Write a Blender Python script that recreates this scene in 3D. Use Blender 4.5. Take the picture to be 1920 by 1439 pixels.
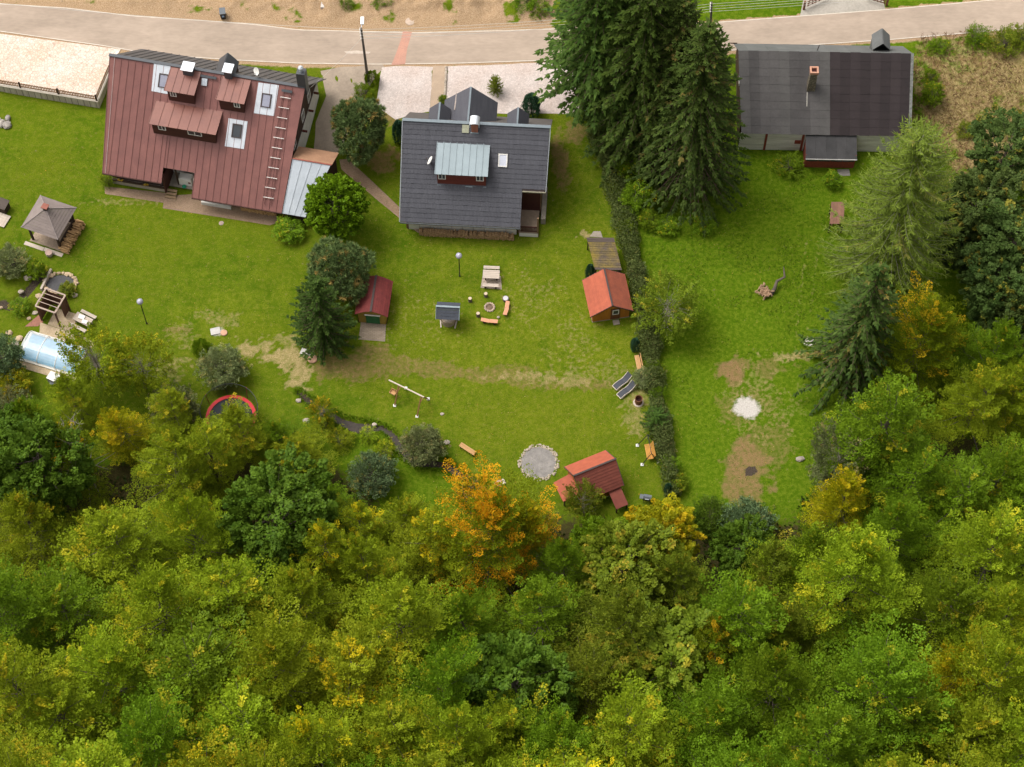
import bpy, math, random
import numpy as np
from mathutils import Vector, Matrix, noise as mnoise
random.seed(7); rng = np.random.default_rng(7)
R = math.radians
S = bpy.context.scene
for o in list(bpy.data.objects): bpy.data.objects.remove(o)

# ---------------------------------------------------------------- camera (drone, 70 mm class lens, 61.5 degrees down)
F = 3884.0; TH = R(61.5); D0 = 194.0
CAM = Vector((0, -D0*math.cos(TH), D0*math.sin(TH)))
cd = bpy.data.cameras.new('camera'); cam = bpy.data.objects.new('camera', cd); S.collection.objects.link(cam)
cam.location = CAM; cam.rotation_euler = (math.pi/2-TH, 0, 0)
cd.sensor_width = 36; cd.lens = F/1920*36; cd.clip_start = 1; cd.clip_end = 3000
S.camera = cam
# ---------------------------------------------------------------- sky, sun, exposure: bright overcast, light from the north-west
SUN_EL, SUN_AZ = R(60), R(-62)            # azimuth measured from +Y towards +X
W = bpy.data.worlds.new('World'); S.world = W; W.use_nodes = True
nt = W.node_tree; bg = nt.nodes['Background']
sky = nt.nodes.new('ShaderNodeTexSky'); sky.sky_type = 'NISHITA'; sky.sun_disc = False
sky.sun_elevation = SUN_EL; sky.sun_rotation = SUN_AZ; sky.dust_density = 5.0; sky.air_density = 1.0; sky.ozone_density = 1.0
hs = nt.nodes.new('ShaderNodeHueSaturation'); hs.inputs['Saturation'].default_value = 0.12
nt.links.new(sky.outputs[0], hs.inputs['Color']); nt.links.new(hs.outputs[0], bg.inputs[0]); bg.inputs[1].default_value = 0.14
sd = bpy.data.lights.new('sun', 'SUN'); sun = bpy.data.objects.new('sun', sd); S.collection.objects.link(sun)
sd.energy = 1.0; sd.angle = R(30); sd.color = (1.0, 0.955, 0.89)
sv = Vector((math.sin(SUN_AZ)*math.cos(SUN_EL), math.cos(SUN_AZ)*math.cos(SUN_EL), math.sin(SUN_EL)))
sun.rotation_euler = sv.to_track_quat('Z', 'Y').to_euler(); sun.location = (-60, 60, 120)
S.view_settings.view_transform = 'Standard'; S.view_settings.look = 'None'
S.view_settings.gamma = 1.0; S.view_settings.use_curve_mapping = False
S.view_settings.exposure = 0.8
S.render.engine = 'CYCLES'; S.render.resolution_x = 1024; S.render.resolution_y = 767
S.cycles.max_bounces = 6; S.cycles.transparent_max_bounces = 12

# ---------------------------------------------------------------- pixel -> place
FW = Vector((0, math.cos(TH), -math.sin(TH))); UP = Vector((0, math.sin(TH), math.cos(TH)))
def ray(px, py): return FW + Vector((1, 0, 0))*((px-960)/F) + UP*((719.5-py)/F)
def P(px, py, z=0.0):
    r = ray(px, py); t = (z-CAM.z)/r.z
    return CAM + r*t
def sst(a, b, x):
    t = min(1, max(0, (x-a)/(b-a))); return t*t*(3-2*t)
def hgt(x, y):                              # lie of the land: lawn flat, road about a metre above it, wooded slope to the south
    s0 = 28+5*sst(-36, -41, x)
    h = sst(s0, 36, y)*1.0
    if y > 45.5: h += 0.3*min(y-45.5, 20)
    if y < -16: h += 0.22*min(-16-y, 90)
    return h
def at(px, py, dz=0.0):
    z = 0.0
    for _ in range(5):
        p = P(px, py, z+dz); z = hgt(p.x, p.y)
    return Vector((p.x, p.y, z))
def apex(px, py, h):                        # a tree whose tip shows at this pixel and that is h tall
    z = 0.0
    for _ in range(6):
        p = P(px, py, z+h); z = hgt(p.x, p.y)
    return Vector((p.x, p.y, z))

# ---------------------------------------------------------------- materials
MATS = {}
def _n(t, k): return t.nodes.new(k)
def mat(name, c1, c2=None, scale=3.0, rough=0.8, bump=0.0, bscale=None, rnd=0.0, metallic=0.0, stretch=(1, 1, 1), fine=0.25, alpha=1.0, spec=0.3, coord='Object'):
    if name in MATS: return MATS[name]
    m = bpy.data.materials.new(name); m.use_nodes = True; t = m.node_tree; b = t.nodes['Principled BSDF']; L = t.links.new
    c2 = c2 or tuple(x*0.75 for x in c1)
    tc = _n(t, 'ShaderNodeTexCoord'); mp = _n(t, 'ShaderNodeMapping'); mp.inputs['Scale'].default_value = stretch
    L(tc.outputs[coord], mp.inputs[0])
    n1 = _n(t, 'ShaderNodeTexNoise'); n1.inputs['Scale'].default_value = scale; n1.inputs['Detail'].default_value = 5; n1.inputs['Roughness'].default_value = 0.6
    n2 = _n(t, 'ShaderNodeTexNoise'); n2.inputs['Scale'].default_value = scale*9; n2.inputs['Detail'].default_value = 3
    L(mp.outputs[0], n1.inputs['Vector']); L(mp.outputs[0], n2.inputs['Vector'])
    cr = _n(t, 'ShaderNodeMapRange'); cr.inputs['From Min'].default_value = 0.32; cr.inputs['From Max'].default_value = 0.68
    L(n1.outputs[0], cr.inputs[0])
    mx = _n(t, 'ShaderNodeMix'); mx.data_type = 'RGBA'; mx.inputs['A'].default_value = (*c1, 1); mx.inputs['B'].default_value = (*c2, 1); L(cr.outputs[0], mx.inputs['Factor'])
    hv = _n(t, 'ShaderNodeHueSaturation'); L(mx.outputs['Result'], hv.inputs['Color'])
    oi = _n(t, 'ShaderNodeObjectInfo')
    v = _n(t, 'ShaderNodeMath'); v.operation = 'MULTIPLY_ADD'; v.inputs[1].default_value = 2*fine; v.inputs[2].default_value = 1-fine; L(n2.outputs[0], v.inputs[0])
    w = _n(t, 'ShaderNodeMath'); w.operation = 'MULTIPLY_ADD'; w.inputs[1].default_value = 2*rnd; w.inputs[2].default_value = 1-rnd; L(oi.outputs['Random'], w.inputs[0])
    q = _n(t, 'ShaderNodeMath'); q.operation = 'MULTIPLY'; L(v.outputs[0], q.inputs[0]); L(w.outputs[0], q.inputs[1]); L(q.outputs[0], hv.inputs['Value'])
    L(hv.outputs[0], b.inputs['Base Color'])
    b.inputs['Roughness'].default_value = rough; b.inputs['Metallic'].default_value = metallic; b.inputs['Specular IOR Level'].default_value = spec
    b.inputs['Alpha'].default_value = alpha
    if bump:
        n3 = _n(t, 'ShaderNodeTexNoise'); n3.inputs['Scale'].default_value = bscale or scale*5; n3.inputs['Detail'].default_value = 4; L(mp.outputs[0], n3.inputs['Vector'])
        bp = _n(t, 'ShaderNodeBump'); bp.inputs['Strength'].default_value = min(1, bump*5); bp.inputs['Distance'].default_value = bump; L(n3.outputs[0], bp.inputs['Height']); L(bp.outputs[0], b.inputs['Normal'])
    MATS[name] = m; return m
def cellmat(name, cols, scale, joint, rough=0.85, stretch=(1, 1, 1), jw=0.06, brick=None, patch=0.25):
    """paving: voronoi cells or bricks with darker joints and patches of other tone"""
    if name in MATS: return MATS[name]
    m = bpy.data.materials.new(name); m.use_nodes = True; t = m.node_tree; b = t.nodes['Principled BSDF']; L = t.links.new
    tc = _n(t, 'ShaderNodeTexCoord'); mp = _n(t, 'ShaderNodeMapping'); mp.inputs['Scale'].default_value = stretch; L(tc.outputs['Object'], mp.inputs[0])
    no = _n(t, 'ShaderNodeTexNoise'); no.inputs['Scale'].default_value = 0.45; no.inputs['Detail'].default_value = 4; L(mp.outputs[0], no.inputs['Vector'])
    if brick:
        bt = _n(t, 'ShaderNodeTexBrick'); bt.inputs['Scale'].default_value = scale; bt.inputs['Brick Width'].default_value = brick[0]; bt.inputs['Row Height'].default_value = brick[1]
        bt.inputs['Mortar Size'].default_value = jw; bt.inputs['Color1'].default_value = (*cols[0], 1); bt.inputs['Color2'].default_value = (*cols[1], 1); bt.inputs['Mortar'].default_value = (*joint, 1)
        L(mp.outputs[0], bt.inputs['Vector']); src = bt.outputs['Color']; hsrc = bt.outputs['Fac']; inv = -1
    else:
        vo = _n(t, 'ShaderNodeTexVoronoi'); vo.inputs['Scale'].default_value = scale; L(mp.outputs[0], vo.inputs['Vector'])
        ve = _n(t, 'ShaderNodeTexVoronoi'); ve.feature = 'DISTANCE_TO_EDGE'; ve.inputs['Scale'].default_value = scale; L(mp.outputs[0], ve.inputs['Vector'])
        sep = _n(t, 'ShaderNodeSeparateColor'); L(vo.outputs['Color'], sep.inputs[0])
        mx = _n(t, 'ShaderNodeMix'); mx.data_type = 'RGBA'; mx.inputs['A'].default_value = (*cols[0], 1); mx.inputs['B'].default_value = (*cols[1], 1); L(sep.outputs[0], mx.inputs['Factor'])
        ra = _n(t, 'ShaderNodeMapRange'); ra.inputs['From Max'].default_value = jw; L(ve.outputs[0], ra.inputs[0])
        m2 = _n(t, 'ShaderNodeMix'); m2.data_type = 'RGBA'; m2.inputs['A'].default_value = (*joint, 1); L(mx.outputs['Result'], m2.inputs['B']); L(ra.outputs[0], m2.inputs['Factor'])
        src = m2.outputs['Result']; hsrc = ra.outputs[0]; inv = 1
    m3 = _n(t, 'ShaderNodeMix'); m3.data_type = 'RGBA'; m3.blend_type = 'MULTIPLY'; L(src, m3.inputs['A'])
    ra2 = _n(t, 'ShaderNodeMapRange'); ra2.inputs['From Min'].default_value = 0.35; ra2.inputs['From Max'].default_value = 0.7; L(no.outputs[0], ra2.inputs[0])
    mc = _n(t, 'ShaderNodeMix'); mc.data_type = 'RGBA'; mc.inputs['A'].default_value = (1, 1, 1, 1); mc.inputs['B'].default_value = (*(cols[2] if len(cols) > 2 else (0.8, 0.8, 0.8)), 1); L(ra2.outputs[0], mc.inputs['Factor'])
    m3.inputs['Factor'].default_value = 1.0; L(mc.outputs['Result'], m3.inputs['B']); L(m3.outputs['Result'], b.inputs['Base Color'])
    bp = _n(t, 'ShaderNodeBump'); bp.inputs['Strength'].default_value = 0.6; bp.inputs['Distance'].default_value = 0.02*inv; L(hsrc, bp.inputs['Height']); L(bp.outputs[0], b.inputs['Normal'])
    b.inputs['Roughness'].default_value = rough; b.inputs['Specular IOR Level'].default_value = 0.2
    MATS[name] = m; return m
def leafmat(name, dark, lite, aut=0.0, autc=(0.55, 0.22, 0.02), autd=(0.45, 0.32, 0.02), trans=0.20, needle=False):
    """leaves: colour by leaf, spray and height in the crown, some sprays turned to autumn colours"""
    if name in MATS: return MATS[name]
    m = bpy.data.materials.new(name); m.use_nodes = True; t = m.node_tree; t.nodes.remove(t.nodes['Principled BSDF']); L = t.links.new
    out = t.nodes['Material Output']
    def attr(n): a = _n(t, 'ShaderNodeAttribute'); a.attribute_name = n; return a.outputs['Fac']
    lf, sp, tp = attr('leaf'), attr('spray'), attr('turn')
    oi = _n(t, 'ShaderNodeObjectInfo')
    ad = _n(t, 'ShaderNodeMath'); ad.operation = 'MULTIPLY_ADD'; ad.inputs[1].default_value = 0.5; L(lf, ad.inputs[0])
    sm = _n(t, 'ShaderNodeMath'); sm.operation = 'MULTIPLY'; sm.inputs[1].default_value = 0.5; L(sp, sm.inputs[0]); L(sm.outputs[0], ad.inputs[2])
    mx = _n(t, 'ShaderNodeMix'); mx.data_type = 'RGBA'; mx.inputs['A'].default_value = (*dark, 1); mx.inputs['B'].default_value = (*lite, 1); L(ad.outputs[0], mx.inputs['Factor'])
    ma = _n(t, 'ShaderNodeMix'); ma.data_type = 'RGBA'; ma.inputs['A'].default_value = (*autd, 1); ma.inputs['B'].default_value = (*autc, 1); L(lf, ma.inputs['Factor'])
    th = _n(t, 'ShaderNodeMapRange'); th.inputs['From Min'].default_value = (1-aut-0.03) if aut > 0 else 2.0; th.inputs['From Max'].default_value = (1-aut+0.05) if aut > 0 else 3.0; L(tp, th.inputs[0])
    m2 = _n(t, 'ShaderNodeMix'); m2.data_type = 'RGBA'; L(mx.outputs['Result'], m2.inputs['A']); L(ma.outputs['Result'], m2.inputs['B']); L(th.outputs[0], m2.inputs['Factor'])
    hv = _n(t, 'ShaderNodeHueSaturation'); L(m2.outputs['Result'], hv.inputs['Color'])
    v = _n(t, 'ShaderNodeMath'); v.operation = 'MULTIPLY_ADD'; v.inputs[1].default_value = 0.3; v.inputs[2].default_value = 0.85; L(oi.outputs['Random'], v.inputs[0]); L(v.outputs[0], hv.inputs['Value'])
    h2 = _n(t, 'ShaderNodeMath'); h2.operation = 'MULTIPLY_ADD'; h2.inputs[1].default_value = 0.022; h2.inputs[2].default_value = 0.491; L(oi.outputs['Random'], h2.inputs[0]); L(h2.outputs[0], hv.inputs['Hue'])
    df = _n(t, 'ShaderNodeBsdfDiffuse'); L(hv.outputs[0], df.inputs[0])
    tr = _n(t, 'ShaderNodeBsdfTranslucent'); L(hv.outputs[0], tr.inputs[0])
    gl = _n(t, 'ShaderNodeBsdfGlossy'); gl.inputs['Roughness'].default_value = 0.5; gl.inputs[0].default_value = (0.9, 1, 0.8, 1)
    a1 = _n(t, 'ShaderNodeMixShader'); a1.inputs[0].default_value = trans; L(df.outputs[0], a1.inputs[1]); L(tr.outputs[0], a1.inputs[2])
    a2 = _n(t, 'ShaderNodeMixShader'); a2.inputs[0].default_value = 0.004 if needle else 0.006; L(a1.outputs[0], a2.inputs[1]); L(gl.outputs[0], a2.inputs[2])
    L(a2.outputs[0], out.inputs[0])
    MATS[name] = m; return m

# ---------------------------------------------------------------- mesh helpers
COL = S.collection
class MB:
    def __init__(s): s.v = []; s.f = []
    def add(s, vs, fs):
        n = len(s.v); s.v += [tuple(x) for x in vs]; s.f += [tuple(i+n for i in f) for f in fs]; return s
    def box(s, x0, x1, y0, y1, z0, z1):
        return s.add([(x0,y0,z0),(x1,y0,z0),(x1,y1,z0),(x0,y1,z0),(x0,y0,z1),(x1,y0,z1),(x1,y1,z1),(x0,y1,z1)],
                     [(3,2,1,0),(4,5,6,7),(0,1,5,4),(1,2,6,5),(2,3,7,6),(3,0,4,7)])
    def obox(s, c, a, b, n):                # centre and three half axes
        c, a, b, n = map(Vector, (c, a, b, n))
        return s.add([c-a-b-n, c+a-b-n, c+a+b-n, c-a+b-n, c-a-b+n, c+a-b+n, c+a+b+n, c-a+b+n],
                     [(3,2,1,0),(4,5,6,7),(0,1,5,4),(1,2,6,5),(2,3,7,6),(3,0,4,7)])
    def slab(s, pts, th):                   # top face (counter-clockwise from above) with thickness
        p = [Vector(x) for x in pts]; n = (p[1]-p[0]).cross(p[2]-p[0]).normalized()
        k = len(p); vs = p+[x-n*th for x in p]
        return s.add(vs, [tuple(range(k)), tuple(reversed(range(k, 2*k)))]+[(i, i+k, (i+1) % k+k, (i+1) % k) for i in range(k)])
    def prism(s, pts, z0, z1):
        k = len(pts)
        return s.add([(x, y, z0) for x, y in pts]+[(x, y, z1) for x, y in pts], [tuple(reversed(range(k))), tuple(range(k, 2*k))]+[(i, (i+1) % k, (i+1) % k+k, i+k) for i in range(k)])
    def beam(s, p, q, w, h=None, up=(0, 0, 1)):
        p, q = Vector(p), Vector(q); d = (q-p).normalized(); u = Vector(up)
        if abs(d.dot(u)) > 0.98: u = Vector((0, 1, 0))
        a = d.cross(u).normalized(); b = a.cross(d)
        return s.obox((p+q)/2, (q-p)/2, a*w/2, b*(h or w)/2)
    def tube(s, path, rad, n=6, cap=True):
        path = [Vector(p) for p in path]; rad = rad if hasattr(rad, '__len__') else [rad]*len(path)
        base = len(s.v)
        for i, p in enumerate(path):
            d = (path[min(i+1, len(path)-1)]-path[max(i-1, 0)]).normalized()
            u = Vector((0, 0, 1)) if abs(d.z) < 0.9 else Vector((1, 0, 0))
            a = d.cross(u).normalized(); b = d.cross(a)
            for k in range(n):
                t = 2*math.pi*k/n; s.v.append(tuple(p+(a*math.cos(t)+b*math.sin(t))*rad[i]))
        for i in range(len(path)-1):
            for k in range(n):
                a0 = base+i*n+k; a1 = base+i*n+(k+1) % n
                s.f.append((a0, a0+n, a1+n, a1))
        if cap: s.f.append(tuple(base+k for k in range(n))); s.f.append(tuple(base+(len(path)-1)*n+k for k in reversed(range(n))))
        return s
    def lathe(s, c, prof, n=16, ex=1.0, ey=1.0):
        base = len(s.v); c = Vector(c)
        for r, z in prof:
            for k in range(n):
                t = 2*math.pi*k/n; s.v.append((c.x+r*ex*math.cos(t), c.y+r*ey*math.sin(t), c.z+z))
        for i in range(len(prof)-1):
            for k in range(n): s.f.append((base+i*n+k, base+i*n+(k+1) % n, base+(i+1)*n+(k+1) % n, base+(i+1)*n+k))
        s.f.append(tuple(base+k for k in reversed(range(n)))); s.f.append(tuple(base+(len(prof)-1)*n+k for k in range(n)))
        return s
    def rock(s, c, r, seed=0, flat=0.7, n=7, m=5):
        base = len(s.v); c = Vector(c); g = np.random.default_rng(seed)
        for i in range(m):
            ph = -math.pi/2+math.pi*(i+0.5)/m
            for k in range(n):
                t = 2*math.pi*(k+0.5*(i % 2))/n; q = 0.78+0.42*g.random()
                s.v.append((c.x+r[0]*q*math.cos(t)*math.cos(ph), c.y+r[1]*q*math.sin(t)*math.cos(ph), c.z+r[2]*flat*(0.85+0.3*g.random())*math.sin(ph)))
        for i in range(m-1):
            for k in range(n): s.f.append((base+i*n+k, base+i*n+(k+1) % n, base+(i+1)*n+(k+1) % n, base+(i+1)*n+k))
        s.f.append(tuple(base+k for k in reversed(range(n)))); s.f.append(tuple(base+(m-1)*n+k for k in range(n)))
        return s
    def mesh(s, name, material, smooth=False):
        me = bpy.data.meshes.new(name); me.from_pydata(s.v, [], s.f); me.materials.append(material)
        if smooth: me.polygons.foreach_set('use_smooth', [True]*len(me.polygons))
        me.update(); return me
    def build(s, name, material, parent=None, loc=None, rotz=0, smooth=False):
        return obj(name, s.mesh(name, material, smooth), parent, loc, rotz)
def obj(name, me, parent=None, loc=None, rotz=0):
    o = bpy.data.objects.new(name, me); COL.objects.link(o)
    if parent: o.parent = parent
    if loc is not None: o.location = loc
    o.rotation_euler = (0, 0, rotz); return o
def tag(o, label, cat, group=None, kind=None):
    o['label'] = label; o['category'] = cat
    if group: o['group'] = group
    if kind: o['kind'] = kind
    return o
def thing(name, label, cat, loc=(0, 0, 0), rotz=0, group=None):
    o = bpy.data.objects.new(name, None); COL.objects.link(o); o.empty_display_size = 0.3
    o.location = loc; o.rotation_euler = (0, 0, rotz); return tag(o, label, cat, group)
def stuff(o): o['kind'] = 'stuff'; return o
def struct(o, label, cat): return tag(o, label, cat, kind='structure')

# numpy value noise
def vnoise(x, y, seed):
    g = np.random.default_rng(seed); T = g.random((256, 256))
    xi = np.floor(x).astype(int); yi = np.floor(y).astype(int); fx = x-xi; fy = y-yi
    fx = fx*fx*(3-2*fx); fy = fy*fy*(3-2*fy); a = lambda i, j: T[(xi+i) % 256, (yi+j) % 256]
    return (a(0, 0)*(1-fx)+a(1, 0)*fx)*(1-fy)+(a(0, 1)*(1-fx)+a(1, 1)*fx)*fy
def fbm(x, y, sc, seed, oc=4):
    r = 0; w = 0.5; tot = 0
    for i in range(oc): r = r+w*vnoise(x*sc, y*sc, seed+i); tot += w; sc *= 2.1; w *= 0.55
    return r/tot
def nsst(a, b, x):
    t = np.clip((x-a)/(b-a), 0, 1); return t*t*(3-2*t)

bark = mat('bark_grey', (.13, .10, .075), (.075, .06, .045), scale=2, stretch=(1, 1, .3), fine=.35, bump=.03)
bark_pale = mat('bark_pale', (.30, .26, .21), (.20, .17, .14), scale=2, stretch=(1, 1, .3), fine=.3)
bark_red = mat('bark_brown', (.12, .075, .05), (.07, .045, .03), scale=2, stretch=(1, 1, .3), fine=.35, bump=.03)

# ================================================================ THE SETTING: ground, stream, road, paved places
RX = [-200, 0, 125, 250, 375, 480, 560, 773, 898, 1023, 1180, 1340, 1500, 1660, 1860, 2120]
RU = [-14, 7, 15, 30, 38, 46, 56, 61, 58.6, 54.7, 49, 42, 30, 18, 0, -26]
LX = [-200, 0, 200, 290, 440, 560, 700, 860, 1010, 1180, 1340, 1560, 1672, 1920, 2120]
LY = [36, 60, 88, 104, 114, 120, 122, 120, 115, 107, 98, 83, 75.5, 54, 36]
def road_u(px): return float(np.interp(px, RX, RU))
def road_l(px): return float(np.interp(px, LX, LY))
STREAM = [(560,735),(575,748),(600,765),(640,790),(665,800),(690,803),(715,801),(735,815),(747,834),(765,855),(785,866),(835,871),(862,889),(900,905),(935,930),(980,985),(1010,1060)]
SW = [0.25,0.35,0.42,0.5,0.75,0.75,0.3,0.42,0.5,0.5,0.55,0.5,0.45,0.45,0.5,0.5,0.5]
SW = [w*.8 for w in SW]; SP = [at(*q) for q in STREAM]
DITCH = [at(*q) for q in [(-20,560),(20,575),(38,560),(52,545),(68,525),(85,512)]]
def ninterp(p, line, wid=None):
    best = np.full(p.shape[0], 1e9); bw = np.full(p.shape[0], 0.5)
    for i in range(len(line)-1):
        a = np.array(line[i][:2]); b = np.array(line[i+1][:2]); d = b-a
        t = np.clip(((p-a)@d)/(d@d), 0, 1); q = np.hypot(*(p-a-t[:, None]*d).T); k = q < best
        best = np.where(k, q, best)
        if wid: bw = np.where(k, wid[i]*(1-t)+wid[i+1]*t, bw)
    return best, bw
def make_ground():
    xs = np.concatenate([[-420, -300, -200, -140, -100, -80, -70], np.arange(-64, 64.01, 0.25), [70, 80, 100, 140, 200, 300, 420]])
    ys = np.concatenate([[-420, -300, -200, -140, -100, -70, -55, -45, -40], np.arange(-36, 54.01, 0.25), [60, 66, 80, 100, 150, 220, 320, 450]])
    X, Y = np.meshgrid(xs, ys); x, y = X.ravel(), Y.ravel(); p = np.stack([x, y], 1)
    s0 = 28+5*nsst(36, 41, -x)
    z = nsst(0, 1, (y-s0)/(36-s0))
    z = z+np.where(y > 45.5, 0.3*np.minimum(y-45.5, 20), 0)+np.where(y < -16, 0.22*np.minimum(-16-y, 90), 0)
    n1 = fbm(x, y, 0.16, 3); n2 = fbm(x, y, 0.7, 11); n3 = fbm(x, y, 2.3, 21)
    # road line in world, to know the far side
    ru = np.array([tuple(at(a, b))[:2] for a, b in zip(RX, RU)]); yu = np.interp(x, ru[:, 0], ru[:, 1])
    far = y-yu
    z = z+np.where((far > 0.5) & (x < 4), np.clip(far-0.5, 0, 3)*(0.25*n1+0.5*(n2-0.4)), 0)
    d, w = ninterp(p, SP, SW); w = w*(0.75+0.6*n2)
    z = z-0.38*(1-nsst(0.55, 1.15, d/np.maximum(w, 0.2)*0.8))
    d2, _ = ninterp(p, DITCH); z = z-0.3*(1-nsst(0.25, 0.7, d2))
    me = bpy.data.meshes.new('ground'); nv = len(x); nx = len(xs); ny = len(ys)
    me.vertices.add(nv); me.vertices.foreach_set('co', np.stack([x, y, z], 1).astype(np.float32).ravel())
    i, j = np.meshgrid(np.arange(nx-1), np.arange(ny-1)); a = (j*nx+i).ravel(); q = np.stack([a, a+1, a+nx+1, a+nx], 1)
    nf = len(q); me.loops.add(nf*4); me.polygons.add(nf)
    me.loops.foreach_set('vertex_index', q.ravel().astype(np.int32)); me.polygons.foreach_set('loop_start', np.arange(0, nf*4, 4, dtype=np.int32))
    me.polygons.foreach_set('use_smooth', np.ones(nf, bool))
    straw = np.zeros(nv); soil = np.zeros(nv); pale = np.zeros(nv); litter = np.zeros(nv); rough = np.zeros(nv); mud = np.zeros(nv); sand = np.zeros(nv); ash = np.zeros(nv)
    def spot(arr, px, py, rx, ry, amp=1.0, jag=0.8, sc=1.0):
        c = at(px, py); k = 19.5; ex = (x-c.x)/(rx/k); ey = (y-c.y)/(ry/(k*0.86))
        r = np.hypot(ex, ey)+jag*(fbm(x+px, y+py, sc, 31)-0.5)*2
        np.maximum(arr, amp*(1-nsst(0.5, 1.15, r)), out=arr)
    for s in [(640,690,90,26,.75),(720,680,80,22,.6),(800,692,120,20,.6),(930,703,130,18,.6),(1060,720,110,15,.55),(690,655,45,20,.7)]: spot(soil, *s)
    for s in [(340,630,50,30,.38),(420,600,40,18,.45),(470,655,40,22,.85),(530,668,45,24,.95),(560,700,35,30,.9),(330,690,30,30,.5),(380,590,40,12,.4),(1000,705,80,10,.6),(1060,715,60,10,.6),(300,690,18,30,.45),(545,640,30,18,.6),(620,650,30,18,.5),(1470,668,45,10,.8),(1440,770,70,60,.33),(1410,720,50,40,.38),(1100,440,14,7,.9),(1130,700,100,30,.35),(1080,640,60,60,.3),(780,600,100,80,.22),(1000,560,60,60,.3),(240,380,80,10,.4),(1200,740,40,40,.55),(1195,790,25,30,.55)]: spot(straw, *s, jag=1.3, sc=1.6)
    for s in [(1378,697,32,27,1.0),(1400,855,46,45,.95),(1395,905,55,45,.85),(1445,690,50,22,.6),(1440,820,60,60,.5),(1050,300,16,60,.8),(1075,245,35,35,.7),(1060,340,15,25,.6),(720,300,40,30,.8),(735,225,20,20,.8),(1400,765,62,52,.5),(275,606,7,4,.6),(335,620,30,8,.6)]: spot(soil, *s)
    for s in [(1800,160,110,110,1),(1840,260,110,90,1),(1900,130,60,90,1),(1770,330,50,60,.8),(1730,300,40,30,.5)]: spot(straw, s[0], s[1], s[2], s[3], s[4]*.62, jag=1.2, sc=1.4)
    for s in [(1800,200,110,120,.95),(1850,300,80,60,.95),(1890,130,80,90,.9)]: spot(soil, *s, jag=1.0)
    for s in [(1400,764,27,23,1),(1518,641,14,11,1),(408,622,14,11,.9)]: spot(ash, *s, jag=.25, sc=.8)
    for k in range(26): spot(straw, 1512-k*.9, 455+k*8, 4, 7, .34, .6); spot(straw, 1535-k*1.0, 455+k*8, 4, 7, .30, .6)
    spot(mud, 1408, 885, 12, 9, .7)
    for s in [(950,620,190,120,.9),(1080,600,110,130,.9),(820,760,160,70,.6),(1000,800,200,90,.7),(860,480,120,50,.5),(1120,470,60,120,.6),(1050,330,40,120,.5),(420,600,120,60,.5),(240,400,120,30,.35),(1440,600,110,160,.35)]: spot(pale, *s, jag=1.1, sc=.5)
    # rough meadow east of the hedge and along the wood's edge
    hx = np.interp(y, [-14, -2, 8, 20, 34], [15.7, 14.0, 13.3, 11.2, 8.5])
    rough = np.maximum(rough, nsst(-0.2, 0.5, x-hx)); rough = np.maximum(rough, nsst(-5, -9, y+0*x-2*n1)*(x < -5))
    wood = nsst(-11.5, -16.5, y+7*(n1-0.5)-6.0*nsst(10, 17, -x)-7.0*nsst(25, 31, x)); litter = np.maximum(litter, wood)
    # bare earth beyond the road, road shoulders
    sand = np.where((x < 3+3*n2), nsst(-0.3, 0.4, far), 0)
    lo = np.array([tuple(at(a, b))[:2] for a, b in zip(LX, LY)]); yl = np.interp(x, lo[:, 0], lo[:, 1])
    sand = np.maximum(sand, (1-nsst(0.2, 0.75, yl-y+0.6*(n2-0.5)))*(far < 0.2))
    grs = fbm(x, y, 0.35, 77); sand = sand*np.where(far > 0.8, 1-.85*nsst(0.60, 0.72, grs), 1)
    mud = np.maximum(mud, 1-nsst(0.5, 0.95, d/np.maximum(w, 0.2))); mud = np.maximum(mud, 1-nsst(0.2, 0.5, d2))
    for nm, A in (('zone_a', (straw, soil, pale, litter)), ('zone_b', (rough, mud, sand, ash))):
        at_ = me.attributes.new(nm, 'FLOAT_COLOR', 'POINT'); at_.data.foreach_set('color', np.stack(A, 1).astype(np.float32).ravel())
    me.update(); me.validate()
    m = bpy.data.materials.new('lawn'); m.use_nodes = True; t = m.node_tree; b = t.nodes['Principled BSDF']; L = t.links.new
    tc = _n(t, 'ShaderNodeTexCoord')
    def noi(sc, det=5, ro=0.6, st=None):
        n = _n(t, 'ShaderNodeTexNoise'); n.inputs['Scale'].default_value = sc; n.inputs['Detail'].default_value = det; n.inputs['Roughness'].default_value = ro
        L(tc.outputs['Object'], n.inputs['Vector']); return n.outputs[0]
    def rng_(s, a, b_): r = _n(t, 'ShaderNodeMapRange'); r.inputs['From Min'].default_value = a; r.inputs['From Max'].default_value = b_; L(s, r.inputs[0]); return r.outputs[0]
    def col(f, A, B):
        x_ = _n(t, 'ShaderNodeMix'); x_.data_type = 'RGBA'
        if isinstance(f, float): x_.inputs['Factor'].default_value = f
        else: L(f, x_.inputs['Factor'])
        for s_, c in (('A', A), ('B', B)):
            if isinstance(c, tuple): x_.inputs[s_].default_value = (*c, 1)
            else: L(c, x_.inputs[s_])
        return x_.outputs['Result']
    def math_(op, A, B):
        x_ = _n(t, 'ShaderNodeMath'); x_.operation = op; x_.use_clamp = True
        for k, c in enumerate((A, B)):
            if isinstance(c, (int, float)): x_.inputs[k].default_value = c
            else: L(c, x_.inputs[k])
        return x_.outputs[0]
    za = _n(t, 'ShaderNodeAttribute'); za.attribute_name = 'zone_a'; sa = _n(t, 'ShaderNodeSeparateColor'); L(za.outputs['Color'], sa.inputs[0])
    zb = _n(t, 'ShaderNodeAttribute'); zb.attribute_name = 'zone_b'; sb = _n(t, 'ShaderNodeSeparateColor'); L(zb.outputs['Color'], sb.inputs[0])
    big, mid, fin, mic = noi(0.09), noi(0.8, 7, .7), noi(2.6), noi(11, 3)
    g = col(rng_(mid, .40, .60), (.068, .114, .005), (.126, .162, .010))
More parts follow.
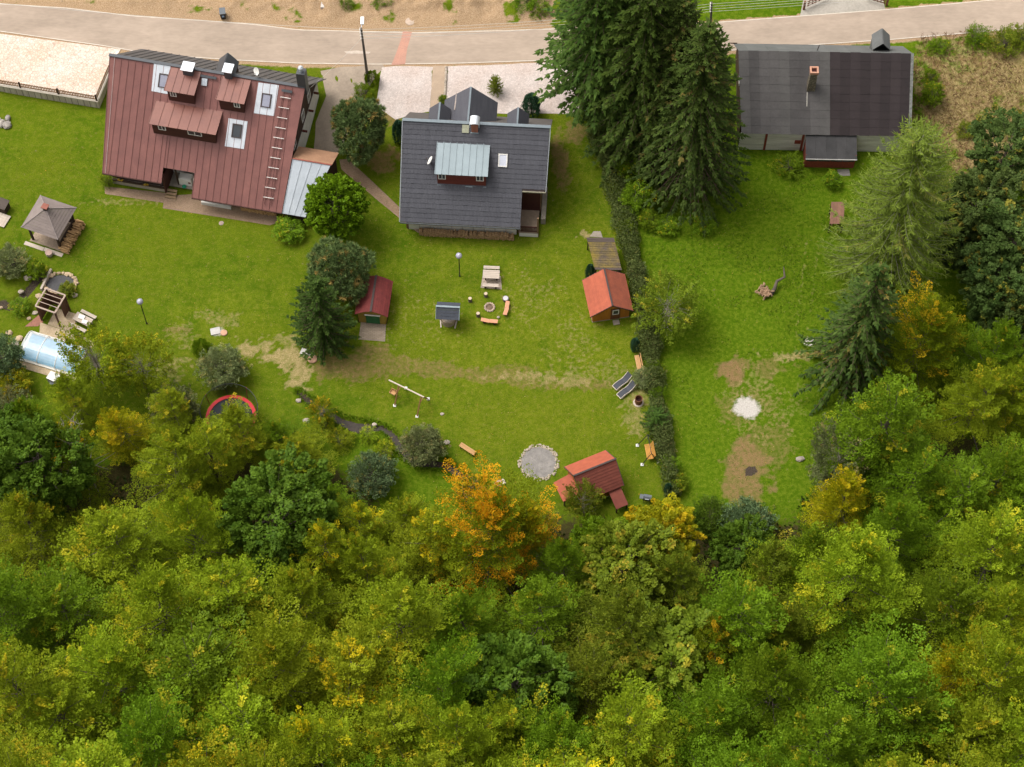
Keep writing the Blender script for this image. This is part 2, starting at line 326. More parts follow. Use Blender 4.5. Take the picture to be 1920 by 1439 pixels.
    g = col(math_('MULTIPLY', rng_(big, .42, .68), .75), g, (.140, .158, .010))
    g = col(math_('MULTIPLY', rng_(fin, .48, .66), .7), g, (.172, .170, .022))
    g = col(math_('MULTIPLY', sa.outputs[2], rng_(mid, .25, .6)), g, col(rng_(fin, .35, .65), (.120, .155, .006), (.215, .215, .022)))
    rg = col(rng_(fin, .40, .60), (.060, .120, .004), (.128, .184, .011))
    g = col(math_('MULTIPLY', sb.outputs[0], .75), g, rg)
    speck = rng_(mic, .36, .62)
    g = col(math_('MULTIPLY', speck, .6), g, (.038, .080, .003))
    def zone(g, fac, c1, c2, hard=0.5):
        # ragged edge: the zone takes hold where fine noise lets it
        k = math_('ADD', fac, math_('MULTIPLY', math_('SUBTRACT', fin, .5), .0))
        x_ = _n(t, 'ShaderNodeMath'); x_.operation = 'MULTIPLY_ADD'; L(fin, x_.inputs[0]); x_.inputs[1].default_value = 2.2; x_.inputs[2].default_value = -1.5
        y_ = _n(t, 'ShaderNodeMath'); y_.operation = 'MULTIPLY_ADD'; L(fac, y_.inputs[0]); y_.inputs[1].default_value = 1.5; L(x_.outputs[0], y_.inputs[2])
        f = rng_(y_.outputs[0], 0.0, hard)
        return col(f, g, col(rng_(mic, .35, .65), c1, c2))
    g = zone(g, sa.outputs[1], (.17, .105, .045), (.25, .16, .075), 1.2)
    g = zone(g, sa.outputs[0], (.21, .165, .055), (.38, .29, .145), 1.1)
    g = zone(g, sb.outputs[2], (.26, .165, .085), (.40, .28, .175), .8)
    g = zone(g, za.outputs['Alpha'], (.035, .035, .012), (.07, .055, .02), .5)
    g = zone(g, sb.outputs[1], (.04, .03, .022), (.085, .065, .05), .3)
    g = zone(g, zb.outputs['Alpha'], (.36, .32, .28), (.55, .51, .46), .9)
    hv = _n(t, 'ShaderNodeHueSaturation'); L(g, hv.inputs['Color'])
    v = _n(t, 'ShaderNodeMath'); v.operation = 'MULTIPLY_ADD'; L(noi(22, 2), v.inputs[0]); v.inputs[1].default_value = 1.3; v.inputs[2].default_value = .35; L(v.outputs[0], hv.inputs['Value'])
    L(hv.outputs[0], b.inputs['Base Color']); b.inputs['Roughness'].default_value = .95; b.inputs['Specular IOR Level'].default_value = .0
    bp = _n(t, 'ShaderNodeBump'); bp.inputs['Strength'].default_value = .8; bp.inputs['Distance'].default_value = .06; L(noi(9, 4), bp.inputs['Height']); L(bp.outputs[0], b.inputs['Normal'])
    me.materials.append(m); o = obj('ground', me)
    return struct(o, 'green lawns and meadow between the houses and the wood', 'ground')
make_ground()

def sheet(name, pxs, m, dz, label, cat, dens=1.2, parent=None, wob=0.0):
    """flat surface over the ground from an outline in pixels; edges subdivided and slightly uneven; follows the land"""
    pts = []
    for k in range(len(pxs)):
        a = at(*pxs[k]); b = at(*pxs[(k+1) % len(pxs)]); n = max(1, int((b-a).length/dens))
        for i in range(n):
            q = a.lerp(b, i/n); pts.append(Vector((q.x+wob*random.uniform(-1, 1), q.y+wob*random.uniform(-1, 1), 0)))
    import bmesh
    bm = bmesh.new(); c = sum(pts, Vector())/len(pts)
    vs = [bm.verts.new((p.x-c.x, p.y-c.y, 0)) for p in pts]; f = bm.faces.new(vs)
    bmesh.ops.triangulate(bm, faces=[f]); 
    for _ in range(2):
        es = [e for e in bm.edges if e.calc_length() > 1.6]
        if es: bmesh.ops.subdivide_edges(bm, edges=es, cuts=2); bmesh.ops.triangulate(bm, faces=bm.faces)
    for v in bm.verts: v.co.z = hgt(v.co.x+c.x, v.co.y+c.y)+dz
    for f in bm.faces:
        if f.normal.z < 0: f.normal_flip()
    me = bpy.data.meshes.new(name); bm.to_mesh(me); bm.free(); me.materials.append(m)
    o = obj(name, me, None, (c.x, c.y, 0)); return struct(o, label, cat)
asphalt = mat('asphalt', (.38, .295, .225), (.29, .225, .17), scale=.5, rough=.9, bump=.006, bscale=30, stretch=(.35, 1, 1), fine=.18)
def strip(name, e0, e1, m, dz, label, cat, n=140, x0=-190, x1=2110, k=5):
    mb = MB(); xs = np.linspace(x0, x1, n)
    rows = []
    for x in xs:
        a = at(x, e0(x)); b = at(x, e1(x)); row = []
        for j in range(k):
            q = a.lerp(b, j/(k-1)); row.append((q.x, q.y, hgt(q.x, q.y)+dz))
        rows.append(row)
    for i in range(n-1):
        for j in range(k-1): mb.add([rows[i][j], rows[i+1][j], rows[i+1][j+1], rows[i][j+1]], [(0, 1, 2, 3)])
    return struct(mb.build(name, m), label, cat)
strip('road', road_l, road_u, asphalt, .03, 'sandy grey asphalt road running past the three houses', 'road')
edge = mat('road_edge_paint', (.62, .55, .46), (.50, .42, .34), scale=2.5, fine=.3)
strip('edge_line', lambda x: road_u(x)+1.5, lambda x: road_u(x)+0.2, edge, .036, 'pale worn edge line along the far side of the road', 'line', k=2)
strip('edge_line', lambda x: road_l(x)-0.2, lambda x: road_l(x)-1.6, edge, .036, 'pale worn edge line along the house side of the road', 'line', k=2)
redpatch = mat('red_asphalt', (.46, .235, .165), (.38, .21, .155), scale=1.2, rough=.9, fine=.25)
sheet('road_patch', [(756,58),(772,60),(763,94),(761,121),(735,123),(744,100),(752,76)], redpatch, .038, 'reddish repaired trench strip across the road', 'patch', wob=.08)
worn = mat('road_filler', (.50, .42, .34), (.42, .34, .27), scale=2)
sheet('road_patch', [(646,97),(668,96),(695,98),(690,101),(650,101)], worn, .038, 'short pale filled crack in the road by the lamp pole', 'patch', wob=.05)
gravel = cellmat('pale_gravel', [(.64, .555, .505), (.50, .425, .38), (.90, .85, .82)], 7, (.36, .30, .26), jw=.05)
sheet('gravel_yard', [(717,126),(765,124.5),(812,125),(809,165),(806,209),(775,215),(742,225),(722,212),(704,199),(709,165)], gravel, .012, 'pale pinkish gravel yard beside the driveway', 'gravel', wob=.07)
sheet('gravel_yard', [(839,125),(930,122),(1023,118),(1110,113),(1122,160),(1112,205),(1060,214),(1018,214),(932,214),(850,216),(836,190)], gravel, .012, 'large pale pinkish gravel yard behind the grey roofed house', 'gravel', wob=.07)
concrete = mat('driveway_concrete', (.34, .27, .20), (.25, .195, .145), scale=.6, fine=.2, bump=.004)
sheet('driveway', [(600,134),(640,126),(716,122),(722,126),(708,140),(690,168),(660,230),(640,285),(612,292),(588,285),(592,230),(612,180)], concrete, .014, 'brown worn driveway sloping down beside the red roofed house', 'driveway', wob=.06)
sheet('path', [(812,124),(838,124),(834,165),(826,205),(806,209),(809,160)], mat('path_sandstone', (.42, .31, .215), (.34, .25, .175), scale=1.2, fine=.2), .016, 'tan paved path between the two gravel yards', 'path')
pave = cellmat('brown_pavers', [(.36, .25, .165), (.28, .19, .125), (.85, .82, .8)], 4.2, (.14, .10, .07), brick=(.5, .25), jw=.018)
sheet('garden_path', [(636,300),(652,299),(700,342),(752,392),(790,424),(806,437),(784,437),(744,406),(690,361),(640,318)], pave, .014, 'narrow brick paved path running to the grey roofed house', 'path', wob=.02)
sheet('patio', [(196,350),(197,364),(308,381),(316,372),(310,362)], pave, .014, 'brick paved strip below the flower boxes of the red roofed house', 'patio')
sheet('patio', [(309,368),(305,391),(420,409),(506,423),(530,414),(520,405),(372,364)], pave, .017, 'brick paved strip before the porch and woodstack of the red roofed house', 'patio')
sheet('patio', [(974,394),(1004,394),(1003,421),(976,418)], pave, .014, 'small brick paved square beside the balcony of the grey roofed house', 'patio')
sheet('lane', [(1500,31),(1660,19),(1652,-20),(1510,-20)], mat('lane_concrete', (.36, .32, .27), (.29, .26, .215), scale=.6, fine=.25), .02, 'concrete lane joining the road by the gate', 'lane')
# stream water
mb = MB()
for i in range(2, 12):
    a, b = SP[i], SP[i+1]; d = Vector((b.x-a.x, b.y-a.y, 0)).normalized(); n = Vector((-d.y, d.x, 0))
    d0 = Vector((SP[i].x-SP[i-1].x, SP[i].y-SP[i-1].y, 0)).normalized(); n0 = Vector((-(d+d0).y, (d+d0).x, 0)).normalized()
    d1 = Vector((SP[i+2].x-b.x, SP[i+2].y-b.y, 0)).normalized(); n1 = Vector((-(d+d1).y, (d+d1).x, 0)).normalized()
    mb.add([a-n0*SW[i]*.8+Vector((0, 0, -.27)), b-n1*SW[i+1]*.8+Vector((0, 0, -.27)), b+n1*SW[i+1]*.8+Vector((0, 0, -.27)), a+n0*SW[i]*.8+Vector((0, 0, -.27))], [(0, 1, 2, 3)])
wm = mat('stream_water', (.060, .045, .035), (.034, .027, .022), scale=3, rough=.35, bump=.01, bscale=6, spec=.15)
struct(mb.build('stream', wm), 'shallow dark brook winding along the bottom of the lawn', 'stream')

# raised paved terrace with retaining wall and picket fence, west end
terr = cellmat('cream_pavers', [(.70, .61, .52), (.58, .47, .38), (.97, .84, .76)], 3.6, (.40, .32, .26), jw=.10)
tp = [P(-160, 45, 1.06), P(7, 64.5, 1.06), P(226, 92.5, 1.06), P(207, 130, 1.06), P(182, 188, 1.06), P(0, 158, 1.06), P(-160, 132, 1.06)]
mb = MB(); mb.prism([(p.x, p.y) for p in tp], .2, 1.06)
struct(mb.build('paved_terrace', terr), 'raised terrace of cream natural stone paving by the road', 'terrace')
wallm = cellmat('retaining_blocks', [(.46, .41, .33), (.38, .33, .26), (.8, .78, .75)], 2.0, (.22, .19, .15), brick=(.6, .25), jw=.02)
w1, w2, w3 = P(-160, 133, 1.06), P(181.5, 189, 1.06), P(206, 131, 1.06)
t = thing('retaining_wall', 'low pale block wall holding up the cream paved terrace', 'wall', (w2.x, w2.y, 0))
def wl(p): return Vector((p.x-w2.x, p.y-w2.y, 0))
def wallbeam(a, b, w, z0, z1): return MB().obox((wl(a)+wl(b))/2+Vector((0, 0, (z0+z1)/2)), (wl(b)-wl(a))/2, Vector((-(b-a).y, (b-a).x, 0)).normalized()*w/2, (0, 0, (z1-z0)/2))
wallbeam(w1, w2+(w2-w1).normalized()*.15, .3, -.2, 1.02).build('wall_front', wallm, t); wallbeam(w2+(w3-w2).normalized()*.16, w3, .3, -.2, 1.02).build('wall_side', wallm, t)
cap = mat('coping_stone', (.55, .49, .40), (.47, .41, .33), scale=2)
wallbeam(w1, w2+(w2-w1).normalized()*.18, .36, 1.022, 1.10).build('coping', cap, t); wallbeam(w2+(w3-w2).normalized()*.19, w3, .36, 1.022, 1.10).build('coping', cap, t)
f = thing('picket_fence', 'low brown picket fence with dark posts on the terrace wall', 'fence', (w2.x, w2.y, 1.10))
pick = mat('picket_wood', (.24, .115, .04), (.16, .08, .03), scale=4, rnd=.2); dk = mat('dark_timber', (.055, .032, .02), (.035, .02, .013), scale=5)
pm = MB().box(-.045, .045, -.012, .012, .08, .78).mesh('picket', pick); pom = MB().box(-.07, .07, -.07, .07, 0, .85).add([(-.09,-.09,.85),(.09,-.09,.85),(.09,.09,.85),(-.09,.09,.85),(0,0,.95)], [(0,1,4),(1,2,4),(2,3,4),(3,0,4),(3,2,1,0)]).mesh('post', dk)
cnt = 0
for a, b, st in ((P(-40, 152, 1.06), w2, 0), (w2, w3, 1)):
    d = (b-a); n = int(d.length/.17); ang = math.atan2(d.y, d.x)
    for i in range(n):
        q = wl(a+d*(i+.5)/n); obj('picket', pm, f, q, ang)
    for i in range(st, int(d.length/4.0)+1): obj('post', pom, f, wl(b-d.normalized()*min(4.0*i+(.0 if not st else 0), d.length-.1)), ang)
    for z in (.2, .62):
        MB().beam(wl(a)+Vector((0, 0, z)), wl(b)+Vector((0, 0, z)), .04, .07).build('rail', pick, f)

# ================================================================ HOUSES
class Frame:
    """local axes of a gabled building: u along the ridge, v towards the road, roof plane in front falls towards -v"""
    def __init__(s, x, y, a, zr, rf, ze):
        s.o = Vector((x, y, 0)); s.a = a; s.c, s.s = math.cos(a), math.sin(a); s.zr = zr; s.rf = rf; s.ze = ze; s.k = (zr-ze)/rf
        s.n = Vector((0, -s.k, 1)).normalized()              # front slope normal, local
        s.d = Vector((0, -1, -s.k)).normalized()             # down the front slope
    def loc(s, p): q = p-s.o; return Vector((q.x*s.c+q.y*s.s, -q.x*s.s+q.y*s.c, q.z))
    def ldir(s, p): return Vector((p.x*s.c+p.y*s.s, -p.x*s.s+p.y*s.c, p.z))
    def rp(s, px, py, up=0.0):                               # pixel -> point on the front slope (raised by up)
        c = s.loc(CAM); r = s.ldir(ray(px, py)); t = (s.zr+up+s.k*c.y-c.z)/(r.z-s.k*r.y); return c+r*t
    def zp(s, px, py, z):                                    # pixel -> point at height z, local
        return s.loc(P(px, py, z))
    def z(s, v): return s.zr+s.k*v
    def p(s, u, v, up=0.0): return Vector((u, v, s.zr+s.k*v+up))
def seam_panel(mb, a, b, c, d, th=.04, rib=.05):
    """standing-seam sheet a-b (top) d-c (bottom) with a raised seam along the left edge"""
    a, b, c, d = map(Vector, (a, b, c, d)); mb.slab([d, c, b, a], th); n = (c-d).cross(b-d).normalized()
    w = (b-a).normalized()*.04; mb.slab([d+n*rib, d+w+n*rib, a+w+n*rib, a+n*rib], rib*.95); return mb
def window(parent, c, right, upv, w, h, fm, gm, fw=.08, depth=.06, mull=0, name='window'):
    c, right, upv = map(Vector, (c, right, upv)); right.normalize(); upv.normalize(); n = right.cross(upv)
    mb = MB()
    for s in (-1, 1):
        mb.obox(c+right*s*(w/2-fw/2), right*fw/2, upv*h/2, n*depth); mb.obox(c+upv*s*(h/2-fw/2), right*(w/2-fw), upv*fw/2, n*depth*.97)
    for i in range(mull): mb.obox(c+right*(w*((i+1)/(mull+1)-.5)), right*.03, upv*(h/2-fw), n*depth*.9)
    o = mb.build(name, fm, parent); MB().obox(c, right*(w/2-fw*.6), upv*(h/2-fw*.6), n*depth*.35).build('pane', gm, o); return o
def skylight(parent, f, corners, pane, fm, flm, gm):
    """flashing sheet on the slope, dark frame, glass: corners TL, TR, BR, BL in pixels; pane = centre px and size in metres"""
    q = [f.rp(*c)+f.n*.045 for c in corners]; cc = f.rp(*pane[:2]); w, h = pane[2:]
    u = Vector((1, 0, 0)); d = f.d
    o = MB().slab([q[3], q[2], q[1], q[0]], .02).build('roof_window', flm, parent)
    mb = MB(); c2 = cc+f.n*.11
    for s in (-1, 1): mb.obox(c2+u*s*(w/2-.05), u*.05, d*h/2, f.n*.07); mb.obox(c2+d*s*(h/2-.05), u*(w/2-.1), d*.05, f.n*.068)
    mb.build('frame', fm, o); MB().obox(c2, u*(w/2-.07), d*(h/2-.07), f.n*.02).build('pane', gm, o); return o
def shed_dormer(parent, f, bl, br, tl, tr, wl, wr, h, npan, roofm, wallm_, wins, fm, gm, oh=.28, apron=None):
    """dormer: front wall stands on the slope at pixels wl-wr; its roof runs back to meet the slope at tl-tr"""
    a, b = f.rp(*wl), f.rp(*wr); vw = (a.y+b.y)/2; u0, u1 = a.x, b.x; zw = f.z(vw); vt = (f.rp(*tl).y+f.rp(*tr).y)/2; zt = f.z(vt)
    rt = MB(); eu0, eu1 = u0-.22, u1+.22; ve = vw-oh
    slope = (zt-(zw+h))/(vt-vw); zE = zw+h-slope*oh
    d = MB()
    d.box(u0, u1, vw-.04, vw+.04, zw-.3, zw+h-.03)
    for uu in (u0+.04, u1-.04):                               # cheeks
        d.add([(uu-.04, vw+.04, zw-.3), (uu+.04, vw+.04, zw-.3), (uu+.04, vt, zt-.12), (uu-.04, vt, zt-.12), (uu-.04, vw+.04, zw+h-.03), (uu+.04, vw+.04, zw+h-.03)], [(0, 4, 3), (1, 2, 5), (0, 1, 5, 4), (4, 5, 2, 3), (0, 3, 2, 1)])
    do = d.build('dormer', wallm_, parent)
    for i in range(npan):
        x0 = eu0+(eu1-eu0)*i/npan; x1 = eu0+(eu1-eu0)*(i+1)/npan-.004
        seam_panel(MB(), (x0, vt+.12, zt+.05+slope*.12), (x1, vt+.12, zt+.05+slope*.12), (x1, ve, zE+.05), (x0, ve, zE+.05)).build('roof_panel', roofm, do)
    for cx, w, hh in wins:
        window(do, (u0+(u1-u0)*cx, vw-.07, zw+h-.12-hh/2-.1), (1, 0, 0), (0, 0, 1), w, hh, fm, gm, fw=.07, depth=.035, mull=1)
    if apron: MB().slab([f.p(u0-.05, vw-.42, .05), f.p(u1+.05, vw-.42, .05), f.p(u1+.05, vw-.05, .05), f.p(u0-.05, vw-.05, .05)], .02).build('flashing', apron, do)
    return do
def board_wall(parent, name, m, u0, u1, v, z0, z1, h=.22, th=.05, face=-1, base=None):
    """horizontal boards as real courses"""
    n = max(1, int((z1-z0)/h)); 
    for i in range(n):
        za = z0+(z1-z0)*i/n; zb = z0+(z1-z0)*(i+1)/n-.015
        MB().box(u0, u1, v-th/2-(.004 if i % 2 else 0), v+th/2, za, zb).build(name, m, parent)
red_metal = mat('red_sheet_metal', (.215, .086, .070), (.165, .064, .054), scale=.8, rough=.5, fine=.16, rnd=.07, spec=.4, bump=.004, bscale=2)
red_metal2 = mat('dormer_sheet_metal', (.225, .088, .062), (.18, .070, .052), scale=.6, rough=.5, fine=.14, rnd=.05, spec=.4)
dark_metal = mat('graphite_metal', (.062, .066, .072), (.048, .052, .058), scale=.8, rough=.45, fine=.1, rnd=.05, spec=.45)
silver = mat('galvanised', (.50, .53, .56), (.42, .45, .48), scale=.7, rough=.45, fine=.1, rnd=.04, metallic=.35, spec=.5)
bright = mat('aluminium', (.72, .74, .76), (.60, .62, .64), scale=1.5, rough=.3, fine=.1, metallic=.6, spec=.5)
siding = mat('brown_siding', (.075, .024, .016), (.05, .017, .012), scale=3, stretch=(.2, 1, 2), fine=.3)
glass = mat('window_glass', (.32, .32, .38), (.24, .24, .30), scale=.8, rough=.12, fine=.05, spec=.6)
glass_dark = mat('window_glass_dark', (.05, .055, .06), (.03, .035, .04), scale=.8, rough=.1, fine=.05, spec=.6)
white = mat('white_paint', (.72, .69, .64), (.62, .59, .54), scale=2, fine=.12)
plaster = mat('white_plaster', (.66, .63, .58), (.56, .53, .48), scale=1.2, fine=.15)
frame_dk = mat('frame_dark', (.07, .05, .045), (.05, .038, .035), scale=4)
logm = mat('firewood', (.42, .27, .14), (.20, .12, .06), scale=7, fine=.45, rnd=.1)
logm2 = mat('firewood_bright', (.55, .34, .15), (.33, .19, .085), scale=6, fine=.4)
rust = mat('rusty_sheet', (.36, .20, .115), (.27, .145, .085), scale=.9, rough=.8, fine=.25)
def firewood(name, a, b, w, h, label, m, parent_loc, axis='end', n=None, seed=1, rag=.12):
    """stack of split logs from a to b (world points); logs are one mass, the bearers a part"""
    g = random.Random(seed); a, b = Vector(a), Vector(b); L_ = (b-a).length; ang = math.atan2((b-a).y, (b-a).x)
    t = thing(name, label, 'firewood', a, ang); mb = MB(); r = .075; z = .08
    rows = int(h/(r*1.75))
    for i in range(rows):
        x = r
        while x < L_-r:
            rr = r*g.uniform(.75, 1.2); q = x+g.uniform(-.02, .02); dy = g.uniform(-rag, rag)*.5
            if not (i >= rows-2 and g.random() < .3):
                z_ = .1+i*r*1.75+g.uniform(-.02, .02)
                mb.tube([(q, -w/2+dy, z_), (q+g.uniform(-.03, .03), w/2+dy, z_+g.uniform(-.02, .02))], rr, 5)
            x += rr*1.9
    stuff(mb.build('logs', m, t)); MB().box(0, L_, -w*.35, -w*.25, 0, .03).box(0, L_, w*.25, w*.35, 0, .03).build('bearer', dk, t); return t

# ---------------------------------------------------------------- house with the red sheet-metal roof
RH = Frame(-29.38, 28.95, -.198, 9.7, 8.9, 2.4)
rh = thing('house', 'large chalet with brown red sheet metal roof and several dormers', 'house', RH.o, RH.a)
f = RH
UL = lambda v: -9.70+.62*min(1.1, -v/8.9); UR = lambda v: 9.76-.62*min(1.1, -v/8.9)
n1_, n2_ = f.rp(306, 315), f.rp(365, 324); uN0, uN1 = n1_.x, n2_.x; vN = (n1_.y+n2_.y)/2; vL = f.rp(193, 325).y; vR = (f.rp(360.5, 369.5).y+f.rp(527.5, 401).y)/2
N = 26; us = [-9.2+18.4*i/N for i in range(N+1)]
us = sorted([u for u in us if abs(u-uN0) > .25 and abs(u-uN1) > .25]+[uN0, uN1]); us[0] = None; us[-1] = None
for i in range(len(us)-1):
    a, b = us[i], us[i+1]; mid_ = ((-9.4 if a is None else a)+(9.4 if b is None else b))/2
    vb = vL if mid_ < uN0 else (vN if mid_ < uN1 else vR)
    a0, a1 = (UL(0), UL(vb)) if a is None else (a, a); b0, b1 = (UR(0), UR(vb)) if b is None else (b-.006, b-.006)
    seam_panel(MB(), f.p(a0, 0), f.p(b0, 0), f.p(b1, vb), f.p(a1, vb)).build('roof_panel', red_metal, rh)
# back slope of graphite sheets
zb, rb = 2.6, 6.4; kb = (f.zr-zb)/rb
for i in range(24):
    a, b = -9.5+19.2*i/24, -9.5+19.2*(i+1)/24-.006
    seam_panel(MB(), (b, .02, f.zr), (a, .02, f.zr), (a, rb, zb), (b, rb, zb)).build('back_roof_panel', dark_metal, rh)
MB().obox((0, 0, f.zr+.05), (9.75, 0, 0), (0, .16, 0), (0, 0, .03)).build('ridge_cap', dark_metal, rh)
# walls under the roof
brown = mat('dark_brown_boards', (.060, .030, .020), (.040, .020, .014), scale=2, stretch=(1, 1, .25), fine=.3)
mb = MB(); mb.add([(9.0, -7.9, 3.0), (9.0, 0, 9.45), (9.0, 5.6, 3.3), (8.8, -7.9, 3.0), (8.8, 0, 9.45), (8.8, 5.6, 3.3)], [(0, 2, 1), (3, 4, 5), (0, 1, 4, 3), (1, 2, 5, 4), (2, 0, 3, 5)]); mb.build('gable_wall', brown, rh)
mb = MB(); mb.box(8.82, 8.98, -7.9, 5.6, -.2, 2.99); mb.build('end_wall', plaster, rh)
mb = MB(); mb.add([(-8.8, -7.9, 3.0), (-8.8, 0, 9.45), (-8.8, 5.6, 3.3), (-8.6, -7.9, 3.0), (-8.6, 0, 9.45), (-8.6, 5.6, 3.3)], [(0, 1, 2), (3, 5, 4), (0, 3, 4, 1), (1, 4, 5, 2), (2, 5, 3, 0)]); mb.build('gable_wall', brown, rh)
MB().box(-8.78, -8.62, -7.9, 5.6, -.2, 2.99).build('end_wall', plaster, rh)
MB().box(-8.6, 8.8, 5.5, 5.7, -.2, 3.0).build('back_wall', plaster, rh)
for z0, v0, u_ in [(4.6, -3.2, 9.03), (4.6, .2, 9.03), (4.6, 2.6, 9.03)]: window(rh, (u_, v0, z0), (0, 1, 0), (0, 0, 1), .9, 1.25, white, glass_dark, depth=.04, mull=1)
for v0 in (-5.5, -3.0, -.5, 2.0, 4.2): MB().box(9.0, 9.5, v0-.09, v0+.09, 2.95, 3.12).build('beam_end', mat('beam_red', (.12, .03, .02)), rh)
# glazed veranda wall under the left eave, set back, on a stone plinth
vW = vL+.75
MB().box(-8.5, uN0, vW, vW+.15, .75, f.z(vW)-.1).build('veranda_wall', siding, rh); MB().box(-8.6, uN0+.05, vW-.2, vW+.2, -.1, .75).build('plinth', mat('plinth_stone', (.38, .32, .25), (.27, .23, .18), scale=2, fine=.3), rh)
for i in range(6):
    u = -7.8+i*(uN0+7.8-.5)/5.4
    if u < uN0-.6: window(rh, (u+.4, vW-.02, 1.45), (1, 0, 0), (0, 0, 1), 1.0, 1.0, frame_dk, glass_dark, depth=.05, mull=1)
MB().box(-8.5, uN0-.05, vW-.34, vW-.2, .72, .95).build('planter', dk, rh)
flower = mat('flowers_orange', (.55, .28, .02), (.30, .26, .03), scale=9, fine=.5)
for u in (-7.6, -5.0, -2.4, -1.9):
    b_ = MB()
    for k in range(14): b_.rock((u+random.uniform(-.25, .25), vW-.3+random.uniform(-.12, .1), 1.03+random.uniform(-.05, .12)), (.07, .07, .07), k, n=5, m=3)
    if u < uN0-.3: b_.build('flowers', flower, rh)
# recess in the notch: porch floor, white wall, tank
MB().box(uN0, uN1, vN+.1, vN+1.9, .12, .25).build('porch_floor', mat('porch_slab', (.30, .26, .21), (.22, .19, .15), scale=2), rh)
MB().box(uN0+.02, uN1-.02, vN+1.7, vN+1.86, .25, f.z(vN+1.7)-.3).build('porch_wall', plaster, rh)
MB().box(uN0-.02, uN0+.1, vL+.3, vN+1.7, .2, f.z(vL+.3)-.15).build('porch_cheek', siding, rh)
MB().box(uN1-.1, uN1+.02, vR+1.4, vN+1.7, .0, f.z(vR+1.4)-.2).build('porch_cheek', plaster, rh)
MB().beam((uN0+1.0, vN+.4, .2), (uN0+1.0, vN+.4, f.z(vN+.4)-.15), .14).build('post', dk, rh)
# front wall below the long right slope
MB().box(uN1+.2, 8.8, vR+1.3, vR+1.5, -.1, f.z(vR+1.3)-.1).build('front_wall', plaster, rh)
MB().beam((UL(vL), vL-.04, f.z(vL)-.06), (uN0, vL-.04, f.z(vL)-.06), .1, .1).build('gutter', mat('gutter_brown', (.07, .028, .022)), rh)
MB().beam((uN1, vR-.04, f.z(vR)-.06), (UR(vR), vR-.04, f.z(vR)-.06), .1, .1).build('gutter', mat('gutter_brown', (.07, .028, .022)), rh)
# dormers
shed_dormer(rh, f, (307,169), (365,179), (321,125), (376,135), (317.5,187.5), (366,195), 1.75, 4, red_metal2, siding, [(.22, .6, .75)], white, glass_dark)
shed_dormer(rh, f, (406,187), (459,197), (417,142), (470,151), (413.7,204.5), (459,211), 1.75, 4, red_metal2, siding, [(.74, .6, .75)], white, glass_dark)
shed_dormer(rh, f, (281,231), (404,253), (296,192), (416,210), (288.7,248.7), (406,269), 1.75, 7, red_metal2, siding, [(.16, .75, .7), (.68, 1.4, .7)], white, glass_dark)
# roof windows with wide bright flashing
skylight(rh, f, [(289,119), (320,124), (315,177), (284,171)], (307, 152, .95, 1.35), frame_dk, bright, glass)
skylight(rh, f, [(485,155), (523,160), (514,218), (476,212.5)], (499.5, 189, .95, 1.35), frame_dk, bright, glass)
skylight(rh, f, [(429,222), (464.5,228), (457.5,280), (421.5,274.5)], (444.5, 246, .95, 1.35), frame_dk, bright, glass_dark)
# chimneys with sheet caps
for px, py, w in ((355, 141, .95), (430, 144, .72)):
    q = f.rp(px, py); c_ = MB().box(q.x-w/2, q.x+w/2, q.y-.3, q.y+.5, q.z-.6, q.z+1.15).build('chimney', dark_metal, rh)
    MB().box(q.x-w/2-.12, q.x+w/2+.12, q.y-.48, q.y+.62, q.z+1.2, q.z+1.27).build('cap', bright, c_)
q = f.rp(566, 168); c_ = MB().box(q.x-.42, q.x+.42, q.y+.1, q.y+.9, q.z-.8, q.z+2.2).build('chimney', dark_metal, rh)
MB().lathe((q.x, q.y+.5, q.z+2.2), [(.14, 0), (.14, .5), (.26, .52), (.26, .6), (.1, .75)], 10).build('vent_pipe', bright, c_)
# small gabled dormer on the back slope
ub = f.rp(415, 128).x
mb = MB(); w_ = .95; zt_ = f.zr-.15
for s in (-1, 1):
    mb2 = MB(); pts = [(ub+s*w_, 2.6, zt_-1.2), (ub, 2.6, zt_), (ub, .2, zt_), (ub+s*w_, 1.2, zt_-1.2)]
    mb2.slab(pts if s < 0 else pts[::-1], .06); mb2.build('back_dormer_roof', dark_metal, rh)
MB().add([(ub-.8, 2.5, zt_-2.6), (ub+.8, 2.5, zt_-2.6), (ub+.8, 2.5, zt_-1.15), (ub, 2.5, zt_-.1), (ub-.8, 2.5, zt_-1.15), (ub-.8, 1.0, zt_-1.2), (ub+.8, 1.0, zt_-1.2)], [(0, 1, 2, 3, 4), (0, 4, 5), (1, 6, 2)]).build('back_dormer_wall', brown, rh)
# ladder of steps up to the ridge, snow guards, vent
lad = None; p0, p1 = f.rp(537, 178), f.rp(502, 384); rail = mat('ladder_rail', (.13, .055, .048)); rung = mat('ladder_rung', (.62, .56, .52))
mb = MB()
for s in (-1, 1): mb.beam(p0+Vector((s*.32, 0, 0))+f.n*.12, p1+Vector((s*.32, 0, 0))+f.n*.12, .05, .04)
lad = mb.build('roof_ladder', rail, rh)
for i in range(11):
    q = p0.lerp(p1, (i+.3)/11)+f.n*.17; MB().beam(q+Vector((-.52, 0, 0)), q+Vector((.52, 0, 0)), .07, .05).build('rung', rung, lad)
for px, py, w in ((392, 144.5, 1.6), (539, 171, 1.05)):
    q = f.rp(px, py)+f.n*.2; MB().obox(q, (w/2, 0, 0), f.d*.12, f.n*.05).build('roof_step', dark_metal, rh)
q = f.rp(384, 154); MB().obox(q+f.n*.12, (.27, 0, 0), f.d*.35, f.n*.06).build('roof_hatch', silver, rh)
for px, py in ((300, 114), (318, 111)): pass
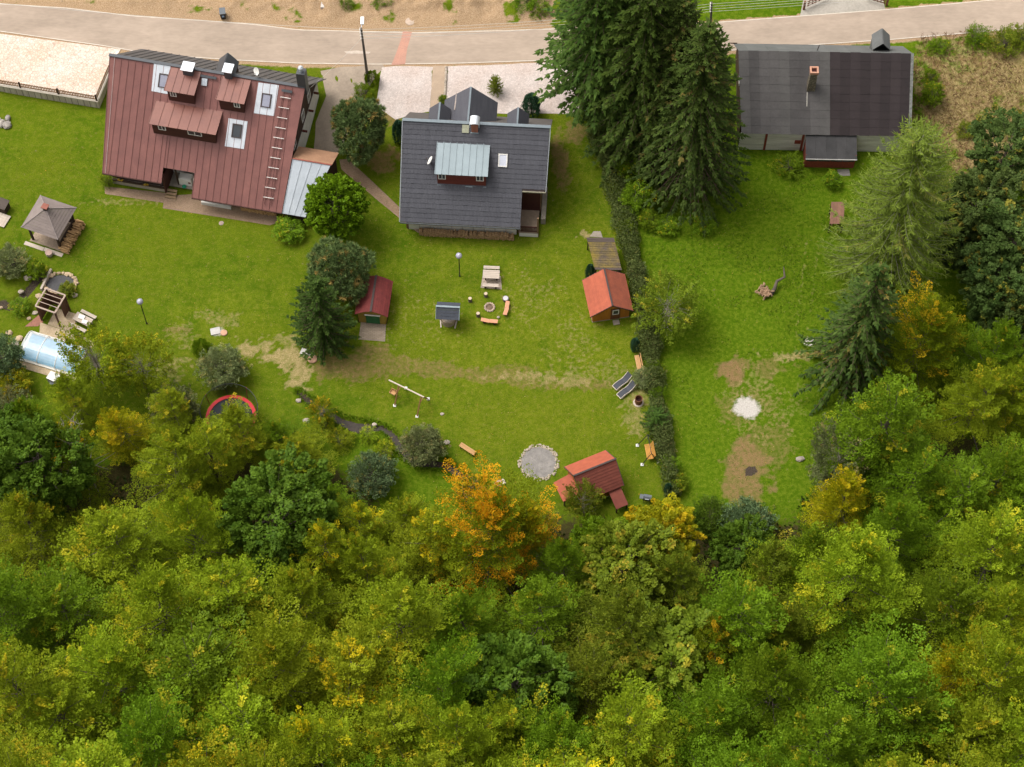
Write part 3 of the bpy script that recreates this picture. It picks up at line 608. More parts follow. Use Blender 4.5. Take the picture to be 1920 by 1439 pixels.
# lightning rod line down the left verge
MB().beam(f.p(-9.15, -.1, .1), f.p(-8.75, vL, .1), .025).build('lightning_wire', mat('wire_pale', (.5, .45, .42)), rh)
# satellite dish by the ridge
def dish(parent, c, aim, r=.38):
    c = Vector(c); aim = Vector(aim).normalized(); q = aim.to_track_quat('Z', 'Y').to_matrix(); mb = MB(); n = 14; base = []
    rings = [(0, 0), (.4, .03), (.75, .09), (1, .17)]
    for rr, zz in rings:
        for k in range(n): base.append(c+q@Vector((rr*r*math.cos(2*math.pi*k/n), rr*r*1.1*math.sin(2*math.pi*k/n), zz*r)))
    fs = [(i*n+k, i*n+(k+1) % n, (i+1)*n+(k+1) % n, (i+1)*n+k) for i in range(3) for k in range(n)]
    mb.add(base, fs); o = mb.build('satellite_dish', white, parent, smooth=True)
    MB().beam(c+aim*.05-q@Vector((0, r*.9, 0)), c+aim*.45, .03).obox(c+aim*.45, (.05, 0, 0), (0, .05, 0), (0, 0, .05)).build('arm', frame_dk, o)
    MB().beam(c-aim*.04, c-aim*.1+Vector((0, .1, -.9)), .05).build('mast', frame_dk, o); return o
q = f.rp(482, 142); dish(rh, q+Vector((0, .1, .55)), (-.5, -.7, .45))
# annex: same slope carried on in galvanised sheets, rusty slope behind
ua0 = UR(-5)+.05; q1, q2 = f.rp(550, 297), f.rp(572.5, 407.5); va, vb_ = q1.y, vR+.02; ua1 = f.rp(620, 307.5).x; ua1b = f.rp(572.5, 407.5).x
for i in range(4):
    a = ua0+(ua1-ua0)*i/4; b = ua0+(ua1-ua0)*(i+1)/4-.006; a2 = UR(vR)+.05+(ua1b-UR(vR)-.05)*i/4; b2 = UR(vR)+.05+(ua1b-UR(vR)-.05)*(i+1)/4-.006
    seam_panel(MB(), f.p(a, va, -.12), f.p(b, va, -.12), f.p(b2, vb_, -.12), f.p(a2, vb_, -.12)).build('annex_roof_panel', silver, rh)
za_ = f.z(va)-.12
MB().slab([(ua0-.1, va+.02, za_), (ua1+.1, va+.02, za_), (ua1+.15, va+2.3, za_-1.15), (ua0-.1, va+2.3, za_-1.15)], .05).build('annex_back_roof', rust, rh)
MB().beam((ua0, va, za_+.05), (ua1+.1, va, za_+.05), .14, .06).build('annex_ridge', mat('rust_ridge', (.26, .08, .055)), rh)
mb = MB(); uw = ua1-.15; uwf = ua1b-.2
mb.add([(uw, va+2.1, 0), (uw, va+2.1, za_-1.15), (uw, va, za_-.15), (uwf, vb_+.4, f.z(vb_+.4)-.3), (uwf, vb_+.4, 0), (uw-.15, va+2.1, 0), (uw-.15, va+2.1, za_-1.15), (uw-.15, va, za_-.15), (uwf-.15, vb_+.4, f.z(vb_+.4)-.3), (uwf-.15, vb_+.4, 0)], [(0, 1, 2, 3, 4), (9, 8, 7, 6, 5), (4, 3, 8, 9), (0, 5, 6, 1)]); mb.build('annex_wall', brown, rh)
MB().box(9.0, uwf, vb_+.4, vb_+.55, 0, f.z(vb_+.4)-.3).build('annex_front_wall', brown, rh)
# things by the front of this house
def rloc(u, v, z=0): return Vector((f.o.x+u*f.c-v*f.s, f.o.y+u*f.s+v*f.c, z))
firewood('firewood_stack', rloc(uN1+4.6, vR+.95), rloc(8.3, vR+.95), .7, .95, 'split firewood stacked under the long eave of the red roofed house', logm2, None, seed=3)
t = thing('water_tank', 'white plastic tank with green hose in the porch recess', 'tank', rloc(uN1-1.35, vN+.75, .25), f.a)
MB().box(-.75, .55, -.35, .45, 0, .95).build('body', white, t); MB().box(-.7, .5, -.3, .4, .952, 1.02).build('lid', plaster, t); MB().lathe((-.2, -.55, .0), [(.2, 0), (.22, .05), (.22, .1), (.12, .12)], 12).build('hose_coil', mat('hose_green', (.02, .22, .12)), t)
MB().box(.2, .45, -.36, -.352, .4, .62).build('label_plate', mat('plate_red', (.16, .02, .02)), t)
t = thing('wooden_steps', 'short wooden steps leading up to the porch recess', 'steps', rloc(uN0+.55, vL+.1), f.a)
stp = mat('step_wood', (.30, .20, .11), (.22, .145, .08), scale=4, fine=.3)
for i in range(3): MB().box(-.55, .55, i*.3-.2, i*.3+.07, .1+i*.14, .15+i*.14).build('tread', stp, t)
for s in (-1, 1): MB().obox((s*.5, .12, .14), (.03, 0, 0), (0, .4, .18), (0, -.02, .05)).build('stringer', stp, t)
MB().box(uN1+.6, uN1+3.6, vR+.55, vR+1.2, -.02, .42).build('white_plinth', plaster, rh)

# ---------------------------------------------------------------- house with the grey slate roof
GH = Frame(-3.38, 23.72, -.0615, 8.45, 7.75, 2.55); f = GH
gh = thing('house', 'timber house with dark grey slate roof and one wide dormer', 'house', GH.o, GH.a)
slate = mat('slate', (.068, .067, .076), (.052, .051, .060), scale=1.3, rough=.6, fine=.3, rnd=.12, spec=.35, stretch=(3, .4, .4))
g_ = random.Random(11); nC = 21; vE = -7.82; q = f.rp(979, 359); uN, vNn = q.x, q.y; uE = f.rp(1023, 360).x
q = f.rp(975.5, 425.5); uER = q.x
ul_ = lambda v: -7.06+.12*(-v/7.8); ur_ = lambda v: 7.02-.2*(-v/7.8)
for i in range(nC):
    v0 = vE*(i+1)/nC; v1 = vE*i/nC; v1o = min(0, v1+.09); mb = MB(); right = ur_(v0) if v0 > vNn+.1 else uN
    u = ul_(v0); first = True; off = (i % 2)*.16
    while u < right-.02:
        w_ = (.34 if not first else .18+off)+g_.uniform(-.02, .02); u2 = min(right, u+w_); j = g_.uniform(-.012, .014); t_ = g_.uniform(0, .025)
        mb.slab([f.p(u+.004, v0+j, .085+t_), f.p(u2-.004, v0+j, .085+t_), f.p(u2-.004, v1o, .028+t_), f.p(u+.004, v1o, .028+t_)], .05); u = u2; first = False
    mb.build('slate_course', slate, gh)
# deck under the slates
MB().slab([f.p(-6.9, vE+.03), f.p(uN-.03, vE+.03), f.p(uN-.03, vNn), f.p(-6.98, vNn)], .12).slab([f.p(-6.98, vNn), f.p(6.8, vNn), f.p(6.95, 0), f.p(-7.0, 0)], .12).build('roof_deck', frame_dk, gh)
rbG, zbG = 5.1, 2.6
MB().slab([(7.1, rbG, zbG), (-7.1, rbG, zbG), (-7.1, .02, f.zr), (7.1, .02, f.zr)], .12).build('back_roof', mat('back_shingle', (.105, .09, .08), (.085, .075, .068), scale=1.5, rough=.9, fine=.2), gh)
MB().obox((0, -.05, f.zr+.06), (7.1, 0, 0), (0, .17, 0), (0, 0, .03)).build('ridge_cap', mat('ridge_zinc', (.17, .20, .215), (.14, .165, .18), scale=2, rough=.5), gh)
vm = mat('verge_zinc', (.30, .31, .32), (.24, .25, .26), scale=2)
for fn, s in ((ul_, -1), (ur_, 1)):
    MB().beam(f.p(fn(0)+s*.05, 0, .03), f.p(fn(vE if s < 0 else vNn)+s*.05, vE if s < 0 else vNn, .03), .07, .12).build('verge', vm, gh)
timber = mat('wall_timber', (.20, .12, .065), (.14, .085, .048), scale=2, stretch=(.3, 1, 3), fine=.3)
for s in (-1, 1):
    mb = MB(); x0, x1 = (6.3, 6.5) if s > 0 else (-6.5, -6.3)
    mb.add([(x0, -6.9, -.1), (x0, -6.9, 2.9), (x0, 0, 8.1), (x0, 4.5, 2.8), (x0, 4.5, -.1), (x1, -6.9, -.1), (x1, -6.9, 2.9), (x1, 0, 8.1), (x1, 4.5, 2.8), (x1, 4.5, -.1)], [(0, 1, 2, 3, 4), (9, 8, 7, 6, 5), (0, 5, 6, 1), (1, 6, 7, 2), (2, 7, 8, 3), (3, 8, 9, 4)]) if s < 0 else mb.add([(x0, vNn+.6, -.1), (x0, vNn+.6, f.z(vNn+.6)-.15), (x0, 0, 8.1), (x0, 4.5, 2.8), (x0, 4.5, -.1), (x1, vNn+.6, -.1), (x1, vNn+.6, f.z(vNn+.6)-.15), (x1, 0, 8.1), (x1, 4.5, 2.8), (x1, 4.5, -.1)], [(0, 1, 2, 3, 4), (9, 8, 7, 6, 5), (0, 5, 6, 1), (1, 6, 7, 2), (2, 7, 8, 3), (3, 8, 9, 4)])
    mb.build('gable_wall', timber, gh)
# front wall of pale panels
panel = mat('cream_panel', (.60, .57, .50), (.52, .49, .43), scale=2, fine=.12, rnd=.04)
xs_ = np.linspace(-6.28, uN-.4, 11)
for i in range(10): MB().box(xs_[i]+.02, xs_[i+1]-.02, -6.95, -6.85, .0, 2.9).build('wall_panel', panel, gh)
MB().box(-6.3, uN-.4, -6.84, -6.74, -.1, 3.0).build('front_wall', timber, gh)
# balcony in the cut-away corner
dkred = mat('balcony_timber', (.055, .014, .010), (.035, .010, .008), scale=4, fine=.3)
vb0 = vNn-.1
MB().box(uN-.3, uN-.15, -6.8, vNn+.6, -.1, 3.2).build('porch_wall', timber, gh); MB().box(uN-.15, 6.4, vNn+.5, vNn+.65, -.1, f.z(vNn+.5)-.15).build('porch_back_wall', dkred, gh)
MB().box(uN-.14, 6.35, -7.1, vNn+.5, .55, .68).build('porch_floor', mat('porch_boards', (.27, .20, .14), (.21, .155, .11), scale=3), gh)
MB().box(uN-.14, 6.35, -7.12, -6.95, -.1, .55).build('porch_base', plaster, gh)
rl = MB().box(uN-.1, 6.35, -7.08, -7.0, 1.55, 1.65).box(uN-.1, 6.35, -7.07, -7.01, .78, .84).build('railing', dkred, gh)
for i in range(16):
    u = uN+(6.25-uN)*(i+.5)/16; MB().box(u-.035, u+.035, -7.06, -7.02, .84, 1.55).build('baluster', dkred, rl)
MB().box(6.25, 6.4, -7.1, -6.95, -.1, f.z(-6.6)-.2).build('post', timber, gh); MB().beam((uN, vNn-.02, f.z(vNn)-.05), (uE, vNn-.02, f.z(vNn)-.05), .12, .14).build('eave_board', mat('eave_moss', (.25, .23, .16)), gh)
MB().beam((ul_(vE), vE-.05, f.z(vE)-.04), (uN, vE-.05, f.z(vE)-.04), .11, .1).build('gutter', dark_metal, gh)
MB().box(6.55, 7.0, -5.6, -1.8, -.05, .9).build('side_stair_wall', mat('side_stone', (.30, .26, .2), (.22, .19, .15), scale=3, fine=.4), gh)
zinc = mat('dormer_zinc', (.235, .285, .30), (.20, .245, .26), scale=.8, rough=.45, fine=.08, rnd=.05, spec=.45)
redside = mat('red_siding', (.14, .032, .022), (.105, .024, .018), scale=3, stretch=(.2, 1, 3), fine=.25)
shed_dormer(gh, f, (814.5,324), (914.5,329.5), (821,268), (919,272), (820.5,344), (911,349), 1.95, 8, zinc, redside, [(.1, .72, .85), (.88, .72, .85)], white, glass_dark, apron=zinc)
skylight(gh, f, [(934,288), (952,288.5), (951.5,314.5), (933.5,314)], (943, 301, .86, 1.25), white, mat('flash_tan', (.28, .25, .18)), mat('glass_sky', (.55, .56, .62), (.50, .51, .57), rough=.1, spec=.6))
q = f.rp(890, 249); c_ = MB().box(q.x-.32, q.x+.32, q.y-.05, q.y+.6, q.z-.6, q.z+1.25).build('chimney', cellmat('chimney_brick', [(.36, .13, .075), (.28, .10, .06)], 5, (.3, .25, .2), brick=(.5, .2), jw=.02), gh)
MB().box(q.x-.38, q.x+.38, q.y-.12, q.y+.68, q.z-.3, q.z+.08).build('flashing', zinc, c_)
cm = MB(); n_ = 8
for i in range(n_):
    t0, t1 = math.pi*i/n_, math.pi*(i+1)/n_; cm.add([(q.x-.48*math.cos(t0)*1.0, q.y-.22, q.z+1.4+.3*math.sin(t0)), (q.x-.48*math.cos(t1), q.y-.22, q.z+1.4+.3*math.sin(t1)), (q.x-.48*math.cos(t1), q.y+.8, q.z+1.4+.3*math.sin(t1)), (q.x-.48*math.cos(t0), q.y+.8, q.z+1.4+.3*math.sin(t0))], [(0, 1, 2, 3)])
cm.build('cap', bright, c_); MB().box(q.x-.46, q.x-.42, q.y-.1, q.y-.06, q.z+.9, q.z+1.42).box(q.x+.42, q.x+.46, q.y-.1, q.y-.06, q.z+.9, q.z+1.42).build('cap_stay', bright, c_)
q = f.rp(873, 242); MB().obox(q+f.n*.1, (.33, 0, 0), f.d*.38, f.n*.05).build('roof_hatch', mat('hatch_moss', (.34, .34, .24)), gh)
q = f.rp(806, 303); dish(gh, q+f.n*.55+Vector((.1, 0, .2)), (-.75, .1, .45), .42)
# gables over the road side
for pa, pb, half, drop, lab in (((883,163.5), (878,221), 2.55, 2.35, 1), ((825,192.7), (822,221), 1.0, 1.05, 0), ((972,202), (970,229), 1.0, 1.05, 0)):
    zg = f.zr-.05 if lab else f.zr-.45; e = f.zp(pa[0], pa[1], zg); ue, ve_ = e.x, e.y; kb2 = (f.zr-zbG)/rbG; v0 = max(.05, (f.zr-zg)/kb2)
    for s in (-1, 1):
        pts = [(ue+s*half, ve_, zg-drop), (ue, ve_, zg), (ue, v0, zg), (ue+s*half, min(ve_, (f.zr-zg+drop)/kb2), zg-drop)]
        MB().slab(pts if s < 0 else pts[::-1], .07).build('cross_gable_roof', slate, gh)
    MB().add([(ue-half+.2, ve_-.2, 0 if lab else zg-drop-1.2), (ue+half-.2, ve_-.2, 0 if lab else zg-drop-1.2), (ue+half-.2, ve_-.2, zg-drop-.05), (ue, ve_-.2, zg-.15), (ue-half+.2, ve_-.2, zg-drop-.05)], [(4, 3, 2, 1, 0)]).build('cross_gable_wall', timber, gh)
    MB().beam((ue, v0, zg+.03), (ue, ve_, zg+.03), .16, .05).build('ridge_cap', mat('ridge_zinc', (.17, .20, .215)), gh)
mb = MB(); e = f.zp(857, 190, 7.0); MB().beam((e.x-.1, e.y+.8, 7.15), (e.x-.15, e.y-1.2, 7.2), .12, .08).build('snow_guard', mat('guard_tan', (.35, .29, .25)), gh)
def gloc(u, v, z=0): return Vector((f.o.x+u*f.c-v*f.s, f.o.y+u*f.s+v*f.c, z))
firewood('firewood_stack', gloc(-5.2, -7.45), gloc(uN-.6, -7.45), .5, .7, 'long row of split firewood along the front of the grey roofed house', logm, None, seed=5)
stonew = mat('rubble_stone', (.40, .33, .26), (.27, .23, .18), scale=4, fine=.3, rnd=.2)
w = thing('stone_edging', 'row of rough stones edging the tan path', 'stones', at(836, 160))
for i in range(14):
    p_ = at(836.5-.0*i, 128+4.6*i)-w.location; MB().rock((p_.x-.006*i*i*.2, p_.y, p_.z+.08), (.16, .2, .16), i).build('stone', stonew, w)

# ---------------------------------------------------------------- old house with the tar-paper roof
OH = Frame(30.85, 33.35, -.0205, 6.9, 6.98, 2.85); f = OH
oh_ = thing('house', 'old low house with worn tar paper roof and whitewashed boards', 'house', OH.o, OH.a)
feltA = mat('felt_grey', (.092, .086, .080), (.072, .067, .063), scale=.6, rough=.9, fine=.2, rnd=.05, bump=.02, bscale=1.6)
feltA2 = mat('felt_grey_light', (.088, .081, .077), (.070, .064, .061), scale=.6, rough=.9, fine=.2, rnd=.05, bump=.02, bscale=1.6); feltA3 = mat('felt_grey_dark', (.073, .067, .064), (.057, .052, .050), scale=.6, rough=.9, fine=.2, rnd=.05, bump=.02, bscale=1.6); feltB2 = mat('felt_black_light', (.034, .025, .025), (.028, .020, .020), scale=.6, rough=.85, fine=.15, rnd=.04, bump=.02, bscale=1.6)
feltB = mat('felt_black', (.028, .020, .020), (.022, .016, .016), scale=.6, rough=.85, fine=.15, rnd=.04, bump=.02, bscale=1.6)
ulo = lambda v: -8.55+.48*(-v/7); uro = lambda v: 8.5-.1*(-v/7)
NS, NR = 17, 10; g_ = random.Random(3)
for i in range(NS):
    split = 8.9/17
    for j in range(NR):
        v1, v0 = -7.0*j/NR, -7.0*(j+1)/NR-.06; sag = .05*math.sin(i*2.1)*math.sin(j*.9)
        def U(k, v): return ulo(v)+(uro(v)-ulo(v))*k/NS
        t_ = .035+(.03 if i % 2 else 0)+g_.uniform(0, .012)
        a, b, c, d = f.p(U(i, v0)-.03, v0, t_+.02), f.p(U(i+1, v0)-.034, v0+g_.uniform(-.02, .02), t_+.02), f.p(U(i+1, v1)-.034, v1, t_), f.p(U(i, v1)-.03, v1, t_)
        MB().slab([a, b, c, d], .022).build('felt_sheet', (feltA, feltA2, feltA3)[(i*5+i//3) % 3] if i < 9 else (feltB, feltB2)[i % 2], oh_)
MB().slab([f.p(ulo(-6.9)+.02, -6.95), f.p(uro(-6.9), -6.95), f.p(8.45, 0), f.p(-8.5, 0)], .14).build('roof_deck', frame_dk, oh_)
ridge_felt = mat('felt_back', (.135, .135, .13), (.105, .105, .10), scale=.8, rough=.85, fine=.12, rnd=.06)
rbO, zbO = 4.05, 2.85
for i in range(17):
    a, b = 8.55-17.1*i/17, 8.55-17.1*(i+1)/17+.01; MB().slab([(a, rbO, zbO+(.01 if i % 2 else 0)), (b, rbO, zbO+(.01 if i % 2 else 0)), (b, .0, f.zr+.05+(.01 if i % 2 else 0)), (a, .0, f.zr+.05+(.01 if i % 2 else 0))], .05).build('back_felt_sheet', ridge_felt, oh_)
MB().beam((8.53, 0, f.zr+.05), f.p(8.45, -7.05, .05), .28, .06).build('verge', mat('verge_grey', (.20, .20, .18), (.09, .09, .08), scale=4, fine=.5), oh_)
MB().beam((-8.9, rbO-.2, zbO+.3), (-8.2, rbO-.2, zbO+.3), .08).build('bracket', dk, oh_)
wb = mat('whitewashed_boards', (.66, .62, .54), (.46, .42, .35), scale=2.2, stretch=(.25, 1, 5), fine=.35, rnd=.08)
vWo = max(-6.9, f.zp(1400, 284, 0).y); board_wall(oh_, 'wall_board', wb, -8.15, 8.1, vWo, 0, 2.8, .24)
redp = mat('red_post', (.24, .050, .026), (.17, .036, .02), scale=4, fine=.3)
for px in (1437, 1506): u = f.zp(px, 262, 2.2).x; MB().box(u-.11, u+.11, vWo-.09, vWo+.03, 0, 2.8).build('wall_post', redp, oh_)
u = f.zp(1495, 270, 1.2).x; MB().box(u-.3, u+.3, vWo-.1, vWo-.04, 1.2, 1.75).build('meter_box', redp, oh_)
for s in (-1, 1):
    x0, x1 = (8.1, 8.25) if s > 0 else (-8.2, -8.05)
    MB().add([(x0, -6.3, 0), (x0, -6.3, 3.0), (x0, 0, 6.7), (x0, 3.7, 2.9), (x0, 3.7, 0), (x1, -6.3, 0), (x1, -6.3, 3.0), (x1, 0, 6.7), (x1, 3.7, 2.9), (x1, 3.7, 0)], [(0, 1, 2, 3, 4), (9, 8, 7, 6, 5), (0, 5, 6, 1), (1, 6, 7, 2), (2, 7, 8, 3), (3, 8, 9, 4)]).build('gable_wall', brown, oh_)
window(oh_, (-8.24, -1.5, 4.3), (0, -1, 0), (0, 0, 1), .8, 1.1, white, glass_dark, depth=.04)
# stone chimney with brick head
q = f.rp(1520, 171); c_ = None
cst = cellmat('chimney_rubble', [(.30, .25, .17), (.12, .10, .08), (.6, .55, .45)], 7, (.07, .06, .045), jw=.1)
mb = MB(); mb.add([(q.x-.42, q.y-.1, q.z-.6), (q.x+.42, q.y-.1, q.z-.6), (q.x+.42, q.y+.75, q.z-.6), (q.x-.42, q.y+.75, q.z-.6), (q.x-.33, q.y, q.z+2.7), (q.x+.33, q.y, q.z+2.7), (q.x+.33, q.y+.65, q.z+2.7), (q.x-.33, q.y+.65, q.z+2.7)], [(3, 2, 1, 0), (4, 5, 6, 7), (0, 1, 5, 4), (1, 2, 6, 5), (2, 3, 7, 6), (3, 0, 4, 7)]); c_ = mb.build('chimney', cst, oh_)
bk_ = mat('brick_head', (.50, .26, .17), (.42, .21, .14), scale=6, fine=.2); mb = MB(); z = q.z+2.71
mb.box(q.x-.42, q.x+.42, q.y-.08, q.y+.08, z, z+.3).box(q.x-.42, q.x+.42, q.y+.57, q.y+.73, z, z+.3).box(q.x-.42, q.x-.26, q.y+.08, q.y+.57, z, z+.3).box(q.x+.26, q.x+.42, q.y+.08, q.y+.57, z, z+.3); mb.build('head', bk_, c_)
MB().box(q.x-.26, q.x+.26, q.y+.08, q.y+.57, z, z+.06).build('flue', mat('soot', (.05, .012, .012)), c_)
MB().obox(f.p(q.x-.35, q.y-.75, .08), (.03, 0, 0), f.d*.7, f.n*.02).build('lath', wb, oh_)
# lean-to porch
q1, q2, q3 = f.zp(1510, 256, 2.45), f.zp(1608, 257, 2.45), f.zp(1510, 299, 1.75); lean = mat('porch_sheet', (.045, .042, .041), (.028, .026, .025), scale=1.2, rough=.35, fine=.3, rnd=.12)
ux0, ux1, vt_, vf_ = q1.x, q2.x-.1, vWo+.02, q3.y
for i in range(5):
    a, b = ux0+(ux1-ux0)*i/5, ux0+(ux1-ux0)*(i+1)/5-.01
    MB().slab([(a, vf_, 1.85+.01*(i % 2)), (b, vf_, 1.85+.01*(i % 2)), (b, vt_, 2.7+.01*(i % 2)), (a, vt_, 2.7+.01*(i % 2))], .03).build('porch_sheet', lean, oh_)
MB().box(ux0+.1, ux1-.1, vf_+.25, vf_+.33, .0, .95).build('porch_front', redp, oh_); window(oh_, ((ux0+ux1)/2, vf_+.29, 1.35), (1, 0, 0), (0, 0, 1), ux1-ux0-.2, .8, redp, glass_dark, mull=3, depth=.05)
MB().box(ux0+.05, ux0+.13, vf_+.34, vWo-.1, 0, 2.0).build('porch_side', redp, oh_); MB().box(ux1-.13, ux1-.05, vf_+.34, vWo-.1, 0, 2.0).build('porch_side', redp, oh_)
MB().beam((ux0, vf_-.04, 1.82), (ux1, vf_-.04, 1.82), .09, .08).build('gutter', mat('gutter_pale', (.4, .38, .35)), oh_)
# gabled stack room at the back
e = f.zp(1654, 54, 7.4); ue, ve_ = e.x, e.y
for s in (-1, 1):
    pts = [(ue+s*.85, ve_, 6.4), (ue, ve_, 7.4), (ue, .9, 7.2), (ue+s*.85, .9, 6.2)]; MB().slab(pts if s < 0 else pts[::-1], .06).build('back_dormer_roof', ridge_felt, oh_)
MB().add([(ue-.8, ve_-.05, 3.0), (ue+.8, ve_-.05, 3.0), (ue+.8, ve_-.05, 6.4), (ue, ve_-.05, 7.3), (ue-.8, ve_-.05, 6.4), (ue-.8, .9, 5.5), (ue+.8, .9, 5.5), (ue-.8, .9, 6.2), (ue+.8, .9, 6.2)], [(4, 3, 2, 1, 0), (0, 5, 7, 4), (1, 2, 8, 6), (5, 6, 8, 7)]).build('back_dormer_wall', ridge_felt, oh_)
e2 = f.rp(1534, 90); MB().beam((e2.x, .6, f.zr-.6), (e2.x+.1, .5, f.zr+.5), .06).build('vent_pipe', frame_dk, oh_)
sheet('step_slab', [(1570,318),(1592,318),(1594,330),(1572,330)], mat('step_concrete', (.30, .27, .24), (.22, .2, .17), scale=2), .02, 'small concrete slab at the porch of the old house', 'slab')

# ================================================================ SHEDS, GARDEN THINGS, ROADSIDE THINGS
tile_pink = mat('red_shingle', (.39, .098, .050), (.31, .078, .042), scale=2, rough=.8, fine=.2, rnd=.05)
tile_shaded = mat('dark_shingle_shaded', (.20, .055, .036), (.15, .04, .028), scale=2, rough=.85, fine=.3, rnd=.10)  # darker copy of the red shingle: painted shade for slopes turned from the light
orangew = mat('orange_boards', (.43, .165, .022), (.33, .12, .016), scale=3, stretch=(3, 3, .4), fine=.25, rnd=.08)
yelloww = mat('yellow_boards', (.38, .25, .05), (.30, .19, .035), scale=3, fine=.2)
greenp = mat('green_paint', (.04, .16, .06)); slab_c = mat('pad_concrete', (.32, .27, .21), (.24, .20, .155), scale=1.5, fine=.25)
oakb = mat('bench_oak', (.52, .30, .13), (.40, .22, .09), scale=5, stretch=(.3, 3, 1), fine=.25, rnd=.08)
palew = mat('weathered_wood', (.50, .42, .34), (.38, .31, .25), scale=4, stretch=(.4, 3, 1), fine=.3, rnd=.06)
salmon = mat('salmon_paint', (.60, .29, .165), (.50, .235, .13), scale=3, fine=.15)
blackm = mat('black_plastic', (.02, .021, .023), (.015, .015, .017), scale=3, rough=.5)
greyp = mat('grey_plastic', (.13, .14, .15), (.10, .11, .12), scale=3, rough=.5)
iron = mat('dark_iron', (.03, .025, .022), (.02, .017, .015), scale=4, rough=.6)
def courses(mbp, name, m, parent, prof, L0, L1, n, th=.03, taper=None):
    """roof slope in overlapping shingle rows: prof(t) -> (v, z) from ridge (0) to eave (1); rows run along u from L0 to L1"""
    for i in range(n):
        (v1, z1), (v0, z0) = prof(i/n), prof((i+1)/n); a0, a1 = (L0, L1) if not taper else taper(i/n, (i+1)/n)
        s = 1 if v0 < v1 else -1
        pts = [(L0, v0, z0+.03), (L1, v0, z0+.03), (L1, v1, z1+.004), (L0, v1, z1+.004)]
        MB().slab(pts if s > 0 else pts[::-1], th).build(name, m, parent)
def gshed(x, y, a, L, zr, half, ze, label, name, mleft, mright, wallm_, inset=.28, rows=9):
    t = thing(name, label, 'shed', (x, y, 0), a)
    courses(None, 'shingle_row', mleft, t, lambda k: (-half*k, zr-(zr-ze)*k), -L/2, L/2, rows)
    courses(None, 'shingle_row', mright, t, lambda k: (half*k, zr-(zr-ze)*k), -L/2, L/2, rows)
    MB().beam((-L/2-.02, 0, zr+.04), (L/2+.02, 0, zr+.04), .16, .06).build('ridge_cap', frame_dk, t)
    w = half-inset*1.15; zw = ze+(zr-ze)*(half-w)/half-.05; hl = L/2-inset
    for s in (-1, 1):
        k = 9
        for i in range(k):
            v0, v1 = -w+2*w*i/k+.006, -w+2*w*(i+1)/k-.006; zt = lambda v: zr-.06-(zr-ze)*abs(v)/half
            mid_ = [(v0, zt(v0)), (v1, zt(v1))]
            pts = [(v0, .08), (v1, .08), (v1, mid_[1][1])]+([(0, zr-.06)] if v0 < 0 < v1 else [])+[(v0, mid_[0][1])]
            n_ = len(pts); x0, x1 = s*hl-.02, s*hl+.02
            MB().add([(x0, *p) for p in pts]+[(x1, *p) for p in pts], [tuple(reversed(range(n_))), tuple(range(n_, 2*n_))]+[(q, (q+1) % n_, (q+1) % n_+n_, q+n_) for q in range(n_)]).build('wall_board', wallm_, t)
        MB().box(-hl+.03, hl-.03, s*w-.02, s*w+.02, .08, zw).build('side_wall', wallm_, t)
    MB().box(-hl-.05, hl+.05, -w-.05, w+.05, -.05, .07).build('base', slab_c, t)
    for s in (-1, 1):
        for e in (-1, 1): MB().beam((e*(L/2-.03), 0, zr-.05), (e*(L/2-.03), s*half, ze-.05), .05, .12).build('barge_board', frame_dk, t)
    return t, w, hl
t, w, hl = gshed(9.09, 8.75, -1.402, 4.2, 2.98, 2.08, 1.42, 'orange garden shed with a bright red gabled roof beside the hedge', 'garden_shed', tile_pink, mat('red_shingle_shaded', (.33, .090, .048), (.24, .068, .04), scale=1.4, rough=.85, fine=.3, rnd=.08), orangew)  # east slope gets a darker red, its shade put into the colour
d_ = MB().box(hl+.03, hl+.07, -.05, .85, .1, 1.95).build('door', mat('door_brown', (.16, .06, .02), (.12, .045, .016), scale=4), t)
window(t, (hl+.08, .42, 1.35), (0, 1, 0), (0, 0, 1), .62, .8, white, glass_dark, depth=.03); MB().box(hl+.2, hl+.7, .15, .75, -.02, .1).build('step', slab_c, t)
# playhouse with lower side roofs at the wood edge
t, w, hl = gshed(7.43, -10.46, .42, 4.22, 3.49, 1.95, 1.7, 'red roofed wooden playhouse with lower side roofs at the wood edge', 'playhouse', tile_shaded, tile_pink, orangew)
MB().slab([(-hl-1.7, -1.0, 1.25), (-hl-.02, -1.0, 1.75), (-hl-.02, 1.1, 1.75), (-hl-1.7, 1.1, 1.25)], .05).build('side_roof', tile_pink, t)
MB().slab([(hl-1.25, -w-1.9, 1.0), (hl-.05, -w-1.9, 1.0), (hl-.05, -w-.05, 1.55), (hl-1.25, -w-.05, 1.55)], .05).build('side_roof', tile_shaded, t)
for p_ in ((-hl-1.5, -.9), (-hl-1.5, 1.0)): MB().box(p_[0]-.05, p_[0]+.05, p_[1]-.05, p_[1]+.05, -.05, 1.28).build('post', dk, t)
for p_ in ((hl-1.15, -w-1.8), (hl-.15, -w-1.8)): MB().box(p_[0]-.05, p_[0]+.05, p_[1]-.05, p_[1]+.05, -.05, 1.0).build('post', dk, t)
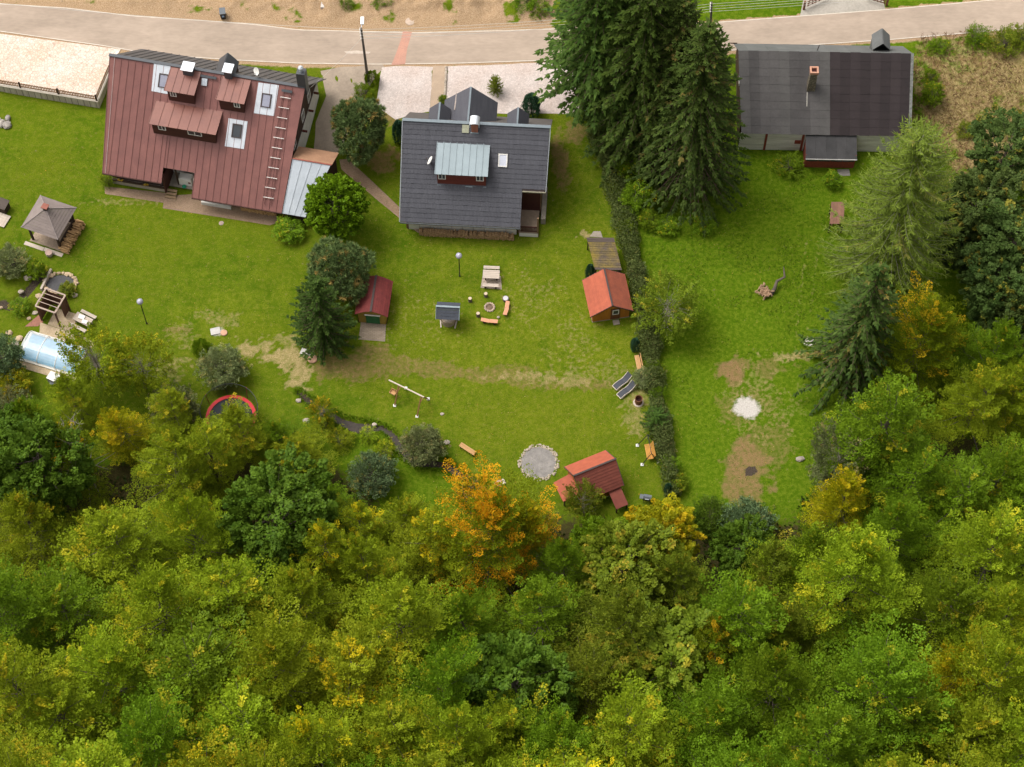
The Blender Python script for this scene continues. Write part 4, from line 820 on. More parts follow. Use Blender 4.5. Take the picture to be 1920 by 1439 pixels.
# flat shelter behind the orange shed
c = P(1133, 476, 1.9); t = thing('shelter', 'weathered flat roofed shelter with yellow moss on its boards', 'shelter', (c.x, c.y, 0), -.02)
mossy = mat('mossy_boards', (.085, .062, .050), (.062, .046, .038), scale=1.1, fine=.25, rnd=.14, stretch=(.3, 2, 1))
moss2 = mat('moss_boards', (.080, .060, .048), (.22, .155, .02), scale=.75, fine=.5, rnd=.12)
q = [P(*p_, 1.95)-Vector((c.x, c.y, 0)) for p_ in ((1099,446), (1150.5,446), (1166.7,506.7), (1116.7,506.7))]
for i in range(14):
    a, b = i/14, (i+1)/14-.006
    A, B, C_, D_ = q[0].lerp(q[3], a), q[1].lerp(q[2], a), q[1].lerp(q[2], b), q[0].lerp(q[3], b); z_ = 1.95+.012*(i % 2)
    MB().slab([(D_.x, D_.y, z_), (C_.x, C_.y, z_), (B.x, B.y, z_), (A.x, A.y, z_)], .04).build('roof_board', moss2 if 1 < i < 13 else mossy, t)
for p_ in q: k = p_*.9; MB().box(k.x-.06, k.x+.06, k.y-.06, k.y+.06, -.05, 1.9).build('post', dk, t)
k0, k1 = q[1]*.92, q[2]*.92; MB().beam((k0.x, k0.y, .95), (k1.x, k1.y, .95), .05, 1.7).build('back_wall', mossy, t)
sheet('pad', [(1105,444),(1113,434),(1126,434),(1130,446)], slab_c, .015, 'pale stone pad behind the mossy shelter', 'pad')
# dark red arched shed beside the fir
t = thing('arched_shed', 'small yellow shed with arched dark red shingle roof', 'shed', (-13.1, 8.35, 0), -1.672)
wine = mat('wine_shingle', (.175, .032, .028), (.13, .024, .022), scale=3, rough=.8, fine=.45, rnd=.07)
arch = lambda k: (1.58*k, 2.45-.28*k-.55*k*k); archl = lambda k: (-1.58*k, 2.45-.28*k-.55*k*k)
courses(None, 'shingle_row', wine, t, archl, -2.0, 2.0, 8); courses(None, 'shingle_row', wine, t, arch, -2.0, 2.0, 8)
MB().beam((-2.02, 0, 2.5), (2.02, 0, 2.5), .2, .05).build('ridge_cap', frame_dk, t)
MB().box(-1.75, 1.75, -1.32, -1.26, 0, 1.72).build('side_wall', yelloww, t); MB().box(-1.75, 1.75, 1.26, 1.32, 0, 1.72).build('side_wall', yelloww, t)
for s in (-1, 1): MB().add([(s*1.8+o_, v, z_) for o_ in (-.03, .03) for v, z_ in ((-1.3, 0), (1.3, 0), (1.3, 1.72), (.7, 2.05), (0, 2.36), (-.7, 2.05), (-1.3, 1.72))], [(6, 5, 4, 3, 2, 1, 0), (7, 8, 9, 10, 11, 12, 13)]+[(i, (i+1) % 7, (i+1) % 7+7, i+7) for i in range(7)]).build('end_wall', yelloww, t)
MB().box(1.84, 1.9, -.55, .75, .1, 1.6).build('door', greenp, t); MB().box(1.9, 2.0, -.65, .85, 1.62, 1.7).build('door_lintel', white, t)
MB().box(-1.8, 1.85, -1.4, 1.4, -.05, .0).build('base', slab_c, t)
sheet('pad', [(677,604),(724,606),(722,641),(672,637)], cellmat('pad_boards', [(.33, .26, .19), (.27, .21, .15)], 2.2, (.15, .12, .09), brick=(.9, .3), jw=.02), .018, 'boarded pad in front of the arched dark red shed', 'pad')
# gazebo
t = thing('gazebo', 'open timber gazebo with brown hipped shingle roof', 'gazebo', (-44.64, 16.79, 0), -.374); s_ = 1.98
gz = mat('gazebo_shingle', (.225, .180, .160), (.185, .148, .132), scale=1.5, rough=.85, fine=.18, rnd=.05)
for k in range(4):
    ca, sa_ = math.cos(k*math.pi/2), math.sin(k*math.pi/2)
    for i in range(9):
        t0, t1 = i/9, (i+1)/9; z0, z1 = 4.23-1.62*t0, 4.23-1.62*t1
        pts = [(-s_*t1, -s_*t1, z1+.03), (s_*t1, -s_*t1, z1+.03), (s_*t0, -s_*t0, z0+.004), (-s_*t0, -s_*t0, z0+.004)]
        if i == 0: pts = pts[:2]+[(0, 0, z0+.004)]
        MB().slab([(x_*ca-y_*sa_, x_*sa_+y_*ca, z_) for x_, y_, z_ in pts], .03).build('shingle_row', gz, t)
    MB().beam((s_*ca-s_*sa_, s_*sa_+s_*ca, 2.64), (.02*ca, .02*sa_, 4.27), .1, .04).build('hip_cap', mat('hip_cap', (.27, .22, .20)), t)
ch_ = MB().box(-.2, .2, -.2, .2, 3.95, 4.5).build('smoke_outlet', iron, t); MB().slab([(-.32, -.3, 4.6), (.32, -.3, 4.6), (.3, .3, 4.6), (-.3, .3, 4.6)], .08).build('cap', mat('cap_rust', (.28, .10, .07)), ch_)
for x_, y_ in ((-1.5, -1.5), (1.5, -1.5), (-1.5, 1.5), (1.5, 1.5), (-.35, -.2), (.35, -.2)):
    MB().box(x_-.09, x_+.09, y_-.09, y_+.09, 0, 2.6 if abs(x_) > 1 else 2.9).build('post', dk, t)
for y_ in (-1.5, 1.5): MB().box(-1.6, 1.6, y_-.07, y_+.07, 2.4, 2.55).build('plate_beam', dk, t)
for x_ in (-1.5, 1.5): MB().box(x_-.07, x_+.07, -1.6, 1.6, 2.4, 2.54).build('plate_beam', dk, t)
MB().box(1.46, 1.54, -1.4, 1.4, .2, 1.0).build('side_panel', dk, t); MB().box(-1.54, -1.46, -.2, 1.4, .2, .95).build('side_panel', dk, t); MB().box(-1.4, 1.4, 1.46, 1.54, .2, 1.0).build('side_panel', dk, t)
MB().box(-.55, .55, .1, .75, .7, .76).build('table_top', palew, t)
MB().box(-1.75, 1.75, -1.75, 1.75, -.03, .05).build('floor', cellmat('gazebo_floor', [(.40, .30, .215), (.33, .245, .175)], 3, (.2, .15, .1), brick=(.5, .5), jw=.015), t)
MB().box(-2.1, -.05, -2.35, -1.95, -.03, .06).build('kerb_slab', palew, t); MB().box(.0, 2.0, -2.3, -1.9, -.03, .06).build('kerb_slab', palew, t)
def l2w(t, u, v, z=0): a = t.rotation_euler[2]; return Vector((t.location.x+u*math.cos(a)-v*math.sin(a), t.location.y+u*math.sin(a)+v*math.cos(a), z))
firewood('firewood_stack', l2w(t, 2.0, -1.8), l2w(t, 2.0, 1.9), .75, .85, 'loose heap of split logs against the side of the gazebo', logm2, None, seed=9, rag=.5)
b_ = thing('wooden_tub', 'small wooden tub with pale lid near the gazebo', 'tub', at(93, 479)); MB().lathe((0, 0, 0), [(.28, 0), (.33, .25), (.31, .5)], 14).build('body', palew, b_); MB().lathe((0, 0, .5), [(.34, 0), (.34, .04)], 14).build('lid', mat('lid_pink', (.45, .31, .25)), b_)
t = thing('platform', 'low weathered wooden platform with a dark hutch by the gazebo lawn', 'platform', at(3, 412), -.4)
for i in range(5): MB().box(-.75+i*.3, -.46+i*.3, -.8, .6, .12, .17).build('plank', palew, t)
MB().box(-.7, .7, -.7, -.6, 0, .12).box(-.7, .7, .4, .5, 0, .12).build('bearer', dk, t); MB().box(-.9, .1, .7, 1.6, 0, .9).build('hutch', dk, t); MB().slab([(-1.0, .6, .95), (.2, .6, .95), (.2, 1.7, 1.1), (-1.0, 1.7, 1.1)], .04).build('hutch_roof', mossy, t)
t = thing('rock_pile', 'pile of grey boulders on the western lawn', 'rocks', at(8, 228))
for i in range(7): MB().rock((random.uniform(-.8, .5), random.uniform(-.9, .7), .2), (random.uniform(.25, .5), random.uniform(.25, .45), .35), 40+i).build('boulder', mat('boulder', (.36, .32, .27), (.25, .22, .19), scale=3, fine=.3, rnd=.15), t)
# ---- garden lamps
glb = mat('lamp_globe', (.42, .40, .46), (.34, .32, .38), scale=2, rough=.12, fine=.05, spec=.7)
def lamp(q, top, label):
    b = at(*q); z = 3.4
    for _ in range(20):
        p_ = P(*top, z); z += (p_.y-b.y)*1.2
    t = thing('garden_lamp', label, 'lamp', b); MB().lathe((0, 0, 0), [(.09, 0), (.09, .12), (.05, .16), (.045, z-.3), (.1, z-.27), (.1, z-.2)], 10).build('pole', iron, t)
    MB().lathe((0, 0, z), [(.04, -.3), (.18, -.24), (.28, -.12), (.31, 0), (.28, .13), (.17, .25), (.05, .3)], 18).build('globe', glb, t, smooth=True); return t
lamp((862, 518), (859.5, 480), 'globe lamp on a dark pole beside the picnic table lawn')
lamp((275, 607), (265, 566), 'globe lamp on a dark pole standing alone on the western lawn')
# ---- well
t = thing('well', 'round stone garden well under a small slate roof', 'well', at(841, 603), -.06)
wst = cellmat('well_stone', [(.46, .36, .27), (.36, .28, .21)], 4, (.22, .17, .13), jw=.08)
MB().lathe((0, 0, 0), [(.66, 0), (.66, .75), (.70, .76), (.70, .85), (.1, .87)], 20).build('ring', wst, t); MB().lathe((0, .05, .86), [(.62, 0), (.62, .05)], 18).build('cover', palew, t); MB().box(-.62, .62, -.03, .03, .92, .95).build('cover_batten', dk, t)
for s in (-1, 1):
    MB().box(s*.78-.06, s*.78+.06, -.06+.1, .06+.1, 0, 2.2).build('post', stp, t); MB().beam((s*.78, .1, .1), (s*.66, -.75, .05), .12, .1).build('foot', palew, t)
    pts = [(-1.1, .1+s*.95, 1.75), (1.1, .1+s*.95, 1.75), (1.1, .1, 2.55), (-1.1, .1, 2.55)]
    courses(None, 'slate_row', mat('well_slate', (.065, .07, .085), (.05, .055, .068), scale=3, fine=.2, rnd=.08), t, lambda k: (.1+s*.95*k, 2.55-.8*k), -1.1, 1.1, 4)
MB().beam((-1.13, .1, 2.58), (1.13, .1, 2.58), .18, .05).build('ridge_cap', zinc, t); MB().beam((-.75, .1, 1.35), (.75, .1, 1.35), .1).build('windlass', stp, t)
for s in (-1, 1): MB().beam((s*1.1, -.86, 1.76), (s*1.1, .1, 2.58), .05, .08).build('verge', zinc, t)
# ---- picnic table and bench on stone pad
t = thing('picnic_table', 'pale weathered picnic table on a stone pad', 'table', at(921, 524), -.05)
for i in range(5): MB().box(-.8, .8, -.36+i*.19, -.185+i*.19, .72, .77).build('top_plank', palew, t)
for s in (-1, 1): MB().box(s*.55-.05, s*.55+.05, -.3, .5, .62, .72).build('cross_bar', dk, t); MB().box(s*.55-.06, s*.55+.06, -.12, .0, 0, .62).build('leg', dk, t); MB().box(s*.55-.06, s*.55+.06, .25, .37, 0, .62).build('leg', dk, t)
for v, lab in ((-.95, 'weathered backless bench on the camera lawn side of the picnic table'), (1.05, 'weathered backless bench between the picnic table and the house')):
    lab = 'weathered backless bench facing away from the grey roofed house' if v < 0 else 'weathered backless bench half hidden behind the picnic table'
    b = thing('picnic_bench', lab, 'bench', l2w(t, -.02, v), -.05)
    for i in range(2): MB().box(-.77, .77, -.17+i*.175, -.005+i*.175, .42, .47).build('seat_plank', palew, b)
    for s in (-1, 1): MB().box(s*.5-.05, s*.5+.05, -.13, .13, 0, .42).build('leg', dk, b)
sheet('pad', [(905,516),(940,518),(941,543),(902,540)], cellmat('pad_stone', [(.48, .38, .30), (.40, .31, .24)], 3.2, (.25, .2, .15), jw=.08), .015, 'stone paved pad under the picnic table', 'pad', wob=.05)
# ---- fire pit circle
fp = at(918, 577); t = thing('fire_pit', 'ring of pale stones round a campfire hole', 'fire pit', fp)
for i in range(13): a = 2*math.pi*i/13; MB().rock((.43*math.cos(a), .43*math.sin(a), .08), (.12, .12, .14), i+60).build('stone', mat('pit_stone', (.50, .38, .28), (.38, .28, .21), scale=5, fine=.3, rnd=.12), t)
MB().lathe((0, 0, -.0), [(.36, .01), (.3, .03), (.1, .05)], 14).build('embers_bed', mat('burnt_earth', (.20, .13, .08), (.10, .07, .045), scale=6, fine=.4), t)
cutw = mat('cut_wood', (.60, .48, .34), (.48, .37, .25), scale=6, fine=.2)
for q in ((881.5, 565), (911, 556), (896.5, 593)):
    t = thing('log_stool', 'upright sawn log used as a stool by the fire pit', 'log', at(*q), 0, 'log stools round the fire pit'); MB().lathe((0, 0, 0), [(.19, 0), (.17, .2), (.18, .52)], 12).build('log', bark_pale_ := mat('log_bark', (.17, .125, .10), (.11, .08, .065), scale=6, fine=.4), t); MB().lathe((0, 0, .52), [(.17, 0), (.16, .012)], 12).build('cut_face', cutw, t)
t = thing('round_tub', 'round dark rimmed tub with a pale lid by the fire pit', 'tub', at(948, 563)); MB().lathe((0, 0, 0), [(.26, 0), (.30, .3), (.31, .34)], 16).build('body', mat('tub_dark', (.12, .085, .075)), t); MB().lathe((0, 0, .345), [(.25, 0), (.25, .02)], 16).build('lid', mat('lid_grey', (.52, .50, .49), (.45, .43, .42)), t)
for q, a, L_, lab in (((950, 582), 1.36, 1.55, 'salmon painted plank bench standing beside the round tub'), ((917.5, 606), -.17, 1.6, 'salmon painted plank bench between the fire pit and the lower lawn')):
    t = thing('plank_bench', lab, 'bench', at(*q), a)
    for i, (x0, x1) in enumerate(((-L_/2, -.01), (.01, L_/2))): MB().obox(((x0+x1)/2, .03 if i else -.0, .4), ((x1-x0)/2, .03*(1 if i else -1), 0), (0, .19, 0), (0, 0, .04)).build('seat', salmon, t)
    for s in (-1, 1): MB().lathe((s*.5, 0, 0), [(.15, 0), (.14, .36)], 10).build('leg', dk, t)
t = tag(MB().rock((0, 0, .08), (.16, .13, .13), 77).build('stone', stonew, None, at(935, 596)), 'single pale stone lying between the two salmon benches', 'stone')
# ---- gravel circle with stone ring
t = thing('gravel_circle', 'round grey gravel bed ringed with pale stones', 'gravel bed', at(1010, 868)); bedm = mat('dark_gravel', (.17, .155, .14), (.26, .235, .21), scale=1.5, fine=.3, bump=.03, bscale=14)
MB().lathe((0, 0, 0), [(1.62, .01), (1.5, .03), (.2, .02)], 40).build('bed', bedm, t); ringm = mat('ring_stone', (.47, .39, .29), (.34, .28, .21), scale=5, fine=.35, rnd=.18)
rk = [MB().rock((0, 0, .06), (.12, .10, .12), 90+i).mesh('stone', ringm) for i in range(6)]
for i in range(190):
    a = random.uniform(0, 6.283); r_ = random.choice((1.6, 1.68, 1.76, 1.84))+random.uniform(-.04, .04); o = obj('stone', rk[i % 6], t, (r_*math.cos(a), r_*math.sin(a), -.0), random.uniform(0, 6)); k = random.uniform(.45, .95); o.scale = (k, k, k)
# ---- benches, loungers, swing seat, barrel, grill
def slat_bench(q, a, label, back=True, L_=1.55):
    t = thing('garden_bench', label, 'bench', at(*q), a)
    for i in range(4): MB().box(-L_/2, L_/2, -.22+i*.115, -.125+i*.115, .43, .46).build('seat_slat', oakb, t)
    for s in (-1, 1):
        MB().box(s*L_*.4-.03, s*L_*.4+.03, -.2, -.14, 0, .43).build('leg', dk, t); MB().box(s*L_*.4-.03, s*L_*.4+.03, .2, .26, 0, .43 if not back else .85).build('leg', dk, t); MB().box(s*L_*.4-.025, s*L_*.4+.025, -.2, .2, .37, .42).build('rail', dk, t)
    if back:
        for i in range(3): MB().box(-L_/2, L_/2, .27+i*.015, .3+i*.015, .53+i*.13, .63+i*.13).build('back_slat', oakb, t)
    return t
slat_bench((1196, 684), -1.42, 'slatted garden bench with backrest against the hedge')
slat_bench((877, 846), -.62, 'small slatted bench alone on the lower lawn', back=False, L_=1.7)
sling = mat('lounger_sling', (.060, .062, .072), (.048, .05, .06), scale=6, fine=.15)
pale_fr = mat('lounger_frame', (.66, .56, .44), (.56, .47, .36), scale=6)
for q, lab in (((1166, 719), 'dark sling sun lounger nearest the slatted bench by the hedge'), ((1174, 735), 'dark sling sun lounger nearest the rusty barrel')):
    t = thing('sun_lounger', lab, 'sun lounger', at(*q), .70)
    pr = [(-.95, .20), (-.6, .34), (-.2, .34), (.15, .26), (.45, .34), (.75, .58), (.95, .80)]
    m_ = MB()
    for (x0, z0), (x1, z1) in zip(pr[:-1], pr[1:]): m_.slab([(x0, -.27, z0), (x1, -.27, z1), (x1, .27, z1), (x0, .27, z0)], .02)
    m_.build('sling', sling, t)
    for s in (-1, 1): MB().tube([(x_, s*.30, z_-.01) for x_, z_ in pr], .028, 6).build('side_rail', pale_fr, t); MB().tube([(-.8, s*.30, 0), (-.3, s*.30, .16), (.3, s*.3, .2), (.75, s*.30, 0)], .028, 6).build('runner', pale_fr, t)
    MB().beam((-.95, -.3, .2), (-.95, .3, .2), .05).build('foot_bar', pale_fr, t)
t = thing('fire_barrel', 'rusty open barrel standing on a stone pad by the hedge', 'barrel', at(1197, 755)); rb_ = mat('barrel_rust', (.20, .085, .035), (.12, .05, .025), scale=4, fine=.35)
m_ = MB(); m_.lathe((0, 0, .04), [(.33, 0), (.36, .1), (.34, .35), (.36, .4), (.35, .72), (.37, .74), (.37, .77), (.32, .77), (.31, .3), (.05, .28)], 20); m_.build('body', rb_, t); MB().lathe((0, 0, 0), [(.5, 0), (.48, .04)], 14).build('pad', palew, t); MB().lathe((0, 0, .33), [(.30, 0), (.28, .02)], 14).build('ash', mat('soot', (.02, .015, .012)), t)
feet = [at(1195, 836), at(1229.5, 832), at(1204, 872), at(1234, 867)]; cen = sum(feet, Vector())/4; t = thing('bench_swing', 'wooden swing seat hanging in a dark metal frame by the hedge', 'swing', cen)
a0, a1 = (feet[0]+feet[1])/2-cen, (feet[2]+feet[3])/2-cen; a0.z = a1.z = 2.05
for i, e in ((0, a0), (1, a0), (2, a1), (3, a1)): MB().tube([feet[i]-cen+Vector((0, 0, .05)), e], .035, 6).build('leg', iron, t); MB().obox(feet[i]-cen+Vector((0, 0, .04)), (.14, 0, 0), (0, .14, 0), (0, 0, .05)).build('foot', white, t)
MB().tube([a0, a1], .035, 6).build('top_bar', iron, t)
dr = (a1-a0).normalized(); sdv = Vector((-dr.y, dr.x, 0)); m0 = (a0+a1)/2*1.0
for i in range(5): c_ = Vector((m0.x, m0.y, .5))+sdv*(-.38+i*.12)*-1; MB().obox(c_-sdv*.12, dr*.78, sdv*.05, (0, 0, .018)).build('seat_slat', mat('swing_orange', (.55, .27, .06), (.44, .21, .045), scale=5, fine=.2, rnd=.08), t)
for i in range(4): c_ = Vector((m0.x, m0.y, .62+i*.13))+sdv*(.34+.05*i); MB().obox(c_, dr*.78, sdv*.018, (0, 0, .05)).build('back_slat', MATS['swing_orange'], t)
for s in (-1, 1):
    for e in (-.35, .3): MB().tube([Vector((m0.x, m0.y, .5))+dr*s*.72+sdv*e, m0+dr*s*.72], .012, 4).build('chain', iron, t)
t = thing('grill', 'black covered grill cart with grey hood on the lawn', 'grill', at(1213, 940), -.2)
MB().box(-.35, .35, -.25, .25, .55, .8).build('firebox', blackm, t); MB().add([(x_, y_, z_) for x_ in (-.36, .36) for y_, z_ in ((-.27, .8), (-.25, 1.0), (-.1, 1.14), (.12, 1.12), (.27, .82))], [(4, 3, 2, 1, 0), (5, 6, 7, 8, 9)]+[(i, i+1, i+6, i+5) for i in range(4)]).build('hood', greyp, t)
for x_ in (-.3, .3):
    for y_ in (-.2, .2): MB().box(x_-.025, x_+.025, y_-.025, y_+.025, 0, .55).build('leg', iron, t)
MB().box(-.7, -.37, -.22, .22, .76, .79).build('side_shelf', greyp, t); MB().beam((-.2, -.3, .98), (.2, -.3, .98), .03).build('handle', bright, t)
# ---- timber swing frame by the brook
b0, b1 = P(729, 713, 2.35), P(795, 745, 2.35); cen = (b0+b1)/2; cen.z = 0; t = thing('timber_swing', 'timber swing frame with a pale beam and hanging box seat', 'swing', cen)
MB().tube([b0-cen, b1-cen], .07, 8).build('beam', mat('pale_log', (.62, .52, .42), (.52, .43, .34), scale=4), t); dr = (b1-b0).normalized(); sdv = Vector((-dr.y, dr.x, 0))
for s, e in ((.28, 0), (.92, 0)):
    p_ = (b0-cen).lerp(b1-cen, s)
    for k in (-1, 1): ft = Vector((p_.x, p_.y, 0))+sdv*k*1.05+dr*.05; MB().beam(p_-Vector((0, 0, .05)), ft, .11).build('leg', mat('leg_brown', (.30, .16, .06), (.22, .115, .045), scale=4), t); MB().obox(ft+Vector((0, 0, .04)), (.13, 0, 0), (0, .13, 0), (0, 0, .05)).build('foot', white, t)
    MB().beam(p_-Vector((0, 0, .9))+sdv*.38, p_-Vector((0, 0, .9))-sdv*.38, .07).build('tie', MATS['leg_brown'], t)
p_ = (b0-cen).lerp(b1-cen, .12); cs = Vector((p_.x, p_.y, .55))-sdv*.15
st_ = MB().obox(cs, dr*.28, sdv*.22, (0, 0, .02)).build('box_seat', oakb, t)
for e, h_ in ((sdv*.22, .3), (sdv*-.22, .14)): MB().obox(cs+e+Vector((0, 0, h_/2)), dr*.28, sdv*.02, (0, 0, h_/2)).build('seat_side', oakb, t)
for s in (-1, 1): MB().obox(cs+dr*s*.28+Vector((0, 0, .08)), dr*.02, sdv*.22, (0, 0, .08)).build('seat_side', oakb, t); MB().tube([cs+dr*s*.26, p_+dr*s*.2], .012, 4).build('rope', dk, t)
# ---- trampoline
c = P(433, 783, .9); t = thing('trampoline', 'round trampoline with red padding and black safety net', 'trampoline', (c.x, c.y, 0)); r_ = 2.35
m_ = MB(); n_ = 36
for i in range(n_):
    a, b = 2*math.pi*i/n_, 2*math.pi*(i+1)/n_; m_.slab([(r_*math.cos(a), r_*math.sin(a), .92), (r_*math.cos(b), r_*math.sin(b), .92), ((r_-.33)*math.cos(b), (r_-.33)*math.sin(b), .93), ((r_-.33)*math.cos(a), (r_-.33)*math.sin(a), .93)], .05)
m_.build('padding', mat('pad_red', (.50, .018, .022), (.42, .015, .02), scale=3, rough=.5), t); MB().lathe((0, 0, .85), [(r_-.32, 0), (r_-.32, .02)], 36).build('mat', mat('jump_mat', (.022, .024, .028)), t)
netm = mat('safety_net', (.012, .014, .014), alpha=.42); m_ = MB()
for i in range(n_):
    a, b = 2*math.pi*i/n_, 2*math.pi*(i+1)/n_; R2 = r_+.1; m_.add([(R2*math.cos(a), R2*math.sin(a), .95), (R2*math.cos(b), R2*math.sin(b), .95), ((R2+.2)*math.cos(b), (R2+.2)*math.sin(b), 2.55), ((R2+.2)*math.cos(a), (R2+.2)*math.sin(a), 2.55)], [(0, 1, 2, 3)])
m_.build('net', netm, t)
m_ = MB(); m_.tube([((r_+.3)*math.cos(2*math.pi*i/n_), (r_+.3)*math.sin(2*math.pi*i/n_), 2.56) for i in range(n_+1)], .025, 5); m_.build('net_hoop', blackm, t)
for i in range(8):
    a = 2*math.pi*i/8+.2; MB().tube([((r_+.1)*math.cos(a), (r_+.1)*math.sin(a), 0), ((r_+.12)*math.cos(a), (r_+.12)*math.sin(a), .9), ((r_+.34)*math.cos(a), (r_+.34)*math.sin(a), 2.6)], .03, 5).build('net_pole', mat('pole_red', (.35, .02, .022)) if i % 2 else blackm, t)
# ---- lids, slabs, stones
orange_lid = mat('clay_lid', (.52, .30, .19), (.44, .25, .16), scale=4, fine=.15)
def lid(q, r_, m, label, cat='cover', h=.1): return tag(MB().lathe((0, 0, 0), [(r_, 0), (r_, h), (r_*.9, h+.03), (r_*.3, h+.035)], 20).build('manhole_cover', m, None, at(*q)), label, cat)
lid((420, 625), .33, orange_lid, 'round orange clay cover beside the pale ash patch'); lid((586, 674), .46, orange_lid, 'round orange clay cover at the foot of the fir'); lid((415, 419), .25, mat('lid_stone', (.36, .27, .21)), 'small brown round cover in the lawn before the red roofed house', h=.02); lid((769, 41), .5, mat('lid_sand', (.50, .38, .29)), 'large sandy round cover on the bare earth by the road', h=.05)
tag(MB().obox((0, 0, .06), (.55, -.18, 0), (.1, .3, 0), (0, 0, .06)).build('stone_slab', mat('slab_grey', (.50, .47, .43), (.40, .37, .34), scale=3), None, at(575, 662)), 'grey stone slab lying beside the clay cover', 'slab')
tag(MB().obox((0, 0, .05), (.45, .1, 0), (-.08, .35, 0), (0, 0, .05)).build('stone_slab', mat('slab_grey', (.50, .47, .43)), None, at(404, 622)), 'pale square stone slab beside the box ball', 'slab')
tag(MB().obox((0, 0, .15), (.5, .2, 0), (-.12, .22, 0), (0, 0, .14)).build('timber_block', palew, None, at(936, 908)), 'pale sawn timber block at the wood edge by the brook', 'block')
for k, (q, r_, lab) in enumerate([((702, 797), .25, 'round pale stone on the bank of the brook'), ((575, 790), .35, 'whitish boulder among dry stalks at the head of the brook'), ((560, 752), .3, 'pale stone beside the straggly orange bush'), ((1500, 862), .4, 'pale rotten stump at the meadow edge'), ((838, 830), .3, 'flat grey stone beside the willow shrub'), ((829, 777), .18, 'small brown stone beside the timber swing frame')]):
    tag(MB().rock((0, 0, r_*.25), (r_, r_*.8, r_*.6), 120+k).build('stone', stonew, None, at(*q)), lab, 'stone')
# ---- pile of branches with an old stump in the meadow
t = thing('branch_pile', 'heap of split branches beside a twisted old trunk in the meadow', 'wood pile', at(1432, 550)); t.scale = (1.45, 1.45, 1.3); g_ = random.Random(4); m_ = MB()
for i in range(60):
    a = g_.uniform(0, 6.28); r_ = g_.uniform(0, .55); p_ = Vector((r_*math.cos(a), r_*math.sin(a)*.8, g_.uniform(.05, .35))); d_ = Vector((g_.uniform(-1, 1), g_.uniform(-1, 1), g_.uniform(-.1, .5))).normalized()*g_.uniform(.2, .55); m_.tube([p_-d_*.4, p_+d_*.6], g_.uniform(.025, .06), 4)
stuff(m_.build('branches', mat('split_branch', (.48, .31, .19), (.25, .15, .09), scale=6, fine=.4), t)); MB().tube([(.45, -.1, 0), (.7, .15, .35), (.85, .6, .6), (1.35, .8, .8), (1.3, 1.5, 1.0)], [.16, .13, .10, .08, .03], 7).build('old_trunk', bark, t)
# ---- small brown roofed rack in front of the larch
q0 = at(1563, 428); t = thing('wood_rack', 'small lean-to rack with reddish brown roof beside the larch', 'rack', q0)
c4 = [P(*p_, z_)-q0 for p_, z_ in (((1559,379), 1.9), ((1584,379), 1.9), ((1582,420), 1.6), ((1556,420), 1.6))]
for i in range(4): a, b = i/4, (i+1)/4-.01; MB().slab([c4[3].lerp(c4[2], a), c4[3].lerp(c4[2], b), c4[0].lerp(c4[1], b), c4[0].lerp(c4[1], a)], .04).build('roof_board', mat('rack_roof', (.24, .12, .075), (.18, .09, .06), scale=3, rnd=.1, fine=.3), t)
for p_ in c4: MB().box(p_.x*.92-.05, p_.x*.92+.05, p_.y*.92-.05, p_.y*.92+.05, 0, p_.z-.05).build('post', dk, t)
m_ = MB()
for i in range(40): m_.tube([(g_.uniform(-.4, .9), g_.uniform(.1, 1.2), .1+.09*(i//5)), (g_.uniform(-.4, .9)+.1, g_.uniform(.9, 1.9), .1+.09*(i//5))], .06, 5)
stuff(m_.build('logs', logm, t))
# ---- pool, deck, pergola
pc = at(99, 664); pa = -.325; t = thing('swimming_pool', 'small blue swimming pool under a clear arched sliding cover', 'pool', pc, pa); hl_, hw = 2.75, 1.5
MB().box(-hl_, hl_, -hw+.12, hw-.12, .0, .03).build('water', mat('pool_water', (.05, .34, .52), (.04, .28, .46), scale=1.5, rough=.08, bump=.01, bscale=3, spec=.5), t)
pw = mat('pool_rim', (.70, .66, .58), (.60, .56, .49), scale=3)
MB().box(-hl_-.2, hl_+.2, hw-.12, hw+.12, 0, .12).build('rim', pw, t); MB().box(-hl_-.2, hl_+.2, -hw-.12, -hw+.12, 0, .12).build('rim', pw, t); MB().box(-hl_-.2, -hl_, -hw+.12, hw-.12, 0, .10).build('rim', pw, t); MB().box(hl_, hl_+.2, -hw+.12, hw-.12, 0, .10).build('rim', pw, t)
poly = mat('polycarbonate', (.80, .84, .86), (.74, .78, .80), scale=2, rough=.12, fine=.04, alpha=.38, spec=.8)
def archp(k): a = math.pi*k; return (-hw*math.cos(a)*.98, .12+.95*math.sin(a)**.85)
for i in range(3):
    x0, x1 = -hl_+i*2*hl_/3, -hl_+(i+1)*2*hl_/3; m_ = MB()
    for k in range(14): (y0, z0), (y1, z1) = archp(k/14), archp((k+1)/14); m_.add([(x0+.03, y0, z0), (x0+.03, y1, z1), (x1-.03, y1, z1), (x1-.03, y0, z0)], [(0, 1, 2, 3)])
    m_.build('cover_panel', poly, t, smooth=True)
for x_ in (-hl_, -hl_/3, hl_/3, hl_): MB().tube([(x_, *archp(k/14)) for k in range(15)], .05, 6).build('cover_rib', white, t)
m_ = MB(); pts = [(-hl_, *archp(k/14)) for k in range(15)]; m_.add(pts, [tuple(range(15))]); m_.build('end_panel', poly, t)
deckm = cellmat('deck_tiles', [(.52, .40, .26), (.44, .33, .21)], 2.2, (.3, .22, .14), brick=(.5, .5), jw=.012)
def ploc(u, v): return pc+Vector((u*math.cos(pa)-v*math.sin(pa), u*math.sin(pa)+v*math.cos(pa), 0))
